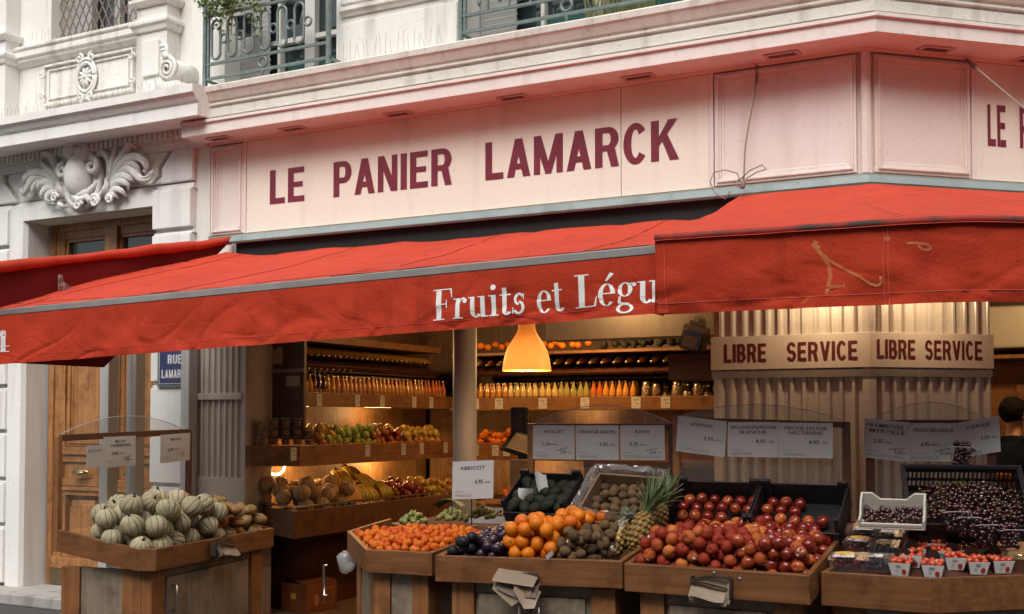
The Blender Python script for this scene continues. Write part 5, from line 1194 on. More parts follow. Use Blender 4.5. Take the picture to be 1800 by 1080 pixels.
# boxes behind the heap
def crate_geo(w, d, h, t=.008, lip=True, corner=.05, ch=.03):
    b = MB(); b.box(-w/2, w/2, 0, d, 0, t); b.box(-w/2, w/2, 0, t, t, h * .55); b.box(-w/2, w/2, d - t, d, t, h); b.box(-w/2, -w/2 + t, t, d - t, t, h); b.box(w/2 - t, w/2, t, d - t, t, h)
    if lip:
        for x in (-w/2, w/2 - corner): b.box(x, x + corner, d - t - .02, d - t - .0005, t, h + ch); b.box(x + (0 if x < 0 else corner - t - .012), x + (t + .012 if x < 0 else corner), .0085, .035, t, h + ch * .6)
    return b
XC = [(-.445, .425), (-.015, .425)]
for k, (xc, wv) in enumerate(XC):
    M = FL @ Matrix.Translation((xc, -1.80, 1.055)) @ Matrix.Rotation(R_(33), 4, 'X'); b = crate_geo(wv, .31, .125)
    me = b.mesh('fruit_crate', BLACKP); o = place('fruit_crate', me, M, ('black plastic crate of nectarines tilted behind the peaches, left one' if k == 0 else 'black plastic crate tilted behind the peaches, half empty, right one'), 'crate'); tidy(o, .002)
    rng = random.Random(31 + k)
    for j in range(4):
        for i in range(6):
            if k == 1 and (i > 2 and j > 1 or (i == 5)): continue
            if rng.random() < .08: continue
            lp = Vector((-wv / 2 + .045 + i * .067 + (j % 2) * .012, .05 + j * .068, .042 + rng.uniform(0, .01)))
            place('nectarine', pick(NEC), M @ Matrix.Translation(lp) @ Matrix.Rotation(rng.uniform(0, 6), 4, 'Z') @ Matrix.Rotation(rng.uniform(0, 3), 4, 'X'), 'shiny dark red nectarine lying in the ' + ('left' if k == 0 else 'right') + ' black crate behind the peaches', 'nectarine', ('left' if k == 0 else 'right') + ' crate nectarines')
poly = [(-.62, -2.37), (.168, -2.37), (.168, -1.70), (-.62, -1.70)]
fl1 = lambda x, y: .915 + (y + 2.395) * .19 + .02 * math.sin((x + .645) / .837 * math.pi)
pts = heap(320, .029, poly, fl1, 3, 45, lambda x, y: .03 * math.sin((x + .64) / .83 * math.pi) + .02, rv=.9, sq=.95)
rng = random.Random(8); A_, B_ = [], []
for p in pts: (A_ if p[0] + rng.uniform(-.22, .22) < -.12 - (p[1] + 2.1) * .35 else B_).append(p)
scatter('peach', PEA, A_, 'velvety pink-red peach heaped at the left and front of the stall before the corner pillar', 'peach', 'peaches heaped on the stall', 1)
scatter('nectarine', NEC, B_, 'glossy red nectarine heaped at the right of the peach stall', 'nectarine', 'loose nectarines on the peach stall', 2)
C3 = lambda y, *px: cards_y(y, px)
yc = YB - .022
card(['ANANAS'], '3,95', '€/Pièce', 'COSTA-RICA', *C3(yc, (1192, 731), (1278, 741), (1188, 793)), label='white price card reading ANANAS, tilted, left of the peach stall rail')
card(['BRUGNON/PECHE', 'BLANCHE'], '4,95', '€/Kg', 'ESPAGNE', *C3(yc, (1280, 742), (1369, 742), (1279, 803)), label='white price card reading BRUGNON/PECHE BLANCHE on the peach stall rail')
card(['PECHE JAUNE', 'NECTARINE'], '4,95', '€/Kg', 'ESPAGNE', *C3(yc - .002, (1369, 743), (1464, 744), (1369, 804)), label='white price card reading PECHE JAUNE NECTARINE on the peach stall rail')
# stack of paper bags in a holder
def bag_holder(label, c, w, h, fr=None, yaw=0):
    K = T('paper_bag_holder', label, 'bag holder', c, (FL if fr is None else fr)); K.o.matrix_world = (FL if fr is None else fr) @ Matrix.Translation(c) @ Matrix.Rotation(yaw, 4, 'Z'); K.b = (0, 0, 0)
    rng = random.Random(int(abs(c[0]) * 100)); mb = MB(); mb.box(-w/2 - .006, -w/2, -.035, 0, -.06, .02); mb.box(w/2, w/2 + .006, -.035, 0, -.06, .02); mb.box(-w/2 - .006, w/2 + .006, -.036, -.034, -.055, -.035); K.part('bracket', mb, mat('dark_wire', (.05, .03, .02), .5))
    for k in range(11):
        mb = MB(); w2 = w * rng.uniform(.88, 1.0); dz = rng.uniform(-.006, .006); o = -.004 - k * .0048; s = rng.uniform(-.015, .015); hk = h * (1.0 - .055 * k + rng.uniform(-.05, .05)); sk = rng.uniform(-.05, .05)
        def fn(u, v):
            x = (u - .5) * w2; b = .010 * math.sin((u - .4) * 3 + k * .3)
            return Vector((x + s * v, o - .010 * math.sin(v * 2.8) - .030 * v * v * k / 11 + .004 * noise.noise(Vector((x * 15, v * 3, k))) - .012 * max(0, .12 - v) / .12, .026 - .0045 * k + dz + b - hk * v + x * sk + .010 * noise.noise(Vector((x * 9, k, 1))) * v))
        mb.grid(fn, 12, 10); K.part('paper_bag', mb, KRAFT if k % 3 else KRAFT2, smooth=True, recalc=False)
    return K
p = on_y(1253, 1022, -2.40); bag_holder('stack of kraft paper bags clipped to the front of the peach stall', (p.x, -2.40, p.z), .17, .11)

# orange, plum and kiwi stall
zt2 = slope_y(-2.47, .99, .15)
S2 = stall('oak stall with oranges, dark plums, kiwis and pineapples in the middle of the row', [(-1.566, -1.62), (-1.566, -2.53), (-.652, -2.40), (-.652, -1.62)], zt2, .125, (1,), {1: 2})
guard(S2, -1.585, -.745, -1.47, 1.02, 1.618, 1.620, .10, 1.10)
mb = MB(); mb.box(-1.56, -.66, -1.62, -1.46, .9, 1.12); S2.part('back_board', mb, DARKW)
fl2 = lambda x, y: .905 + (y + 2.5) * .17
def strip(xa, xb, ya, yb, lean=.05): return [(xa, ya), (xb, ya), (xb + lean, yb), (xa + lean, yb)]
bdr = lambda x: -2.50 + (x + 1.566) * .142
pl1 = heap(9, .030, [(-1.54, -2.50), (-1.42, -2.48), (-1.40, -2.36), (-1.54, -2.36)], fl2, 5, 30); pl1r = [(p[0], p[1], p[2], .030) for p in pl1]
scatter('blue_plum', PLB, pl1, 'large blue-black plum at the front left corner of the orange stall', 'plum', 'blue-black plums', 3)
pl2 = heap(112, .0265, [(-1.54, -2.48), (-1.27, -2.45), (-1.13, -1.75), (-1.54, -1.75)], fl2, 6, 40, pile=pl1r)
scatter('plum', PLU, pl2, 'small dark purple plum heaped between apricots and oranges', 'plum', 'dark plums on the orange stall', 4)
allp = pl1r + [(p[0], p[1], p[2], .0265) for p in pl2]
og = heap(92, .0335, [(-1.27, -2.45), (-1.0, -2.41), (-.93, -1.85), (-1.14, -1.85)], fl2, 12, 60, lambda x, y: .045 - abs(x + 1.10) * .10, rv=.7, pile=allp)
scatter('orange', ORA, og, 'bright orange heaped between the dark plums and kiwis on the front stall', 'orange', 'oranges on the front stall', 5, s0=.95, s1=1.06)
allp += [(p[0], p[1], p[2], .0335) for p in og]
kw = heap(84, .0262, [(-1.02, -2.43), (-.815, -2.40), (-.76, -1.80), (-.93, -1.80)], lambda x, y: fl2(x, y) + .01, 7, 45, lambda x, y: .03, pile=allp)
scatter('kiwi', KIW, kw, 'brown fuzzy kiwi heaped between oranges and pineapples', 'kiwi', 'kiwis on the front stall', 6)
mb = MB(); p = on_y(905, 1002, -2.45)
PB = T('paper_bag_stack', 'loose grey kraft bags hanging crooked from the front of the orange stall', 'paper bags', (p.x, -2.45, p.z))
rng = random.Random(3)
yfr = lambda x: -2.53 + (x + 1.566) * .142 - .003
for k, (z0, dx, w_, d_, tilt) in enumerate(((1.0, 0.0, .20, .13, .0), (.965, .01, .19, .10, .10), (.95, .06, .10, .13, .5), (.985, -.01, .19, .08, -.05))):
    mb = MB()
    def fn(u, v): x = p.x + .04 + dx + (u - .5) * w_; return Vector((x, yfr(x) - .01 - .004 * k - d_ * .55 * v ** .8 + .006 * noise.noise(Vector((x * 14, v * 4, k))), p.z + .0 + (z0 - 1) - .05 * v - tilt * (u - .5) * .12 - .03 * k * v * (1 - abs(u - .5) * 1.5) - .02 * (u - .5)))
    mb.grid(fn, 10, 8); PB.part('paper_bag', mb, KRAFT if k != 1 else KRAFT2, smooth=True, recalc=False)
mb = MB(); mb.bar((p.x - .06, yfr(p.x) - .006, p.z - .03), (p.x + .14, yfr(p.x) - .006, p.z - .03), .01, .05); PB.part('bracket', mb, mat('dark_wire', (.05, .03, .02), .5))
# white paper corner under the oranges / kiwis
mb = MB(); q1, q2 = on_z(962, 985, 1.0), on_z(1000, 955, 1.03); mb.add([q1, q2, q2 + Vector((-.0, .01, .035)), q1 + Vector((-.01, 0, .02))], [(0, 1, 2, 3)]); mb.add([v + Vector((0, .004, 0)) for v in (q1, q2, q2 + Vector((0, .01, .035)), q1 + Vector((-.01, 0, .02)))], [(3, 2, 1, 0)])
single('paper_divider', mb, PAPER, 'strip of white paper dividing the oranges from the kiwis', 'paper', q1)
# kiwi carton wrapped in clear film, avocado crate
Mk = FL @ Matrix.Translation((-.90, -1.90, 1.065)) @ Matrix.Rotation(R_(38), 4, 'X') @ Matrix.Rotation(R_(-4), 4, 'Z')
KB = T('kiwi_carton', 'tilted carton of kiwis wrapped in crinkled clear film', 'carton', (0, 0, 0)); KB.o.matrix_world = Mk; KB.fr = Mk
mb = crate_geo(.36, .31, .13, .012, False); KB.part('box', mb, mat('brown_cardboard', (.22, .14, .08), .8, (.17, .105, .06), 8), bevel=.003)
mb = MB()
def film(u, v):
    a = 2 * math.pi * u; x = .178 * max(-1, min(1, 1.45 * math.cos(a))); y = .155 + .153 * max(-1, min(1, 1.45 * math.sin(a))); s = 1 + .14 * math.sin(v * math.pi) 
    return Vector((x * s + .014 * noise.noise(Vector((u * 40, v * 4, 1))), .165 + (y - .165) * s + .014 * noise.noise(Vector((u * 40, v * 4, 6))), .05 + .125 * math.sin(v * math.pi * .75) + .012 * noise.noise(Vector((u * 50, v * 5, 3)))))
mb.grid(film, 90, 8); KB.part('film', mb, glassy('crinkled_film', (.95, .93, .9), .12, .2, .16), recalc=False)
rng = random.Random(6)
for j in range(5):
    for i in range(6):
        if rng.random() < .1: continue
        place('kiwi', pick(KIW), Mk @ Matrix.Translation((-.145 + i * .053 + (j % 2) * .02, .05 + j * .056, .05 + rng.uniform(0, .03))) @ Matrix.Rotation(rng.uniform(0, 6), 4, 'Z') @ Matrix.Rotation(rng.uniform(0, 3), 4, 'X'), 'kiwi lying in the film-wrapped carton', 'kiwi', 'kiwis in the carton')
Ma = FL @ Matrix.Translation((-1.36, -1.86, 1.10)) @ Matrix.Rotation(R_(32), 4, 'X'); b = crate_geo(.36, .30, .11); o = place('fruit_crate', b.mesh('fruit_crate', BLACKP), Ma, 'black crate of avocados tilted under the AVOCAT price card', 'crate'); tidy(o, .002)
for j in range(4):
    for i in range(5): place('avocado', pick(AVO), Ma @ Matrix.Translation((-.135 + i * .067, .05 + j * .066, .05 + rng.uniform(0, .03))) @ Matrix.Rotation(rng.uniform(0, 6), 4, 'Z') @ Matrix.Rotation(R_(90) + rng.uniform(-.4, .4), 4, 'X'), 'dark avocado lying in the tilted black crate', 'avocado', 'avocados in the crate')
yc = -1.495
card(['AVOCAT'], '1,10', '€/Pièce', 'PEROU', *C3(yc, (937, 748), (1010, 748), (937, 807)), stamp='3,00', label='white price card reading AVOCAT on the middle stall rail')
card(['ORANGE NAVEL'], '3,95', '€/Kg', 'ESPAGNE', *C3(yc, (1012, 748), (1087, 748), (1013, 808)), label='white price card reading ORANGE NAVEL on the middle stall rail')
card(['KIWI'], '0,75', '€/Pièce', 'NOUVELLE ZELANDE', *C3(yc, (1090, 748), (1168, 748), (1091, 808)), stamp='3,50', label='white price card reading KIWI on the middle stall rail')
# hanging crumpled notes left of the avocados
mb = MB(); q = on_y(950, 848, -1.75)
mb.grid(lambda u, v: Vector((q.x + (u - .5) * .07 + .02 * v, -1.75 - .02 * math.sin(u * 3), q.z + .05 - .11 * v + .01 * math.sin(u * 5))), 6, 6); mb.grid(lambda u, v: Vector((q.x - .06 + (u - .5) * .09 - .03 * v, -1.80 - .03 * math.sin(u * 3 + v), q.z - .03 - .10 * v)), 6, 6)
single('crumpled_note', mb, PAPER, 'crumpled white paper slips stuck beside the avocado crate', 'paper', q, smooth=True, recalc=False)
# pineapples
def pineapple(label, base, top, r, cut=False, crown=.20):
    base, top = Vector(base), Vector(top); ax = (top - base); H = ax.length; Mq = ax.to_track_quat('Z', 'Y').to_matrix()
    K = T('pineapple', label, 'pineapple', base); K.o.matrix_world = FL @ Matrix.Translation(base) @ Mq.to_4x4(); K.b = (0, 0, 0); mb = MB()
    SK = mat('pineapple_skin', (.30, .155, .035), .6, (.16, .11, .03), 40, 5, .5, 60)
    def body(v, th, ph): return v
    mb.blob((0, 0, H / 2), (r, r, H / 2), 20, 16)
    nr = 9
    for i in range(nr):
        ph = math.pi * (i + 1) / (nr + 1); rr = r * math.sin(ph) ** .8; n = max(5, int(13 * math.sin(ph)))
        for j in range(n):
            th = 2 * math.pi * (j + (i % 2) * .5) / n; c = Vector((rr * math.cos(th), rr * math.sin(th), H / 2 + H / 2 * math.cos(ph)))
            nn = Vector((math.cos(th) * math.sin(ph), math.sin(th) * math.sin(ph), math.cos(ph) * .6)).normalized(); Mz = nn.to_track_quat('Z', 'Y').to_matrix()
            mb.blob(c, (.013, .013, .008), 6, 4, M=Mz)
    K.part('body', mb, SK, smooth=True)
    if cut:
        mb = MB(); mb.blob((0, r * .30, H * .46), (r * .86, r * .80, H * .40), 18, 12); K.part('cut_flesh', mb, mat('pineapple_flesh', (.62, .36, .06), .35, (.50, .27, .04), 25, 4, .3, 50), smooth=True)
        mb = MB(); mb.grid(lambda u, v: Vector(((r * 1.04 + .004 * noise.noise(Vector((u * 20, v * 8, 2)))) * math.cos(u * 6.283), (r * 1.04 + .004 * noise.noise(Vector((u * 20, v * 8, 7)))) * math.sin(u * 6.283), H * (.02 + v))), 40, 12); K.part('film', mb, glassy('cling_film', (.98, .97, .95), .06, .06, .0), recalc=False)
    mb = MB(); rng = random.Random(int(H * 1000)); LF = mat('pineapple_leaf', (.10, .145, .06), .5, (.17, .20, .11), 20, rnd=.2)
    for k in range(34):
        t = k / 34; a = k * 2.4; out = .10 * (1 - t) * crown / .2 + .012; hh = crown * (.55 + .5 * t); w = .013 * (1 - .3 * t); bz = H * .96 + .03 * t
        d = Vector((math.cos(a), math.sin(a), 0)); s_ = Vector((-d.y, d.x, 0)); P0 = []
        for i in range(6):
            f = i / 5; c = d * (.012 + out * f ** 1.6) + Vector((0, 0, bz + hh * (f - .28 * f * f * (1 - t)))); ww = w * (1 - f) ** .7 + .0005; P0 += [c - s_ * ww + d * .004, c, c + s_ * ww + d * .004]
        mb.add(P0, [(i * 3 + j, i * 3 + j + 1, i * 3 + j + 4, i * 3 + j + 3) for i in range(5) for j in (0, 1)])
    K.part('crown', mb, LF, smooth=True, recalc=False)
a = on_z(1092, 988, .965) + Vector((-.070, -.015, .02)); pineapple('halved pineapple in cling film showing yellow flesh at the stall edge', a + Vector((0, .06, .0)), a + Vector((.025, .165, .155)), .050, True, .07)
a = Vector((-.705, -2.19, 1.02)); pineapple('whole pineapple with spiky crown beside the cut one', a + Vector((.0, .06, .0)), a + Vector((.045, .12, .175)), .052, False, .21)
a = Vector((-.70, -2.02, 1.06)); pineapple('rearmost pineapple, partly hidden behind the whole one', a + Vector((.01, .08, .0)), a + Vector((.05, .14, .16)), .046, False, .17)

# apricot stall
zt3 = slope_y(-2.46, .99, .09)
S3 = stall('narrow oak stall of apricots with a slanted left corner', [(-2.425, -1.65), (-2.425, -2.06), (-2.007, -2.482), (-1.632, -2.452), (-1.632, -1.65)], zt3, .115, (1, 2), {}, inset=.05)
ap = heap(300, .0202, [(-2.40, -1.68), (-2.40, -2.05), (-1.995, -2.455), (-1.66, -2.43), (-1.66, -1.60), (-2.40, -1.60)], lambda x, y: .935 + (y + 2.46) * .125, 9, 45, lambda x, y: .05 * math.exp(-((x + 1.95) ** 2 + (y + 1.98) ** 2) / .12))
scatter('apricot', APR, ap, 'small orange apricot heaped on the slanted-corner stall', 'apricot', 'apricots on the stall', 7)
mb = MB(); q = on_x(618, 985, -2.45)
mb.blob((q.x - .03, q.y, q.z), (.05, .06, .075), 16, 12, lambda v, th, ph: v * (1 + .22 * noise.noise(v * 30)) * (.55 + .45 * min(1, ph / 1.2)), M=None); mb.tube([(q.x, q.y, q.z + .06), (q.x + .01, q.y, q.z + .09)], .006, 6)
single('plastic_bag', mb, glassy('milky_bag', (.9, .9, .9), .3, .15, .30), 'small milky plastic bag hanging on the side of the apricot stall', 'bag', q, smooth=True)
mb = MB(); q = on_x(632, 1010, -2.38)
mb.tube([(q.x - .03, q.y - .25, .86), (q.x - .055, q.y - .25, .86), (q.x - .055, q.y - .25, .70), (q.x - .03, q.y - .25, .70)], .007, 8); S3.part('handle', mb, CHROME, smooth=True)
yq = -1.72; tl, tr, bl = on_y(796, 812, yq), on_y(868, 809, yq), on_y(795, 878, yq)
card(['ABRICOT'], '6,95', '€/Kg', 'FRANCE', tl, tr, bl, label='white price card reading ABRICOT on a stick above the apricots')
mb = MB(); a = on_y(829, 872, yq + .008); mb.tube([a, a + Vector((.0, .0, -.16))], .004, 6); mb.box(a.x - .02, a.x + .02, yq + .004, yq + .012, a.z - .0, a.z + .03)
single('card_stick', mb, BLACKP, 'thin black stick holding the ABRICOT card', 'stick', a)
def grape(label, c, n, r, seed):
    rng = random.Random(seed); mb = MB()
    for k in range(n):
        th = rng.uniform(0, 6.3); q = math.sqrt(rng.random()); z = (1 - q * q) * .06 * rng.uniform(.4, 1.0); mb.blob((c[0] + q * r * math.cos(th), c[1] + q * r * .7 * math.sin(th), c[2] + z), (.0125, .0125, .015), 10, 7)
    for k in range(2): mb.tube([(c[0], c[1], c[2] + .03), (c[0] + rng.uniform(-.03, .03), c[1] + rng.uniform(-.02, .02), c[2] + .075)], .002, 4)
    return single('grape_bunch', mb, mat('green_grape_skin', (.20, .21, .055), .3, (.16, .175, .045), 20, sub=.1), label, 'grapes', c, smooth=True)
g1, g2, g3 = on_y(727, 918, -1.62), on_y(795, 913, -1.58), on_y(848, 908, -1.52)
grape('left bunch of green grapes in a clear tub behind the apricots', g1, 75, .085, 1); grape('middle bunch of green grapes behind the apricots under the green leaf', g2, 85, .10, 2); grape('right bunch of green grapes behind the ABRICOT stick', g3, 65, .08, 3)
mb = MB(); q = on_y(785, 888, -1.45); mb.grid(lambda u, v: Vector((q.x - .10 + .21 * u, q.y + .1 * v - .02, q.z - .01 + .045 * math.sin(u * 3.0) + .012 * math.sin(v * 3) - .02 * v)), 14, 6)
single('green_leaf_paper', mb, mat('green_tissue', (.016, .085, .030), .6), 'green tissue leaf sticking up between grapes and round post', 'tissue', q, smooth=True, recalc=False)
# table behind with a tray of dark berries
RT = T('rear_table', 'dark wooden table behind the apricots carrying grapes and dark berries', 'table', (-1.95, -1.3, 0))
mb = MB(); mb.box(-2.46, -1.59, -1.645, -1.02, 1.0, 1.03); RT.part('tabletop', mb, DARKW, bevel=.004)
for x in (-2.42, -1.67):
    for y in (-1.60, -1.06): mb = MB(); mb.box(x, x + .05, y, y + .05, 0, 1.0); RT.part('leg', mb, DARKW)
q = on_y(885, 893, -1.25); TB = T('berry_tray', 'shallow white-edged tray of black berries on the rear table', 'tray', (q.x, -1.25, 1.04))
mb = MB(); framebox(mb, 0, 1, 0, 1, 0, 1, .1) if False else None
mb = MB(); x0, x1 = q.x - .19, q.x + .17; mb.box(x0, x1, -1.36, -1.355, 1.032, 1.075); mb.box(x0, x1, -1.085, -1.08, 1.032, 1.10); mb.box(x0, x0 + .005, -1.355, -1.085, 1.032, 1.085); mb.box(x1 - .005, x1, -1.355, -1.085, 1.032, 1.085); mb.box(x0, x1, -1.36, -1.08, 1.0305, 1.0318); TB.part('tray', mb, mat('white_card_tray', (.5, .47, .43), .6))
bp_ = heap(220, .0085, [(x0 + .006, -1.35), (x1 - .006, -1.35), (x1 - .006, -1.09), (x0 + .006, -1.09)], lambda x, y: 1.045 + (y + 1.36) * .12, 13, 12)
b_ = MB(); b_.blob((0, 0, 0), (.009, .009, .0085), 8, 6); BBM = b_.mesh('black_berry', mat('black_berry_skin', (.010, .006, .009), .25, (.022, .012, .02), 20), True)
scatter('black_berry', BBM, bp_, 'tiny black berry in the white-edged tray on the rear table', 'berry', 'black berries in the tray', 5)
# melon stall (its long side runs towards the shop door)
mp = [LI @ Vector((x, y, 0)) for x, y in ((-2.36, 5.90), (-1.885, 5.745), (-1.79, 5.755), (-1.43, 6.86), (-1.97, 7.02))]
mp = [(p.x, p.y) for p in mp]
e_ = Vector((mp[3][0] - mp[2][0], mp[3][1] - mp[2][1])).normalized(); nrm = Vector((-e_.y, e_.x)) * (1 if (-e_.y * (mp[0][0] - mp[2][0]) + e_.x * (mp[0][1] - mp[2][1])) > 0 else -1)
dist = lambda x, y: (x - mp[2][0]) * nrm.x + (y - mp[2][1]) * nrm.y
zt4 = lambda x, y: .99 + max(0, dist(x, y) - .08) * .17
S4 = stall('oak corner stall heaped with striped melons and mangoes beside the door', mp[:4] + [mp[4]], zt4, .112, (2,), {2: 1}, inset=.05)
pin = offs([mp[4]] + mp[:4], -.035)
inner = [mp[4], offs(mp[:4], -.035)[0], *offs(mp[:4], -.035)[1:4]]
q2, q3 = Vector(mp[2]), Vector(mp[3])
alng = lambda x, y: (x - mp[2][0]) * e_.x + (y - mp[2][1]) * e_.y
def m_mound(x, y): return .075 * math.exp(-((alng(x, y) - .30) ** 2) / .14 - ((dist(x, y) - .22) ** 2) / .05)
fl4 = lambda x, y: .915 + max(0, dist(x, y)) * .22
polyM = [p for p in inner]
def sub(a0, a1, d0=.03, d1=.44): return [tuple(Vector(mp[2]) + e_ * a + nrm * d) for a, d in ((a0, d0), (a1, d0), (a1, d1), (a0, d1))]
pm = heap(45, .0565, [tuple(Vector(mp[2]) + e_ * a + nrm * d) for a, d in ((-.05, .11), (.02, .02), (.74, .02), (.66, .47), (-.04, .48))], fl4, 21, 60, m_mound, rv=.85, sq=.97)
scatter('charentais_melon', MEL, pm, 'grey-green melon with dark ribs piled on the stall by the door', 'melon', 'striped melons on the corner stall', 11, s0=.93, s1=1.02, rot=.55)
pg = heap(58, .041, [tuple(Vector(mp[2]) + e_ * a + nrm * d) for a, d in ((.70, .02), (1.14, .02), (1.14, .44), (.60, .44))], fl4, 22, 60, lambda x, y: .12 * math.exp(-((alng(x, y) - .72) ** 2) / .08 - ((dist(x, y) - .30) ** 2) / .05), rv=.9, pile=[(p[0], p[1], p[2], .0565) for p in pm])
scatter('mango', MAN, pg, 'brown-green mango blushed red, piled right of the striped melons', 'mango', 'mangoes on the corner stall', 12, s0=.9, s1=1.0)
# back frame of the melon stall
A0 = Vector((mp[0][0], mp[0][1], 0)) + Vector((nrm.x, nrm.y, 0)) * .0; A1 = LI @ Vector((-1.99, 7.05, 0)); yb = (A1 - A0).normalized()
def along(t, z, o=0): return Vector((A0.x + (A1.x - A0.x) * t - yb.y * o * -1 * 0, A0.y + (A1.y - A0.y) * t, z))
for t, z in ((.012, 1.555), (.985, 1.575)):
    mb = MB(); a = along(t, 1.0); mb.bar((a.x, a.y, .96), (a.x, a.y, z), .03, .03, up=(yb.x, yb.y, 0)); S4.part('back_post', mb, OAKZ if t < .5 else DARKW, bevel=.002)
mb = MB(); mb.bar(along(0.02, 1.545), along(.99, 1.565), .02, .034); S4.part('top_bar', mb, DARKW, bevel=.002)
mb = MB(); Gs = [along(.03, 1.06), along(.97, 1.06)] + [along(.97 - .94 * i / 24, 1.57 - .018 * i / 24 + .10 * math.sin(math.pi * i / 24) ** .8) for i in range(25)]
off = Vector((nrm.x, nrm.y, 0)) * .018; n = len(Gs); mb.add([g + off for g in Gs] + [g + off * 1.25 for g in Gs], [tuple(range(n)), tuple(range(n, 2 * n))] + [(i, (i + 1) % n, n + (i + 1) % n, n + i) for i in range(n)]); gg = S4.part('acrylic_guard', mb, CLEAR)
mb = MB(); mb.tube([g + off for g in Gs[2:]], .0028, 6); S4.part('guard_edge', mb, glassy('acrylic_edge', (.9, .92, .9), .2, .25, .35), gg)
def on_frame(px, py):           # pixel on the vertical plane of the melon rail, a little in front of it
    I = LI; o = I @ Vector((0, 0, EYE)); d = I.to_3x3() @ Vector(ray(px, py)); nn = Vector((nrm.x, nrm.y, 0)); nn = Vector((-yb.y, yb.x, 0)); P0 = A0 - nn * (0.022 if nn.dot(Vector((nrm.x, nrm.y, 0))) > 0 else -.022)
    return o + d * ((P0 - o).dot(nn) / d.dot(nn))
mb = None
card(['MELON', 'CHARENTAIS'], '4,95', '€/Pièce', '', on_frame(182, 769), on_frame(238, 766), on_frame(182, 823), stamp='9,00', label='grey-lit price card reading MELON CHARENTAIS on the melon rail')
card(['MANGUE'], '3,90', '€/Pièce', '', on_frame(282, 765), on_frame(334, 761), on_frame(281, 815), stamp='6,9', label='grey-lit price card reading MANGUE at the right end of the melon rail')
tl, tr, bl = on_frame(152, 784), on_frame(181, 782), on_frame(152, 823); K = T('small_notice', 'small white notice taped inside the melon stall guard', 'notice', tl); mb = MB(); d_ = (tr - tl); e2 = (bl - tl); nv = e2.cross(d_).normalized()
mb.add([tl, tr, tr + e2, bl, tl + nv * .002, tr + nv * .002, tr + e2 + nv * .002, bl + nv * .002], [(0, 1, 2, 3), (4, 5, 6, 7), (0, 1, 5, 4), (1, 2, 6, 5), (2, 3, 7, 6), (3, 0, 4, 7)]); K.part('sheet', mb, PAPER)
mb = MB(); sgn = 1 if nv.dot(Vector((0, 0, EYE)) - Vector((0, 0, 0)) - tl) > 0 else -1
toC = (LI @ Vector((0, 0, EYE)) - tl); oo = .003 if nv.dot(toC) > 0 else -.001
put_text(mb, 'pêrrich', .022, lambda u, v: tl + d_.normalized() * u + e2.normalized() * (-v) + nv * oo, d_.length / 2, -.035, .004, width=d_.length * .8); K.part('lettering', mb, INKG, recalc=False)
a = LI @ at_z(398, 968, .945); dv = LI.to_3x3() @ Vector((.36, 1.10, 0)); yaw = math.atan2(e_.y, e_.x)
mid = Vector((mp[2][0], mp[2][1], 0)) + Vector((e_.x, e_.y, 0)) * .56 - Vector((nrm.x, nrm.y, 0)) * .004
bag_holder('worn bundle of paper bags hung on the mango side of the melon stall', (mid.x, mid.y, .96), .16, .10, yaw=yaw)

# berry stall round the corner
def rfx(x, y): return r2l(x, y)
B0, B1 = (.205, -2.25), (.655, -2.25); dB = Vector((math.cos(R_(42)), math.sin(R_(42)))); B2 = (B1[0] + dB.x * 1.1, B1[1] + dB.y * 1.1)
zt5 = lambda x, y: .99 + max(0, min(y + 2.25, .9)) * .0
ztb = lambda x, y: .99
S5 = stall('oak stall of red berries, strawberries and cherries bending round the corner', [(.205, -1.42), B0, B1, B2, (B2[0] - dB.y * .8, B2[1] + dB.x * .8)], ztb, .145, (1, 2), {2: 2})
KA = LI @ at_z(1500, 930, 1.06)
bed = MB(); bed.prism([(-2.22, .90), (-2.22, .935), (-1.40, 1.16), (-1.40, .90)], .235, .62, 'x'); 
m2 = MB(); m2.prism([(0, .90), (0, .935), (.80, 1.14), (.80, .90)], 0.02, 1.05, 'x'); o_ = Vector((B1[0], B1[1], 0)) + Vector((-dB.y, dB.x, 0)) * .03
m2.v = [(o_.x + dB.x * v[0] - dB.y * v[1], o_.y + dB.y * v[0] + dB.x * v[1], v[2]) for v in m2.v]; bed.add(m2.v, m2.f); bed.box(.40, 1.05, -1.75, -.95, .90, 1.03)
S5.part('sloping_bed', bed, DARKW)
def bedz(x, y):
    z1 = .937 + max(0, (y + 2.22)) * .274
    dd = (x - o_.x) * -dB.y + (y - o_.y) * dB.x; u = (x - o_.x) * dB.x + (y - o_.y) * dB.y
    return z1 if u < .02 + .1 * 0 else min(z1, .937 + max(0, dd) * .256)
def bed_at(px, py, dz=0):
    z = 1.0
    for _ in range(14): q = on_z(px, py, z); z = .5 * z + .5 * (bedz(q.x, q.y) + dz)
    return Vector((q.x, q.y, z - dz))
guard(S5, .27, .90, -1.46, 1.05, 1.640, 1.640, .10, 1.10) if False else None
# rail and guard behind the berries
y5 = -1.40; pL, pR = on_y(1528, 745, y5), on_y(1742, 745, y5)
for x in (pL.x, pR.x): mb = MB(); mb.box(x - .02, x + .02, y5, y5 + .025, .9, 1.645); S5.part('back_post', mb, DARKW, bevel=.002)
mb = MB(); mb.bar((pL.x, y5 + .012, 1.625), (pR.x, y5 + .012, 1.625), .022, .03); S5.part('top_bar', mb, DARKW)
mb = MB(); pts_ = [(pL.x + .02, 1.12), (pR.x - .02, 1.12)] + [(pR.x - .02 + (pL.x - pR.x + .04) * i / 24, 1.64 + .085 * math.sin(math.pi * i / 24) ** .8) for i in range(25)]
mb.prism(pts_, y5 + .028, y5 + .032, 'y'); g5 = S5.part('acrylic_guard', mb, CLEAR)
mb = MB(); mb.tube([(p[0], y5 + .03, p[1]) for p in pts_[2:]], .0028, 6); S5.part('guard_edge', mb, glassy('acrylic_edge', (.9, .92, .9), .2, .25, .35), g5)
yc = y5 - .012
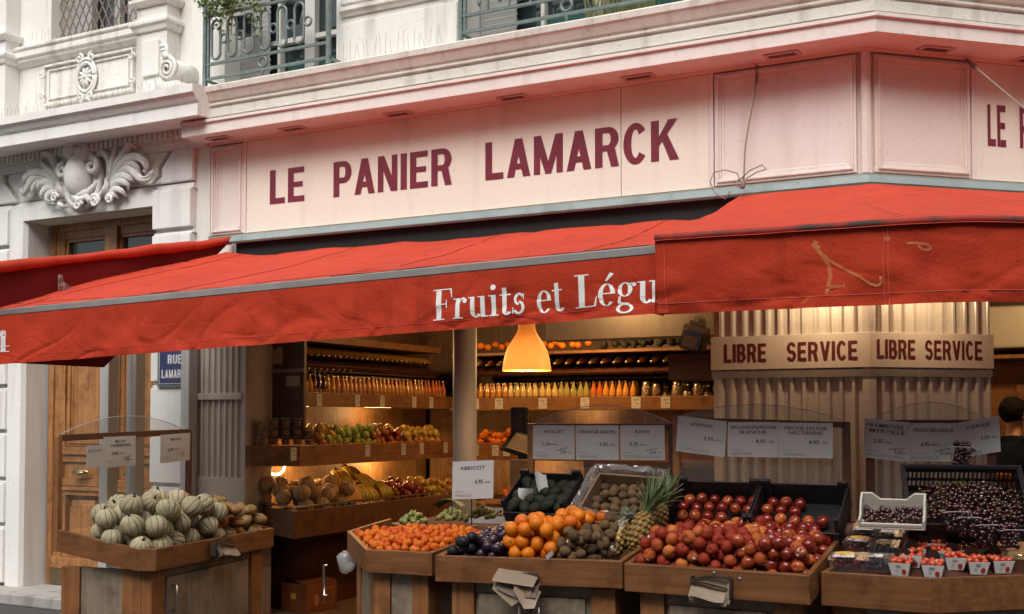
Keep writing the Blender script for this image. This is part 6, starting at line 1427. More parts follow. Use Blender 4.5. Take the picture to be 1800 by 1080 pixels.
card(['FRAMBOISE /', 'MYRTILLE'], '2,95', '€/Barq', 'ESPAGNE/MAROC', *C3(yc, (1519, 735), (1601, 743), (1518, 804)), stamp='5,50', label='white price card reading FRAMBOISE / MYRTILLE above the berry punnets')
card(['FRAISE BELGIQUE'], '6,95', '€/Barq', 'BELGIQUE', *C3(yc - .003, (1602, 744), (1680, 744), (1602, 811)), stamp='12,00', label='white price card reading FRAISE BELGIQUE above the strawberries')
card(['CERISE'], '9,95', '€/Kg', 'ESPAGNE', *C3(yc, (1681, 744), (1756, 731), (1684, 806)), label='white price card reading CERISE, tilted, above the cherries')
# clear punnets of raspberries and blueberries
RAS = mat('raspberry', (.28, .018, .035), .45, (.20, .01, .022), 30); BLU = mat('blueberry', (.016, .022, .050), .5, (.04, .05, .09), 30); YEL = mat('yellow_sticker', (.62, .36, .06), .5); WHL = mat('white_sticker', (.60, .58, .54), .5, (.16, .13, .12), 55, 2, ramp=(.5, .56))
PUN = glassy('punnet_plastic', (.96, .94, .94), .10, .12, .02)
def punnet(name, label, kind, M, fm):
    r0 = bpy.data.objects.new(name, None); col.objects.link(r0); r0.matrix_world = M; setp(r0, label, 'punnet', 'punnets of ' + kind)
    rng = random.Random(2); K = T.__new__(T); K.b = (0, 0, 0); K.o = r0; K.fr = M
    w, d, h = .125, .095, .052
    mb = MB()
    for k in range(46): mb.blob((rng.uniform(-w/2 + .012, w/2 - .012), rng.uniform(.012, d - .012), rng.uniform(.012, h - .014)), .0105, 7, 5)
    o = K.part(kind, mb, fm, smooth=True); o['kind'] = 'stuff'
    mb = MB()
    for k in range(12): mb.box(-w/2 + k * w / 12, -w/2 + (k + .55) * w / 12, 0, .0015, 0, h)
    mb.box(-w/2, w/2, 0, d, 0, .001); mb.box(-w/2, w/2, .0, .001, 0, h); mb.box(-w/2, -w/2 + .001, 0, d, 0, h); mb.box(w/2 - .001, w/2, 0, d, 0, h); mb.box(-w/2, w/2, d - .001, d, 0, h)
    mb.box(-w/2 - .006, w/2 + .006, -.006, d + .006, h, h + .003); mb.box(-w/2 + .012, w/2 - .012, .012, d - .012, h + .003, h + .010); K.part('box', mb, PUN, bevel=.0008)
    mb = MB(); 
    if kind == 'raspberries': mb.blob((.0, d * .62, h + .012), (.045, .022, .002), 14, 6); K.part('sticker', mb, YEL); mb = MB(); mb.box(-.045, .045, .004, .045, h + .0105, h + .0118); K.part('sticker', mb, WHL)
    else: mb.box(-.03, .03, .02, .06, h + .0105, h + .0118); K.part('sticker', mb, WHL)
    return r0
p1 = None
for k, (px, py, dz) in enumerate(((1484, 1006, 0), (1507, 977, 0), (1518, 955, .0), (1527, 938, .0), (1536, 921, .004))):
    q = bed_at(px, py); M = FL @ Matrix.Translation((q.x, q.y, q.z + .004 + dz)) @ Matrix.Rotation(R_(13), 4, 'X') @ Matrix.Rotation(R_(random.Random(k).uniform(-7, 7)), 4, 'Z')
    lab = 'clear punnet of raspberries with a yellow oval sticker, left column of the stall'
    p1 = punnet('berry_punnet', lab, 'raspberries', M, RAS) if k == 0 else copy_tree(p1, M)
p1 = None
for k, (px, py) in enumerate(((1538, 1008), (1551, 983), (1559, 963), (1566, 945))):
    q = bed_at(px, py); M = FL @ Matrix.Translation((q.x, q.y, q.z + .004)) @ Matrix.Rotation(R_(13), 4, 'X') @ Matrix.Rotation(R_(random.Random(k + 9).uniform(-6, 6)), 4, 'Z')
    p1 = punnet('berry_punnet', 'clear punnet of blueberries with a white sticker beside the raspberries', 'blueberries', M, BLU) if k == 0 else copy_tree(p1, M)
# strawberry baskets
STB = fruit('strawberry', (.0135, .0135, .017), mat('strawberry_skin', (.48, .030, .012), .25, (.56, .09, .025), 30, 3, .2, 120, rnd=.3, coat=.3), lambda v, th, ph: v * (1 - .25 * max(0, -math.cos(ph)) ** 1.5), 12, 9)
CARDW = mat('white_carton', (.66, .65, .63), .55); CARDD = mat('dark_photo_carton', (.045, .018, .014), .4, (.16, .025, .015), 45, 3, ramp=(.5, .62)); FLAP = mat('dark_brown_flap', (.030, .016, .012), .4)
def basket(M):
    r0 = bpy.data.objects.new('strawberry_basket', None); col.objects.link(r0); r0.matrix_world = M
    setp(r0, 'small white tapered carton basket of strawberries on the berry stall', 'basket', 'strawberry baskets'); K = T.__new__(T); K.b = (0, 0, 0); K.o = r0; K.fr = M
    w0, w1, h, d = .034, .047, .056, .10
    mb = MB(); mb.add([(-w0, 0, 0), (w0, 0, 0), (w1, -.008, h), (-w1, -.008, h), (-w0, .0018, 0), (w0, .0018, 0), (w1, -.006, h), (-w1, -.006, h)], [(0, 1, 2, 3), (4, 5, 6, 7), (0, 1, 5, 4), (1, 2, 6, 5), (2, 3, 7, 6), (3, 0, 4, 7)])
    mb.add([(-w0, d - .01, 0), (w0, d - .01, 0), (w1, d, h), (-w1, d, h)], [(0, 1, 2, 3)]); bx = K.part('front_panel', mb, CARDW)
    mb = MB()
    for s in (-1, 1): mb.add([(s * w0, 0, 0), (s * w0, d - .01, 0), (s * w1, d, h), (s * w1, -.008, h), (s * (w0 - .0015), 0, 0), (s * (w0 - .0015), d - .01, 0), (s * (w1 - .0015), d, h), (s * (w1 - .0015), -.008, h)], [(0, 1, 2, 3), (4, 5, 6, 7), (0, 1, 5, 4), (1, 2, 6, 5), (2, 3, 7, 6), (3, 0, 4, 7)])
    mb.box(-w0, w0, 0, d - .01, 0, .002); mb.box(-w0 - .004, w0 + .004, .004, d - .006, .03, .032); K.part('side_panel', mb, CARDD)
    mb = MB(); n = 16; pts = [(-.030, h - .012)] + [(.034 * -math.cos(math.pi * i / n), h + .002 + .040 * math.sin(math.pi * i / n)) for i in range(n + 1)] + [(.030, h - .012)]; mb.prism(pts, d + .001, d + .003, 'y'); K.part('flap', mb, FLAP)
    mb = MB(); fr_ = lambda u, v: (u, -.008 * (v / h) - .0016, v)
    c = (w0 * .52, .020); n = 12; vs = [fr_(c[0] + .0095 * math.cos(2 * math.pi * i / n), c[1] + .0115 * math.sin(2 * math.pi * i / n) * (1.0 if math.sin(2 * math.pi * i / n) > 0 else 1.25)) for i in range(n)]
    mb.add(vs, [tuple(range(n))]); K.part('printed_strawberry', mb, mat('printed_red', (.42, .03, .02), .5), bx, recalc=False)
    mb = MB(); 
    for z, ww in ((.046, .011), (.042, .016), (.037, .013)): mb.add([fr_(-.008 - ww / 2 * 1, z), fr_(-.008 + ww, z), fr_(-.008 + ww, z + .0022), fr_(-.008 - ww / 2, z + .0022)], [(0, 1, 2, 3)])
    for z in (.026, .021, .016): mb.add([fr_(-.018, z), fr_(-.004, z), fr_(-.004, z + .0012), fr_(-.018, z + .0012)], [(0, 1, 2, 3)])
    K.part('printed_lines', mb, INKG, bx, recalc=False)
    return r0
first = None; rng = random.Random(12)
for k, (px, py, yaw) in enumerate(((1582, 1014, -2), (1640, 1018, 8), (1720, 1012, 24), (1763, 1010, 28), (1610, 988, 0), (1655, 992, 12), (1689, 990, 20), (1733, 985, 24), (1622, 966, 4), (1664, 968, 12), (1698, 967, 20), (1590, 944, -4), (1633, 947, 6), (1670, 948, 14), (1602, 1000, 4), (1680, 1004, 16), (1640, 978, 6), (1712, 988, 22), (1752, 992, 26), (1646, 950, 8), (1725, 970, 22), (1690, 952, 18))):
    q = bed_at(px, py); M = FL @ Matrix.Translation((q.x, q.y, q.z + .004)) @ Matrix.Rotation(R_(yaw), 4, 'Z') @ Matrix.Rotation(R_(8), 4, 'X')
    if first is None: first = basket(M)
    else: copy_tree(first, M)
    for i in range(9):
        lp = Vector((-.030 + .030 * (i % 3) + rng.uniform(-.006, .006), .016 + .032 * (i // 3) + rng.uniform(-.004, .004), .050 + rng.uniform(0, .010)))
        place('strawberry', STB, M @ Matrix.Translation(lp) @ Matrix.Rotation(rng.uniform(0, 6), 4, 'Z') @ Matrix.Rotation(R_(90) + rng.uniform(-.7, .7), 4, 'X'), 'glossy red strawberry in one of the white carton baskets', 'strawberry', 'strawberries in the baskets')
# white notched crate with dark cherries
q = on_y(1567, 932, -1.98); Mw = FL @ Matrix.Translation((q.x, q.y, q.z)) @ Matrix.Rotation(R_(4), 4, 'Z') @ Matrix.Rotation(R_(22), 4, 'X')
mb = MB(); w, d, h, t = .28, .15, .112, .010
mb.box(-w/2, w/2, 0, d, 0, t); mb.prism([(-w/2, t), (w/2, t), (w/2, h), (w/2 - .05, h), (w/2 - .085, h - .03), (-w/2 + .085, h - .03), (-w/2 + .05, h), (-w/2, h)], d - t, d, 'y')
for s in (-1, 1): mb.prism([(0, t), (d - t, t), (d - t, h), (d - .05, h - .01), (.05, .05), (0, .048)], s * w/2 - (t if s > 0 else 0), s * w/2 + (0 if s > 0 else t), 'x')
mb.box(-w/2 + t, w/2 - t, 0, t, t, .03)
o = place('fruit_crate', mb.mesh('fruit_crate', mat('off_white_plastic', (.58, .53, .46), .45)), Mw, 'off-white notched plastic crate holding dark cherries', 'crate'); tidy(o, .004)
CHS = MB(); rng = random.Random(4)
def chs(p): CHS.blob(p, .0112, 8, 6)
for i in range(110):
    lp = Mw @ Vector((rng.uniform(-w/2 + .02, w/2 - .02), rng.uniform(.02, d - .02), .022 + rng.uniform(0, .028))); chs(lp)
# black cherry crate, tilted
Mc = FL @ Matrix.Translation(on_y(1700, 930, -1.76)) @ Matrix.Rotation(R_(14), 4, 'Z') @ Matrix.Rotation(R_(37), 4, 'X') @ Matrix.Translation((0, -.02, -.05))
mb = MB(); w, d, h, t = .50, .33, .15, .008
mb.box(-w/2, w/2, 0, d, 0, t)
def slotted(mb, x0, x1, z0, z1, fn, n):
    """a crate wall with rows of upright slots"""
    fn(x0, x1, z0, z0 + .03); fn(x0, x1, z1 - .025, z1); fn(x0, x1, (z0 + z1) / 2 - .006, (z0 + z1) / 2 + .006)
    for i in range(n + 1): c = x0 + (x1 - x0 - .007) * i / n; fn(c, c + .007, z0 + .0301, z1 - .0251)
slotted(mb, -w/2, w/2, t, h, lambda a, b, c, e: mb.box(a, b, d - t, d, c, e), 26); slotted(mb, -w/2, w/2, t, h * .6, lambda a, b, c, e: mb.box(a, b, 0, t, c, e), 26)
for s in (-1, 1): slotted(mb, t, d - t, t, h, lambda a, b, c, e: mb.box(s * w/2 - (t if s > 0 else 0), s * w/2 + (0 if s > 0 else t), a, b, c, e), 18)
mb.box(-w/2 - .012, w/2 + .012, d - .002, d + .012, h - .03, h + .006); 
for s in (-1, 1): mb.box(s * w/2 - .012 * (s < 0), s * w/2 + .012 * (s > 0), 0.1, d, h - .03, h + .006)
o = place('fruit_crate', mb.mesh('fruit_crate', BLACKP), Mc, 'large black slotted crate of cherries tipped towards the street', 'crate'); tidy(o, .0)
ch = heap(285, .0115, [(-w/2 + .012, .012), (w/2 - .012, .012), (w/2 - .012, d - .12), (w/2 - .15, d - .04), (-w/2 + .12, d - .07), (-w/2 + .012, d - .16)], lambda x, y: .03 + .03 * math.sin((x + w/2) / w * math.pi) + .05 * (1 - y / d), 15, 14)
rng = random.Random(3)
for p_ in ch: place('cherry', CHE, Mc @ Matrix.Translation(p_) @ Matrix.Rotation(rng.uniform(0, 6.3), 4, 'Z') @ Matrix.Rotation(rng.gauss(0, .8), 4, 'X'), 'dark glossy cherry in the tipped black crate', 'cherry', 'cherries in the black crate')
# clear tubs of cherries
tubs = []
def tub(M, label, group=None):
    r0 = bpy.data.objects.new('cherry_tub', None); col.objects.link(r0); r0.matrix_world = M; setp(r0, label, 'tub', group); K = T.__new__(T); K.b = (0, 0, 0); K.o = r0; K.fr = M
    pr = []
    def rc(w, d, r, n=5): return [(cx_ + r * math.cos(R_(a)), cy_ + r * math.sin(R_(a))) for cx_, cy_, a0 in ((w - r, d - r, 0), (-w + r, d - r, 90), (-w + r, -d + r, 180), (w - r, -d + r, 270)) for a in [a0 + 90 * i / n for i in range(n + 1)]]
    lo, hi = rc(.040, .032, .012), rc(.052, .042, .014); n = len(lo); mb = MB()
    zr = lambda p: .10 + .012 * math.cos(p[0] / .052 * 3.0)
    mb.add([(x, y, 0) for x, y in lo] + [(x, y, zr((x, y))) for x, y in hi], [tuple(range(n))] + [(i, (i + 1) % n, n + (i + 1) % n, n + i) for i in range(n)]); K.part('cup', mb, glassy('cup_plastic', (.97, .95, .95), .06, .06, .0), recalc=False)
    mb = MB(); mb.tube([(x, y, zr((x, y))) for x, y in hi] + [(hi[0][0], hi[0][1], zr(hi[0]))], .0022, 6); K.part('rim', mb, glassy('cup_rim', (.95, .95, .95), .1, .3, .35)); return r0
f0 = None; rng = random.Random(8)
for k, (px, py, yaw) in enumerate(((1677, 937, 20), (1699, 947, 22), (1731, 960, 25), (1774, 969, 28))):
    q = on_y(px, py, -1.90 + .03 * k); M = FL @ Matrix.Translation((q.x, q.y + .03, q.z)) @ Matrix.Rotation(R_(yaw), 4, 'Z'); lab = 'clear rounded tub filled with dark cherries, in the row before the black crate'
    if f0 is None: f0 = tub(M, lab, 'clear tubs of cherries')
    else: copy_tree(f0, M)
    for i in range(75):
        z = rng.uniform(.012, .115); s = .028 + .012 * z / .1; chs(M @ Vector((rng.uniform(-s, s), rng.uniform(-s * .75, s * .75), z)))
q = on_y(1694, 826, -1.52); M = FL @ Matrix.Translation((q.x, q.y, q.z)) @ Matrix.Scale(1.15, 4); tub(M, 'clear tub of cherries standing on top of the tipped black crate')
for i in range(60): z = rng.uniform(.012, .11); s = .034; chs(M @ Vector((rng.uniform(-s, s), rng.uniform(-s * .75, s * .75), z)))
single('cherries', CHS, mat('cherry_skin_mass', (.026, .0018, .003), .12, (.048, .004, .005), 25, coat=.6), 'dark cherries filling the clear tubs and the off-white crate', None, fr=FW, kind='stuff', smooth=True)
# crate support, rod and clear lidded box at the right end
mb = MB(); a, b = on_z(1650, 933, 1.05), on_z(1752, 972, 1.03); mb.bar(a, b, .012, .022); single('divider_strip', mb, mat('worn_pale_edge', (.30, .25, .20), .5), 'pale-edged divider strip between strawberries and cherry tubs', 'divider', a)
q = bed_at(1790, 1003); mb = MB(); mb.blob((q.x, q.y + .05, q.z + .0), (.07, .055, .065), 16, 10, lambda v, th, ph: Vector((v.x * (1 if v.z > 0 else .9), v.y, max(v.z, 0))))
single('clear_box', mb, PLAST, 'empty clear domed plastic box at the right end of the berry stall', 'box', q, smooth=False)
mb = MB(); mb.box(.62, 1.25, -1.50, -.98, .9, 1.10)

# ------------------------------------------------------------------ fruit on the shop shelves
def inner_heap(mesh, name, n, r, x0, x1, y0, y1, zf, k, label, cat, group, seed, s0=.92, s1=1.06, rot='any', axis='x'):
    pts = heap(n, r, [(x0, y0), (x1, y0), (x1, y1), (x0, y1)], (lambda x, y: zf + (x1 - x) * k) if axis == 'x' else (lambda x, y: zf + (y - y0) * k), seed, 30, rv=.8)
    scatter(name, mesh, pts, label, cat, group, seed, s0=s0, s1=s1, rot=rot)
Z2 = 1.375
for (n, a, b, y0, y1, lab, grp) in ((0, APC[0], 26, .55, .98, 'green apple on the left middle shelf near the plastic tubs', 'green apples'), (1, APC[3], 22, .45, .75, 'red-yellow apple beside the plastic tubs on the left middle shelf', 'red-yellow apples'), (2, APC[0], 26, .95, 1.35, 'green apple heaped in the middle of the left middle shelf', 'more green apples'), (3, APC[1], 30, 1.2, 1.75, 'red apple on the left middle shelf right of the green apples', 'red apples on the middle shelf'), (4, APC[2], 36, 1.75, 2.45, 'yellow apple on the left middle shelf near the round post', 'yellow apples'), ):
    inner_heap(a, 'apple', b, .041, -4.95, -4.53, y0, y1, Z2, .42, lab, 'apple', grp, 50 + n, s0=1.05, s1=1.2)
inner_heap(APR, 'apricot', 26, .0245, -4.56, -4.50, .4, 2.5, Z2 + .01, .2, 'small apricot in the front row of the left middle shelf', 'apricot', 'apricots along the middle shelf', 61)
Z3 = .835
inner_heap(CAN, 'netted_melon', 22, .068, -4.95, -4.40, .02, .85, Z3, .42, 'round tan netted melon in the lit left tray', 'melon', 'netted melons in the left tray', 71, rot=.5)
inner_heap(APC[1], 'apple', 54, .039, -4.95, -4.40, 1.28, 1.95, Z3, .50, 'dark red apple in the lit left tray beside the bananas', 'apple', 'red apples in the tray', 72)
inner_heap(APC[2], 'apple', 36, .038, -4.95, -4.40, 1.95, 2.42, Z3, .50, 'yellow apple at the far end of the lit left tray', 'apple', 'yellow apples in the tray', 73)
rng = random.Random(14)
for k, (x, y, z, a) in enumerate(((-4.50, .98, 1.06, 80), (-4.62, 1.12, 1.14, 84), (-4.52, 1.22, 1.07, 95), (-4.74, .95, 1.18, 70), (-4.82, 1.2, 1.20, 85))):
    place('banana_bunch', BAN, FL @ Matrix.Translation((x, y, z)) @ Matrix.Rotation(R_(a), 4, 'Z') @ Matrix.Rotation(R_(8), 4, 'X'), ('bunch of bananas hanging over the front of the lit left tray' if k in (0, 2) else 'bunch of bananas at the back of the lit left tray'), 'bananas', 'front banana bunches' if k in (0, 2) else 'rear banana bunches')
TIS = mat('blue_tissue', (.012, .16, .23), .7, (.02, .22, .30), 20)
mb = MB(); rng = random.Random(5)
for (x, y, z) in ((-4.55, .50, .97), (-4.45, .72, .90), (-4.62, .25, 1.02), (-4.70, .62, 1.02), (-4.9, .2, .92), (-4.44, .30, .86)):
    s = rng.uniform(0, 9); mb.grid(lambda u, v: Vector((x + (u - .5) * .12, y + (v - .5) * .14, z + .045 * noise.noise(Vector((u * 4, v * 4, s))) + .02)), 8, 8)
single('blue_tissue', mb, TIS, 'crumpled blue tissue paper between the netted melons', 'tissue paper', (-4.55, .5, .9), kind='stuff', recalc=False)
# back shelf oranges (seen right of the round post)
inner_heap(ORA, 'orange', 30, .038, -4.30, -3.72, 2.66, 3.0, 1.36, .3, 'orange on the back middle shelf right of the round post', 'orange', 'oranges on the back shelf', 81, axis='y', s0=1.05, s1=1.2)
inner_heap(ORA, 'orange', 12, .038, -3.66, -3.40, 2.66, 3.0, 1.36, .3, 'orange on the back middle shelf right of the scale display', 'orange', 'oranges right of the scale', 82, axis='y', s0=1.05, s1=1.2)
inner_heap(ORA, 'orange', 14, .04, -3.95, -3.5, 2.48, 2.9, .85, .3, 'orange in the low back tray behind the ABRICOT card', 'orange', 'oranges in the low back tray', 83, axis='y')
inner_heap(ORA, 'orange', 26, .040, -4.55, -3.1, 2.66, 2.95, 2.295, .25, 'orange on the high shelf beneath the ceiling', 'orange', 'oranges on the high shelf', 84, axis='y')
inner_heap(AVO, 'avocado', 40, .036, -2.95, -1.1, 2.66, 2.95, 2.295, .25, 'dark avocado on the high shelf beneath the bulkhead', 'avocado', 'avocados on the high shelf', 85, axis='y')
# clear tubs of sweets on the left shelf end
CON = mat('pale_dried_fruit', (.40, .26, .16), .5, (.16, .06, .03), 60, 3, .4, 60, ramp=(.42, .58)); TUBP = glassy('tub_plastic', (.92, .88, .84), .08, .2, .05)
f0 = None
for i in range(3):
    for j in range(5):
        if j > 3 and i > 1: continue
        x, y = -4.82 + .085 * j * .75, .06 + .075 * j * .95; M = FL @ Matrix.Translation((x, y, 1.427 + i * .075)) @ Matrix.Rotation(R_(-20), 4, 'Z')
        if f0 is None:
            r0 = bpy.data.objects.new('snack_tub', None); col.objects.link(r0); r0.matrix_world = M; setp(r0, 'stacked clear tub of dried fruit at the left end of the middle shelf', 'tub', 'stacked snack tubs'); K = T.__new__(T); K.b = (0, 0, 0); K.o = r0; K.fr = M
            mb = MB(); mb.lathe([(.0, .001), (.032, .001), (.038, .060), (.041, .062), (.041, .072), (.0, .073)], 14); K.part('tub', mb, TUBP, smooth=True); mb = MB(); mb.lathe([(.0, .004), (.029, .004), (.033, .045), (.0, .048)], 12); K.part('contents', mb, CON); f0 = r0
        else: copy_tree(f0, M)
# weighing scale with display and sloping keypad
q = on_y(905, 760, 1.2); K = T('weighing_scale', 'black shop scale with upright display and pale sloping keypad behind the AVOCAT card', 'scale', (q.x, 1.2, .95))
mb = MB(); mb.box(q.x - .075, q.x + .085, 1.25, 1.29, 1.47, 1.74); K.part('display', mb, BLACKP, bevel=.012); mb = MB(); mb.box(q.x - .02, q.x + .05, 1.246, 1.249, 1.55, 1.70); K.part('screen', mb, mat('dim_screen', (.06, .035, .02), .2))
kp = on_y(912, 782, 1.05); mb = MB(); mb.obox((kp.x + .02, 1.05, kp.z), (.26, .26, .022), Matrix.Rotation(R_(34), 3, 'X') @ Matrix.Rotation(R_(20), 3, 'Y')); K.part('keypad', mb, BLACKP, bevel=.006)
mb = MB(); Mx = Matrix.Rotation(R_(34), 3, 'X') @ Matrix.Rotation(R_(20), 3, 'Y')
for r in range(7): mb.obox(Vector((kp.x + .02, 1.05, kp.z)) + Mx @ Vector((.01, -.09 + r * .03, .0135)), (.20, .024, .005), Mx)
K.part('keys', mb, mat('beige_keys', (.42, .33, .24), .6)); mb = MB(); mb.box(kp.x + .0, kp.x + .06, 1.06, 1.10, .95, kp.z - .01); mb.box(q.x - .02, q.x + .03, 1.292, 1.31, .95, 1.6); K.part('pole', mb, BLACKP)
CT = T('counter', 'dark wooden counter inside the shop carrying the scale', 'counter', (-2.6, 1.2, 0)); mb = MB(); mb.box(-3.45, -1.5, .95, 1.45, .91, .949); CT.part('countertop', mb, SHELFW); mb = MB(); mb.box(-3.4, -1.55, 1.0, 1.42, 0.03, .91); CT.part('body', mb, DARKW)
p = on_y(920, 810, .9); mb = MB(); q1, q2 = on_y(900, 812, .9), on_y(928, 868, .9); mb.box(q1.x, q2.x, .86, .94, .955, q1.z + .02); 
single('kraft_bag', mb, KRAFT, 'upright kraft paper bag on the counter left of the AVOCAT card', 'paper bag', (p.x, .9, .95), bevel=.006)
CB2 = T('counter_shelf', 'wooden shelf with clear jars glimpsed below the AVOCAT and KIWI cards', 'shelf', (-1.6, 1.4, 1.3)); mb = MB(); mb.box(-2.6, -1.05, 1.5, 1.75, 1.25, 1.30); CB2.part('board', mb, SHELFW); mb = MB(); mb.box(-2.6, -1.05, 1.52, 1.75, 1.05, 1.249); CB2.part('front_panel', mb, DARKW); mb = MB(); mb.box(-2.6, -1.05, 1.52, 1.74, .95, 1.049); CB2.part('base', mb, DARKW)
for k, x in enumerate((-2.45, -2.35, -2.22)): place('nut_jar', JM[k % 2], FL @ Matrix.Translation((x, 1.40, .95)), 'nut jar on the counter behind the ABRICOT card', 'jar', 'jars on the counter')
# tilted storage jar at the top right of the entrance
q = on_y(1222, 592, .32); JR = T('storage_jar', 'tilted clear storage jar with a white label beside the top of the pillar', 'jar', q); JR.o.matrix_world = FL @ Matrix.Translation(q) @ Matrix.Rotation(R_(18), 4, 'Y') @ Matrix.Rotation(R_(12), 4, 'X'); JR.b = (0, 0, 0)
mb = MB(); mb.box(-.085, .085, -.06, .06, -.10, .08); mb.box(-.055, .055, -.045, .045, .081, .115); JR.part('jar', mb, glassy('jar_plastic', (.6, .55, .5), .08, .25, .03), bevel=.02); mb = MB(); mb.box(-.075, .075, -.052, .052, -.092, .03); JR.part('contents', mb, mat('dark_dried_fruit', (.03, .015, .01), .5, (.07, .035, .02), 60), bevel=.01)
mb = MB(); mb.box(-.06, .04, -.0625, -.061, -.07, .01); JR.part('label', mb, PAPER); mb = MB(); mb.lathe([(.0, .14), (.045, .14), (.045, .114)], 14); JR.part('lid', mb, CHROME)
mb = MB(); mb.box(q.x - .16, -.99, .2, .60, q.z - .165, q.z - .125); mb.box(q.x - .16, -.99, .22, .60, q.z - .30, q.z - .166); single('wall_ledge', mb, DARKW, 'dark wooden ledge under the tilted jar at the pillar', 'ledge', q)
# cardboard box on the floor under the tray
K = T('cardboard_box', 'scuffed brown-orange cardboard box with a yellow sticker on the shop floor', 'box', (-4.7, .55, .03)); c1, c2, c3 = on_z(475, 1085, .03), on_z(538, 1080, .03), on_z(598, 1067, .03)
ang = math.atan2(c3.y - c2.y, c3.x - c2.x); K.o.matrix_world = FL @ Matrix.Translation((c2.x, c2.y, .03)) @ Matrix.Rotation(R_(-4) + ang, 4, 'Z'); K.b = (0, 0, 0)
CBX = mat('orange_brown_cardboard', (.27, .085, .026), .75, (.20, .06, .02), 6, 6); mb = MB(); mb.box(0, .36, 0, .30, 0, .24); K.part('body', mb, CBX, bevel=.006)
mb = MB(); mb.grid(lambda u, v: Vector((.36 * u, -.0 + .15 * v, .242 + .02 * v + .006 * noise.noise(Vector((u * 6, v * 3, 1))))), 8, 4); mb.grid(lambda u, v: Vector((.36 * u, .15 + .15 * v, .27 - .028 * v)), 8, 4); K.part('flap', mb, CBX, recalc=False)
mb = MB(); mb.box(-.002, -.0008, .12, .18, .11, .16); K.part('sticker', mb, mat('yellow_label', (.60, .46, .05), .5)); mb = MB(); framebox(mb, .20, .31, .06, .19, -.002, -.0005, .008); mb.blob((.12, -.001, .10), (.03, .001, .05), 10, 6); K.part('print', mb, mat('box_print', (.42, .22, .13), .7))
# tile path visible: small step at the shop threshold
mb = MB(); mb.box(-4.9, -1.0, -.12, .02, 0, .028); single('threshold', mb, mat('worn_threshold_stone', (.22, .18, .14), .7, (.17, .14, .11), 9), 'worn stone threshold of the shop entrance', 'threshold', (-3, 0, 0))
# ------------------------------------------------------------------ shop assistant seen from behind at the right
SKIN = mat('skin', (.42, .22, .14), .5, sub=.05); NAVY = mat('navy_cotton', (.008, .011, .026), .9, (.012, .016, .033), 14, 5, .3, 90, spec=.15); HAIR = mat('black_hair', (.004, .0035, .0035), .8, (.010, .008, .0075), 90, 4, .8, 160, spec=.15)
def skinmesh(name, joints, edges, root, levels=2):
    me = bpy.data.meshes.new(name); me.from_pydata([j[:3] for j in joints], edges, []); o = bpy.data.objects.new(name, me); col.objects.link(o)
    sm = o.modifiers.new('skin', 'SKIN'); sm.use_smooth_shade = True
    for i, j in enumerate(joints):
        v = me.skin_vertices[0].data[i]; v.radius = (j[3], j[4] if len(j) > 4 else j[3]); v.use_root = (i == root)
    sb = o.modifiers.new('sub', 'SUBSURF'); sb.levels = levels; sb.render_levels = levels
    dg = bpy.context.evaluated_depsgraph_get(); m2 = bpy.data.meshes.new_from_object(o.evaluated_get(dg)); bpy.data.objects.remove(o); m2.name = name
    for p in m2.polygons: p.use_smooth = True
    return m2
HX = at_y(1779, 712, 8.6); base = Vector((HX.x, HX.y, .03))
PM = FW @ Matrix.Translation(base) @ Matrix.Rotation(R_(125), 4, 'Z')
pr = bpy.data.objects.new('person', None); col.objects.link(pr); pr.matrix_world = PM; setp(pr, 'person in dark navy clothes with short black hair, standing inside at the right', 'person')
J = [(0, 0, .92, .14, .10), (0, .01, 1.12, .135, .095), (0, .0, 1.34, .165, .105), (0, -.01, 1.475, .062, .06), (0, -.02, 1.55, .055, .058), (0, -.03, 1.64, .078, .095), (0, -.025, 1.715, .070, .085),
     (.17, 0, 1.40, .058), (.245, -.03, 1.18, .048), (.20, -.22, 1.06, .038), (.13, -.34, 1.08, .028), (.10, -.40, 1.09, .026, .018),
     (-.17, 0, 1.40, .058), (-.235, -.02, 1.14, .047), (-.22, -.12, .92, .037), (-.21, -.17, .82, .028), (-.205, -.19, .77, .024, .018),
     (.09, 0, .84, .088), (.10, -.01, .48, .062), (.10, .02, .11, .040), (.10, -.10, .045, .036, .028), (-.09, 0, .84, .088), (-.10, -.01, .48, .062), (-.10, .02, .11, .040), (-.10, -.10, .045, .036, .028)]
Eg = [(0, 1), (1, 2), (2, 3), (3, 4), (4, 5), (5, 6), (2, 7), (7, 8), (8, 9), (9, 10), (10, 11), (2, 12), (12, 13), (13, 14), (14, 15), (15, 16), (0, 17), (17, 18), (18, 19), (19, 20), (0, 21), (21, 22), (22, 23), (23, 24)]
for (hand, pts) in ((11, ((.03, -.07, .0), (.012, -.085, .0), (-.006, -.08, -.0), (-.022, -.065, -.005))), (16, ((.02, -.02, -.075), (.006, -.025, -.085), (-.008, -.022, -.08), (-.02, -.015, -.065)))):
    h = J[hand]
    for (dx, dy, dz) in pts:
        i = len(J); J.append((h[0] + dx * .55, h[1] + dy * .5, h[2] + dz * .5, .0085)); J.append((h[0] + dx, h[1] + dy, h[2] + dz - .012, .0075)); Eg += [(hand, i), (i, i + 1)]
    i = len(J); J.append((h[0] - .032, h[1] - .01, h[2] + .012 if hand == 11 else h[2] - .02, .0095)); J.append((h[0] - .042, h[1] - .04, h[2] + .005 if hand == 11 else h[2] - .045, .008)); Eg += [(hand, i), (i, i + 1)]
bm_ = skinmesh('body', J, Eg, 0); bm_.materials.append(SKIN); bm_.materials.append(NAVY)
for p_ in bm_.polygons:
    c = p_.center
    if c.z < 1.49 and not (c.x > .10 and c.y < -.20 and c.z > .9) and not (c.x < -.12 and c.z < .86 and c.z > .6 and c.y < -.10): p_.material_index = 1
bo = bpy.data.objects.new('body', bm_); col.objects.link(bo); bo.parent = pr
mb = MB(); 
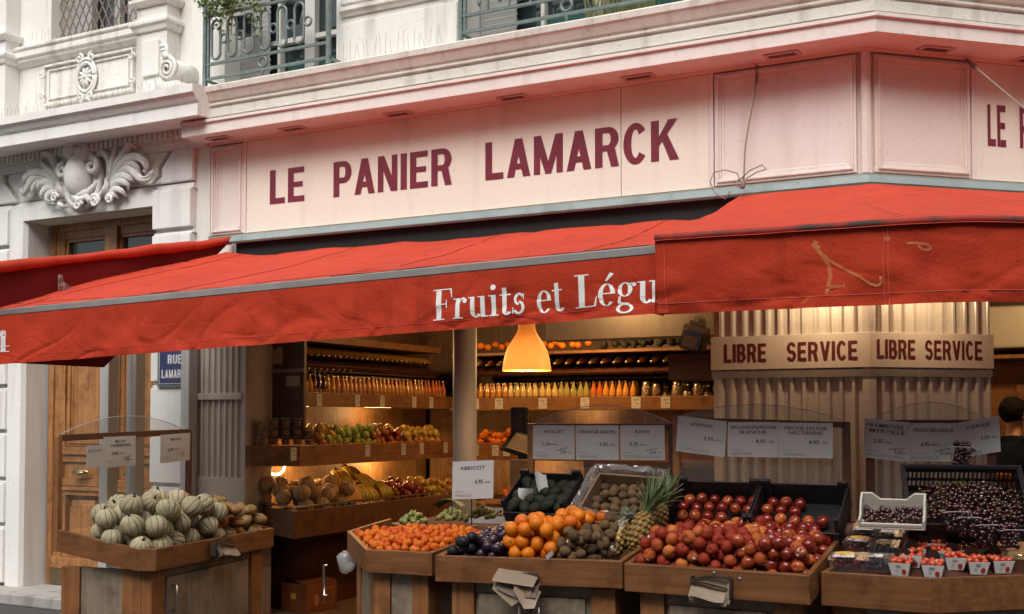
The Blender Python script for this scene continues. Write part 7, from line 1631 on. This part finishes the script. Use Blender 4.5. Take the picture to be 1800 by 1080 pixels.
for s in (-1, 1): mb.blob((s * .078, -.02, 1.635), (.014, .022, .034), 10, 8)
mb.blob((0, -.128, 1.625), (.014, .018, .024), 10, 8)
for s in (-1, 1): mb.blob((s * .032, -.112, 1.655), (.013, .010, .009), 8, 6)
mb.blob((0, -.116, 1.582), (.026, .008, .008), 10, 6)
o = bpy.data.objects.new('face', mb.mesh('face', SKIN, True)); col.objects.link(o); o.parent = pr
def grow(k): return tuple([*k[:3]] + [r + .016 for r in k[3:]])
Sj = [grow(J[i]) for i in (0, 1, 2, 3, 7, 8, 9, 12, 13, 14)]; Sj[3] = (0, -.005, 1.455, .072, .07); Sj[6] = (J[9][0] + .01, J[9][1] + .04, J[9][2] + .02, .050)
m = skinmesh('sweater', Sj, [(0, 1), (1, 2), (2, 3), (2, 4), (4, 5), (5, 6), (2, 7), (7, 8), (8, 9)], 0); m.materials.append(NAVY); o = bpy.data.objects.new('sweater', m); col.objects.link(o); o.parent = pr
Tj = [grow(J[i]) for i in (0, 17, 18, 19, 21, 22, 23)]; Tj[0] = (0, 0, .95, .155, .115); m = skinmesh('trousers', Tj, [(0, 1), (1, 2), (2, 3), (0, 4), (4, 5), (5, 6)], 0); m.materials.append(NAVY); o = bpy.data.objects.new('trousers', m); col.objects.link(o); o.parent = pr
mb = MB(); mb.blob((0, .0, 1.68), (.092, .112, .100), 24, 16, lambda v, th, ph: v * (1 + .16 * noise.noise(v * 60)) if v.y > -.07 or v.z > .04 else v * .8); o = bpy.data.objects.new('hair', mb.mesh('hair', HAIR, True)); col.objects.link(o); o.parent = pr
for s in (-1, 1):
    mb = MB(); mb.blob((s * .10, -.035, .04), (.052, .135, .045), 14, 8, lambda v, th, ph: Vector((v.x, v.y, max(v.z, -.038)))); o = bpy.data.objects.new('shoe', mb.mesh('shoe', BLACKP, True)); col.objects.link(o); o.parent = pr
# oranges on a stand by the assistant
q = at_y(1750, 838, 7.9); K = T('fruit_stand', 'low dark wooden stand with a few tangerines beside the person', 'stand', (q.x, q.y, 0), FW); mb = MB(); mb.box(q.x - .25, q.x + .5, q.y - .05, q.y + .3, q.z - .16, q.z - .03); K.part('tray', mb, SHELFW); mb = MB(); mb.box(q.x - .22, q.x + .47, q.y, q.y + .28, .03, q.z - .161); K.part('base', mb, DARKW)
rng = random.Random(2)
for k in range(9): place('tangerine', pick(ORA), FW @ Matrix.Translation((q.x - .06 + (k % 4) * .05, q.y + .02 + .05 * (k // 4), q.z + .002 + .0 * k + (.03 if k > 6 else 0))) @ Matrix.Rotation(rng.uniform(0, 3), 4, 'X') @ Matrix.Scale(.85, 4), 'small tangerine on the stand beside the person', 'tangerine', 'tangerines beside the person')
# ------------------------------------------------------------------ ivy trailing over the first balcony
IV = mat('ivy_leaf', (.10, .15, .035), .5, (.24, .30, .10), 15, rnd=.6); IVS = mat('ivy_stem', (.09, .06, .03), .7)
K = T('ivy_plant', 'trailing green ivy hanging over the left end of the balcony rail', 'plant', (-4.9, -.2, 5.0)); rng = random.Random(17); mb = MB(); ms = MB()
for k in range(26):
    c0 = on_y(rng.choice((360, 372, 385, 395, 410, 430, 445, 455)) + rng.uniform(-8, 8), rng.uniform(-25, 12), -.24 - rng.uniform(0, .06)); ln = rng.uniform(.08, .28) if k % 3 else rng.uniform(.25, .42)
    pts = [c0 + Vector((.05 * math.sin(k + t * 3) * t + rng.uniform(-.01, .01), -.03 * t, .06 * t - ln * t * t)) for t in [i / 8 for i in range(9)]]; ms.tube(pts, .0025, 4)
    for i in range(22):
        t = rng.random() ** .8; p = c0 + Vector((.05 * math.sin(k + t * 3) * t, -.03 * t, .06 * t - ln * t * t)) + Vector((rng.gauss(0, .022), rng.gauss(0, .02), rng.gauss(0, .018)))
        s = rng.uniform(.011, .022); Mr = Matrix.Rotation(rng.uniform(0, 6.3), 3, 'Z') @ Matrix.Rotation(rng.uniform(.2, 1.5), 3, 'X') @ Matrix.Rotation(rng.uniform(0, 6.3), 3, 'Y')
        sh = [(0, -.9), (.55, -.45), (1.0, -.1), (.45, .15), (.35, .75), (0, .35), (-.35, .75), (-.45, .15), (-1, -.1), (-.55, -.45)]; mb.add([p + Mr @ Vector((a * s, b * s, .12 * s * abs(a))) for a, b in sh], [tuple(range(10))])
K.part('leaves', mb, IV, recalc=False); K.part('stems', ms, IVS)
# dark flower pots on the balcony floor
for k, (px, py) in enumerate(((430, 48), (515, 25))):
    q = on_y(px, py, .02); K = T('flower_pot', ('left' if k == 0 else 'right') + ' dark hanging pot behind the ironwork of the first balcony', 'pot', q); mb = MB(); mb.lathe([(0, -.07), (.055, -.07), (.08, .05), (.086, .05), (.086, .07), (.0, .06)], 16, q); K.part('pot', mb, mat('dark_glazed_pot', (.02, .022, .028), .2), smooth=False); mb = MB(); mb.tube([(q.x, q.y, q.z + .06), (q.x, q.y, q.z + .5)], .004, 5); K.part('hanger', mb, IRON)
mb = MB(); rng = random.Random(2)
for k in range(140):
    p = on_y(rng.uniform(1035, 1150), 10 - rng.uniform(0, 40), .12) ; b = Vector((p.x, .12 + rng.uniform(-.05, .05), 4.40)); t = b + Vector((rng.uniform(-.12, .12), rng.uniform(-.05, .05), rng.uniform(.15, .5))); w = .006
    mb.add([b - Vector((w, 0, 0)), b + Vector((w, 0, 0)), t], [(0, 1, 2)])
single('balcony_grass', mb, mat('dry_green_grass', (.16, .19, .05), .7, (.26, .26, .09), 12), 'tuft of grassy plants behind the second balcony railing', 'plant', (-1.6, .1, 4.4), recalc=False)
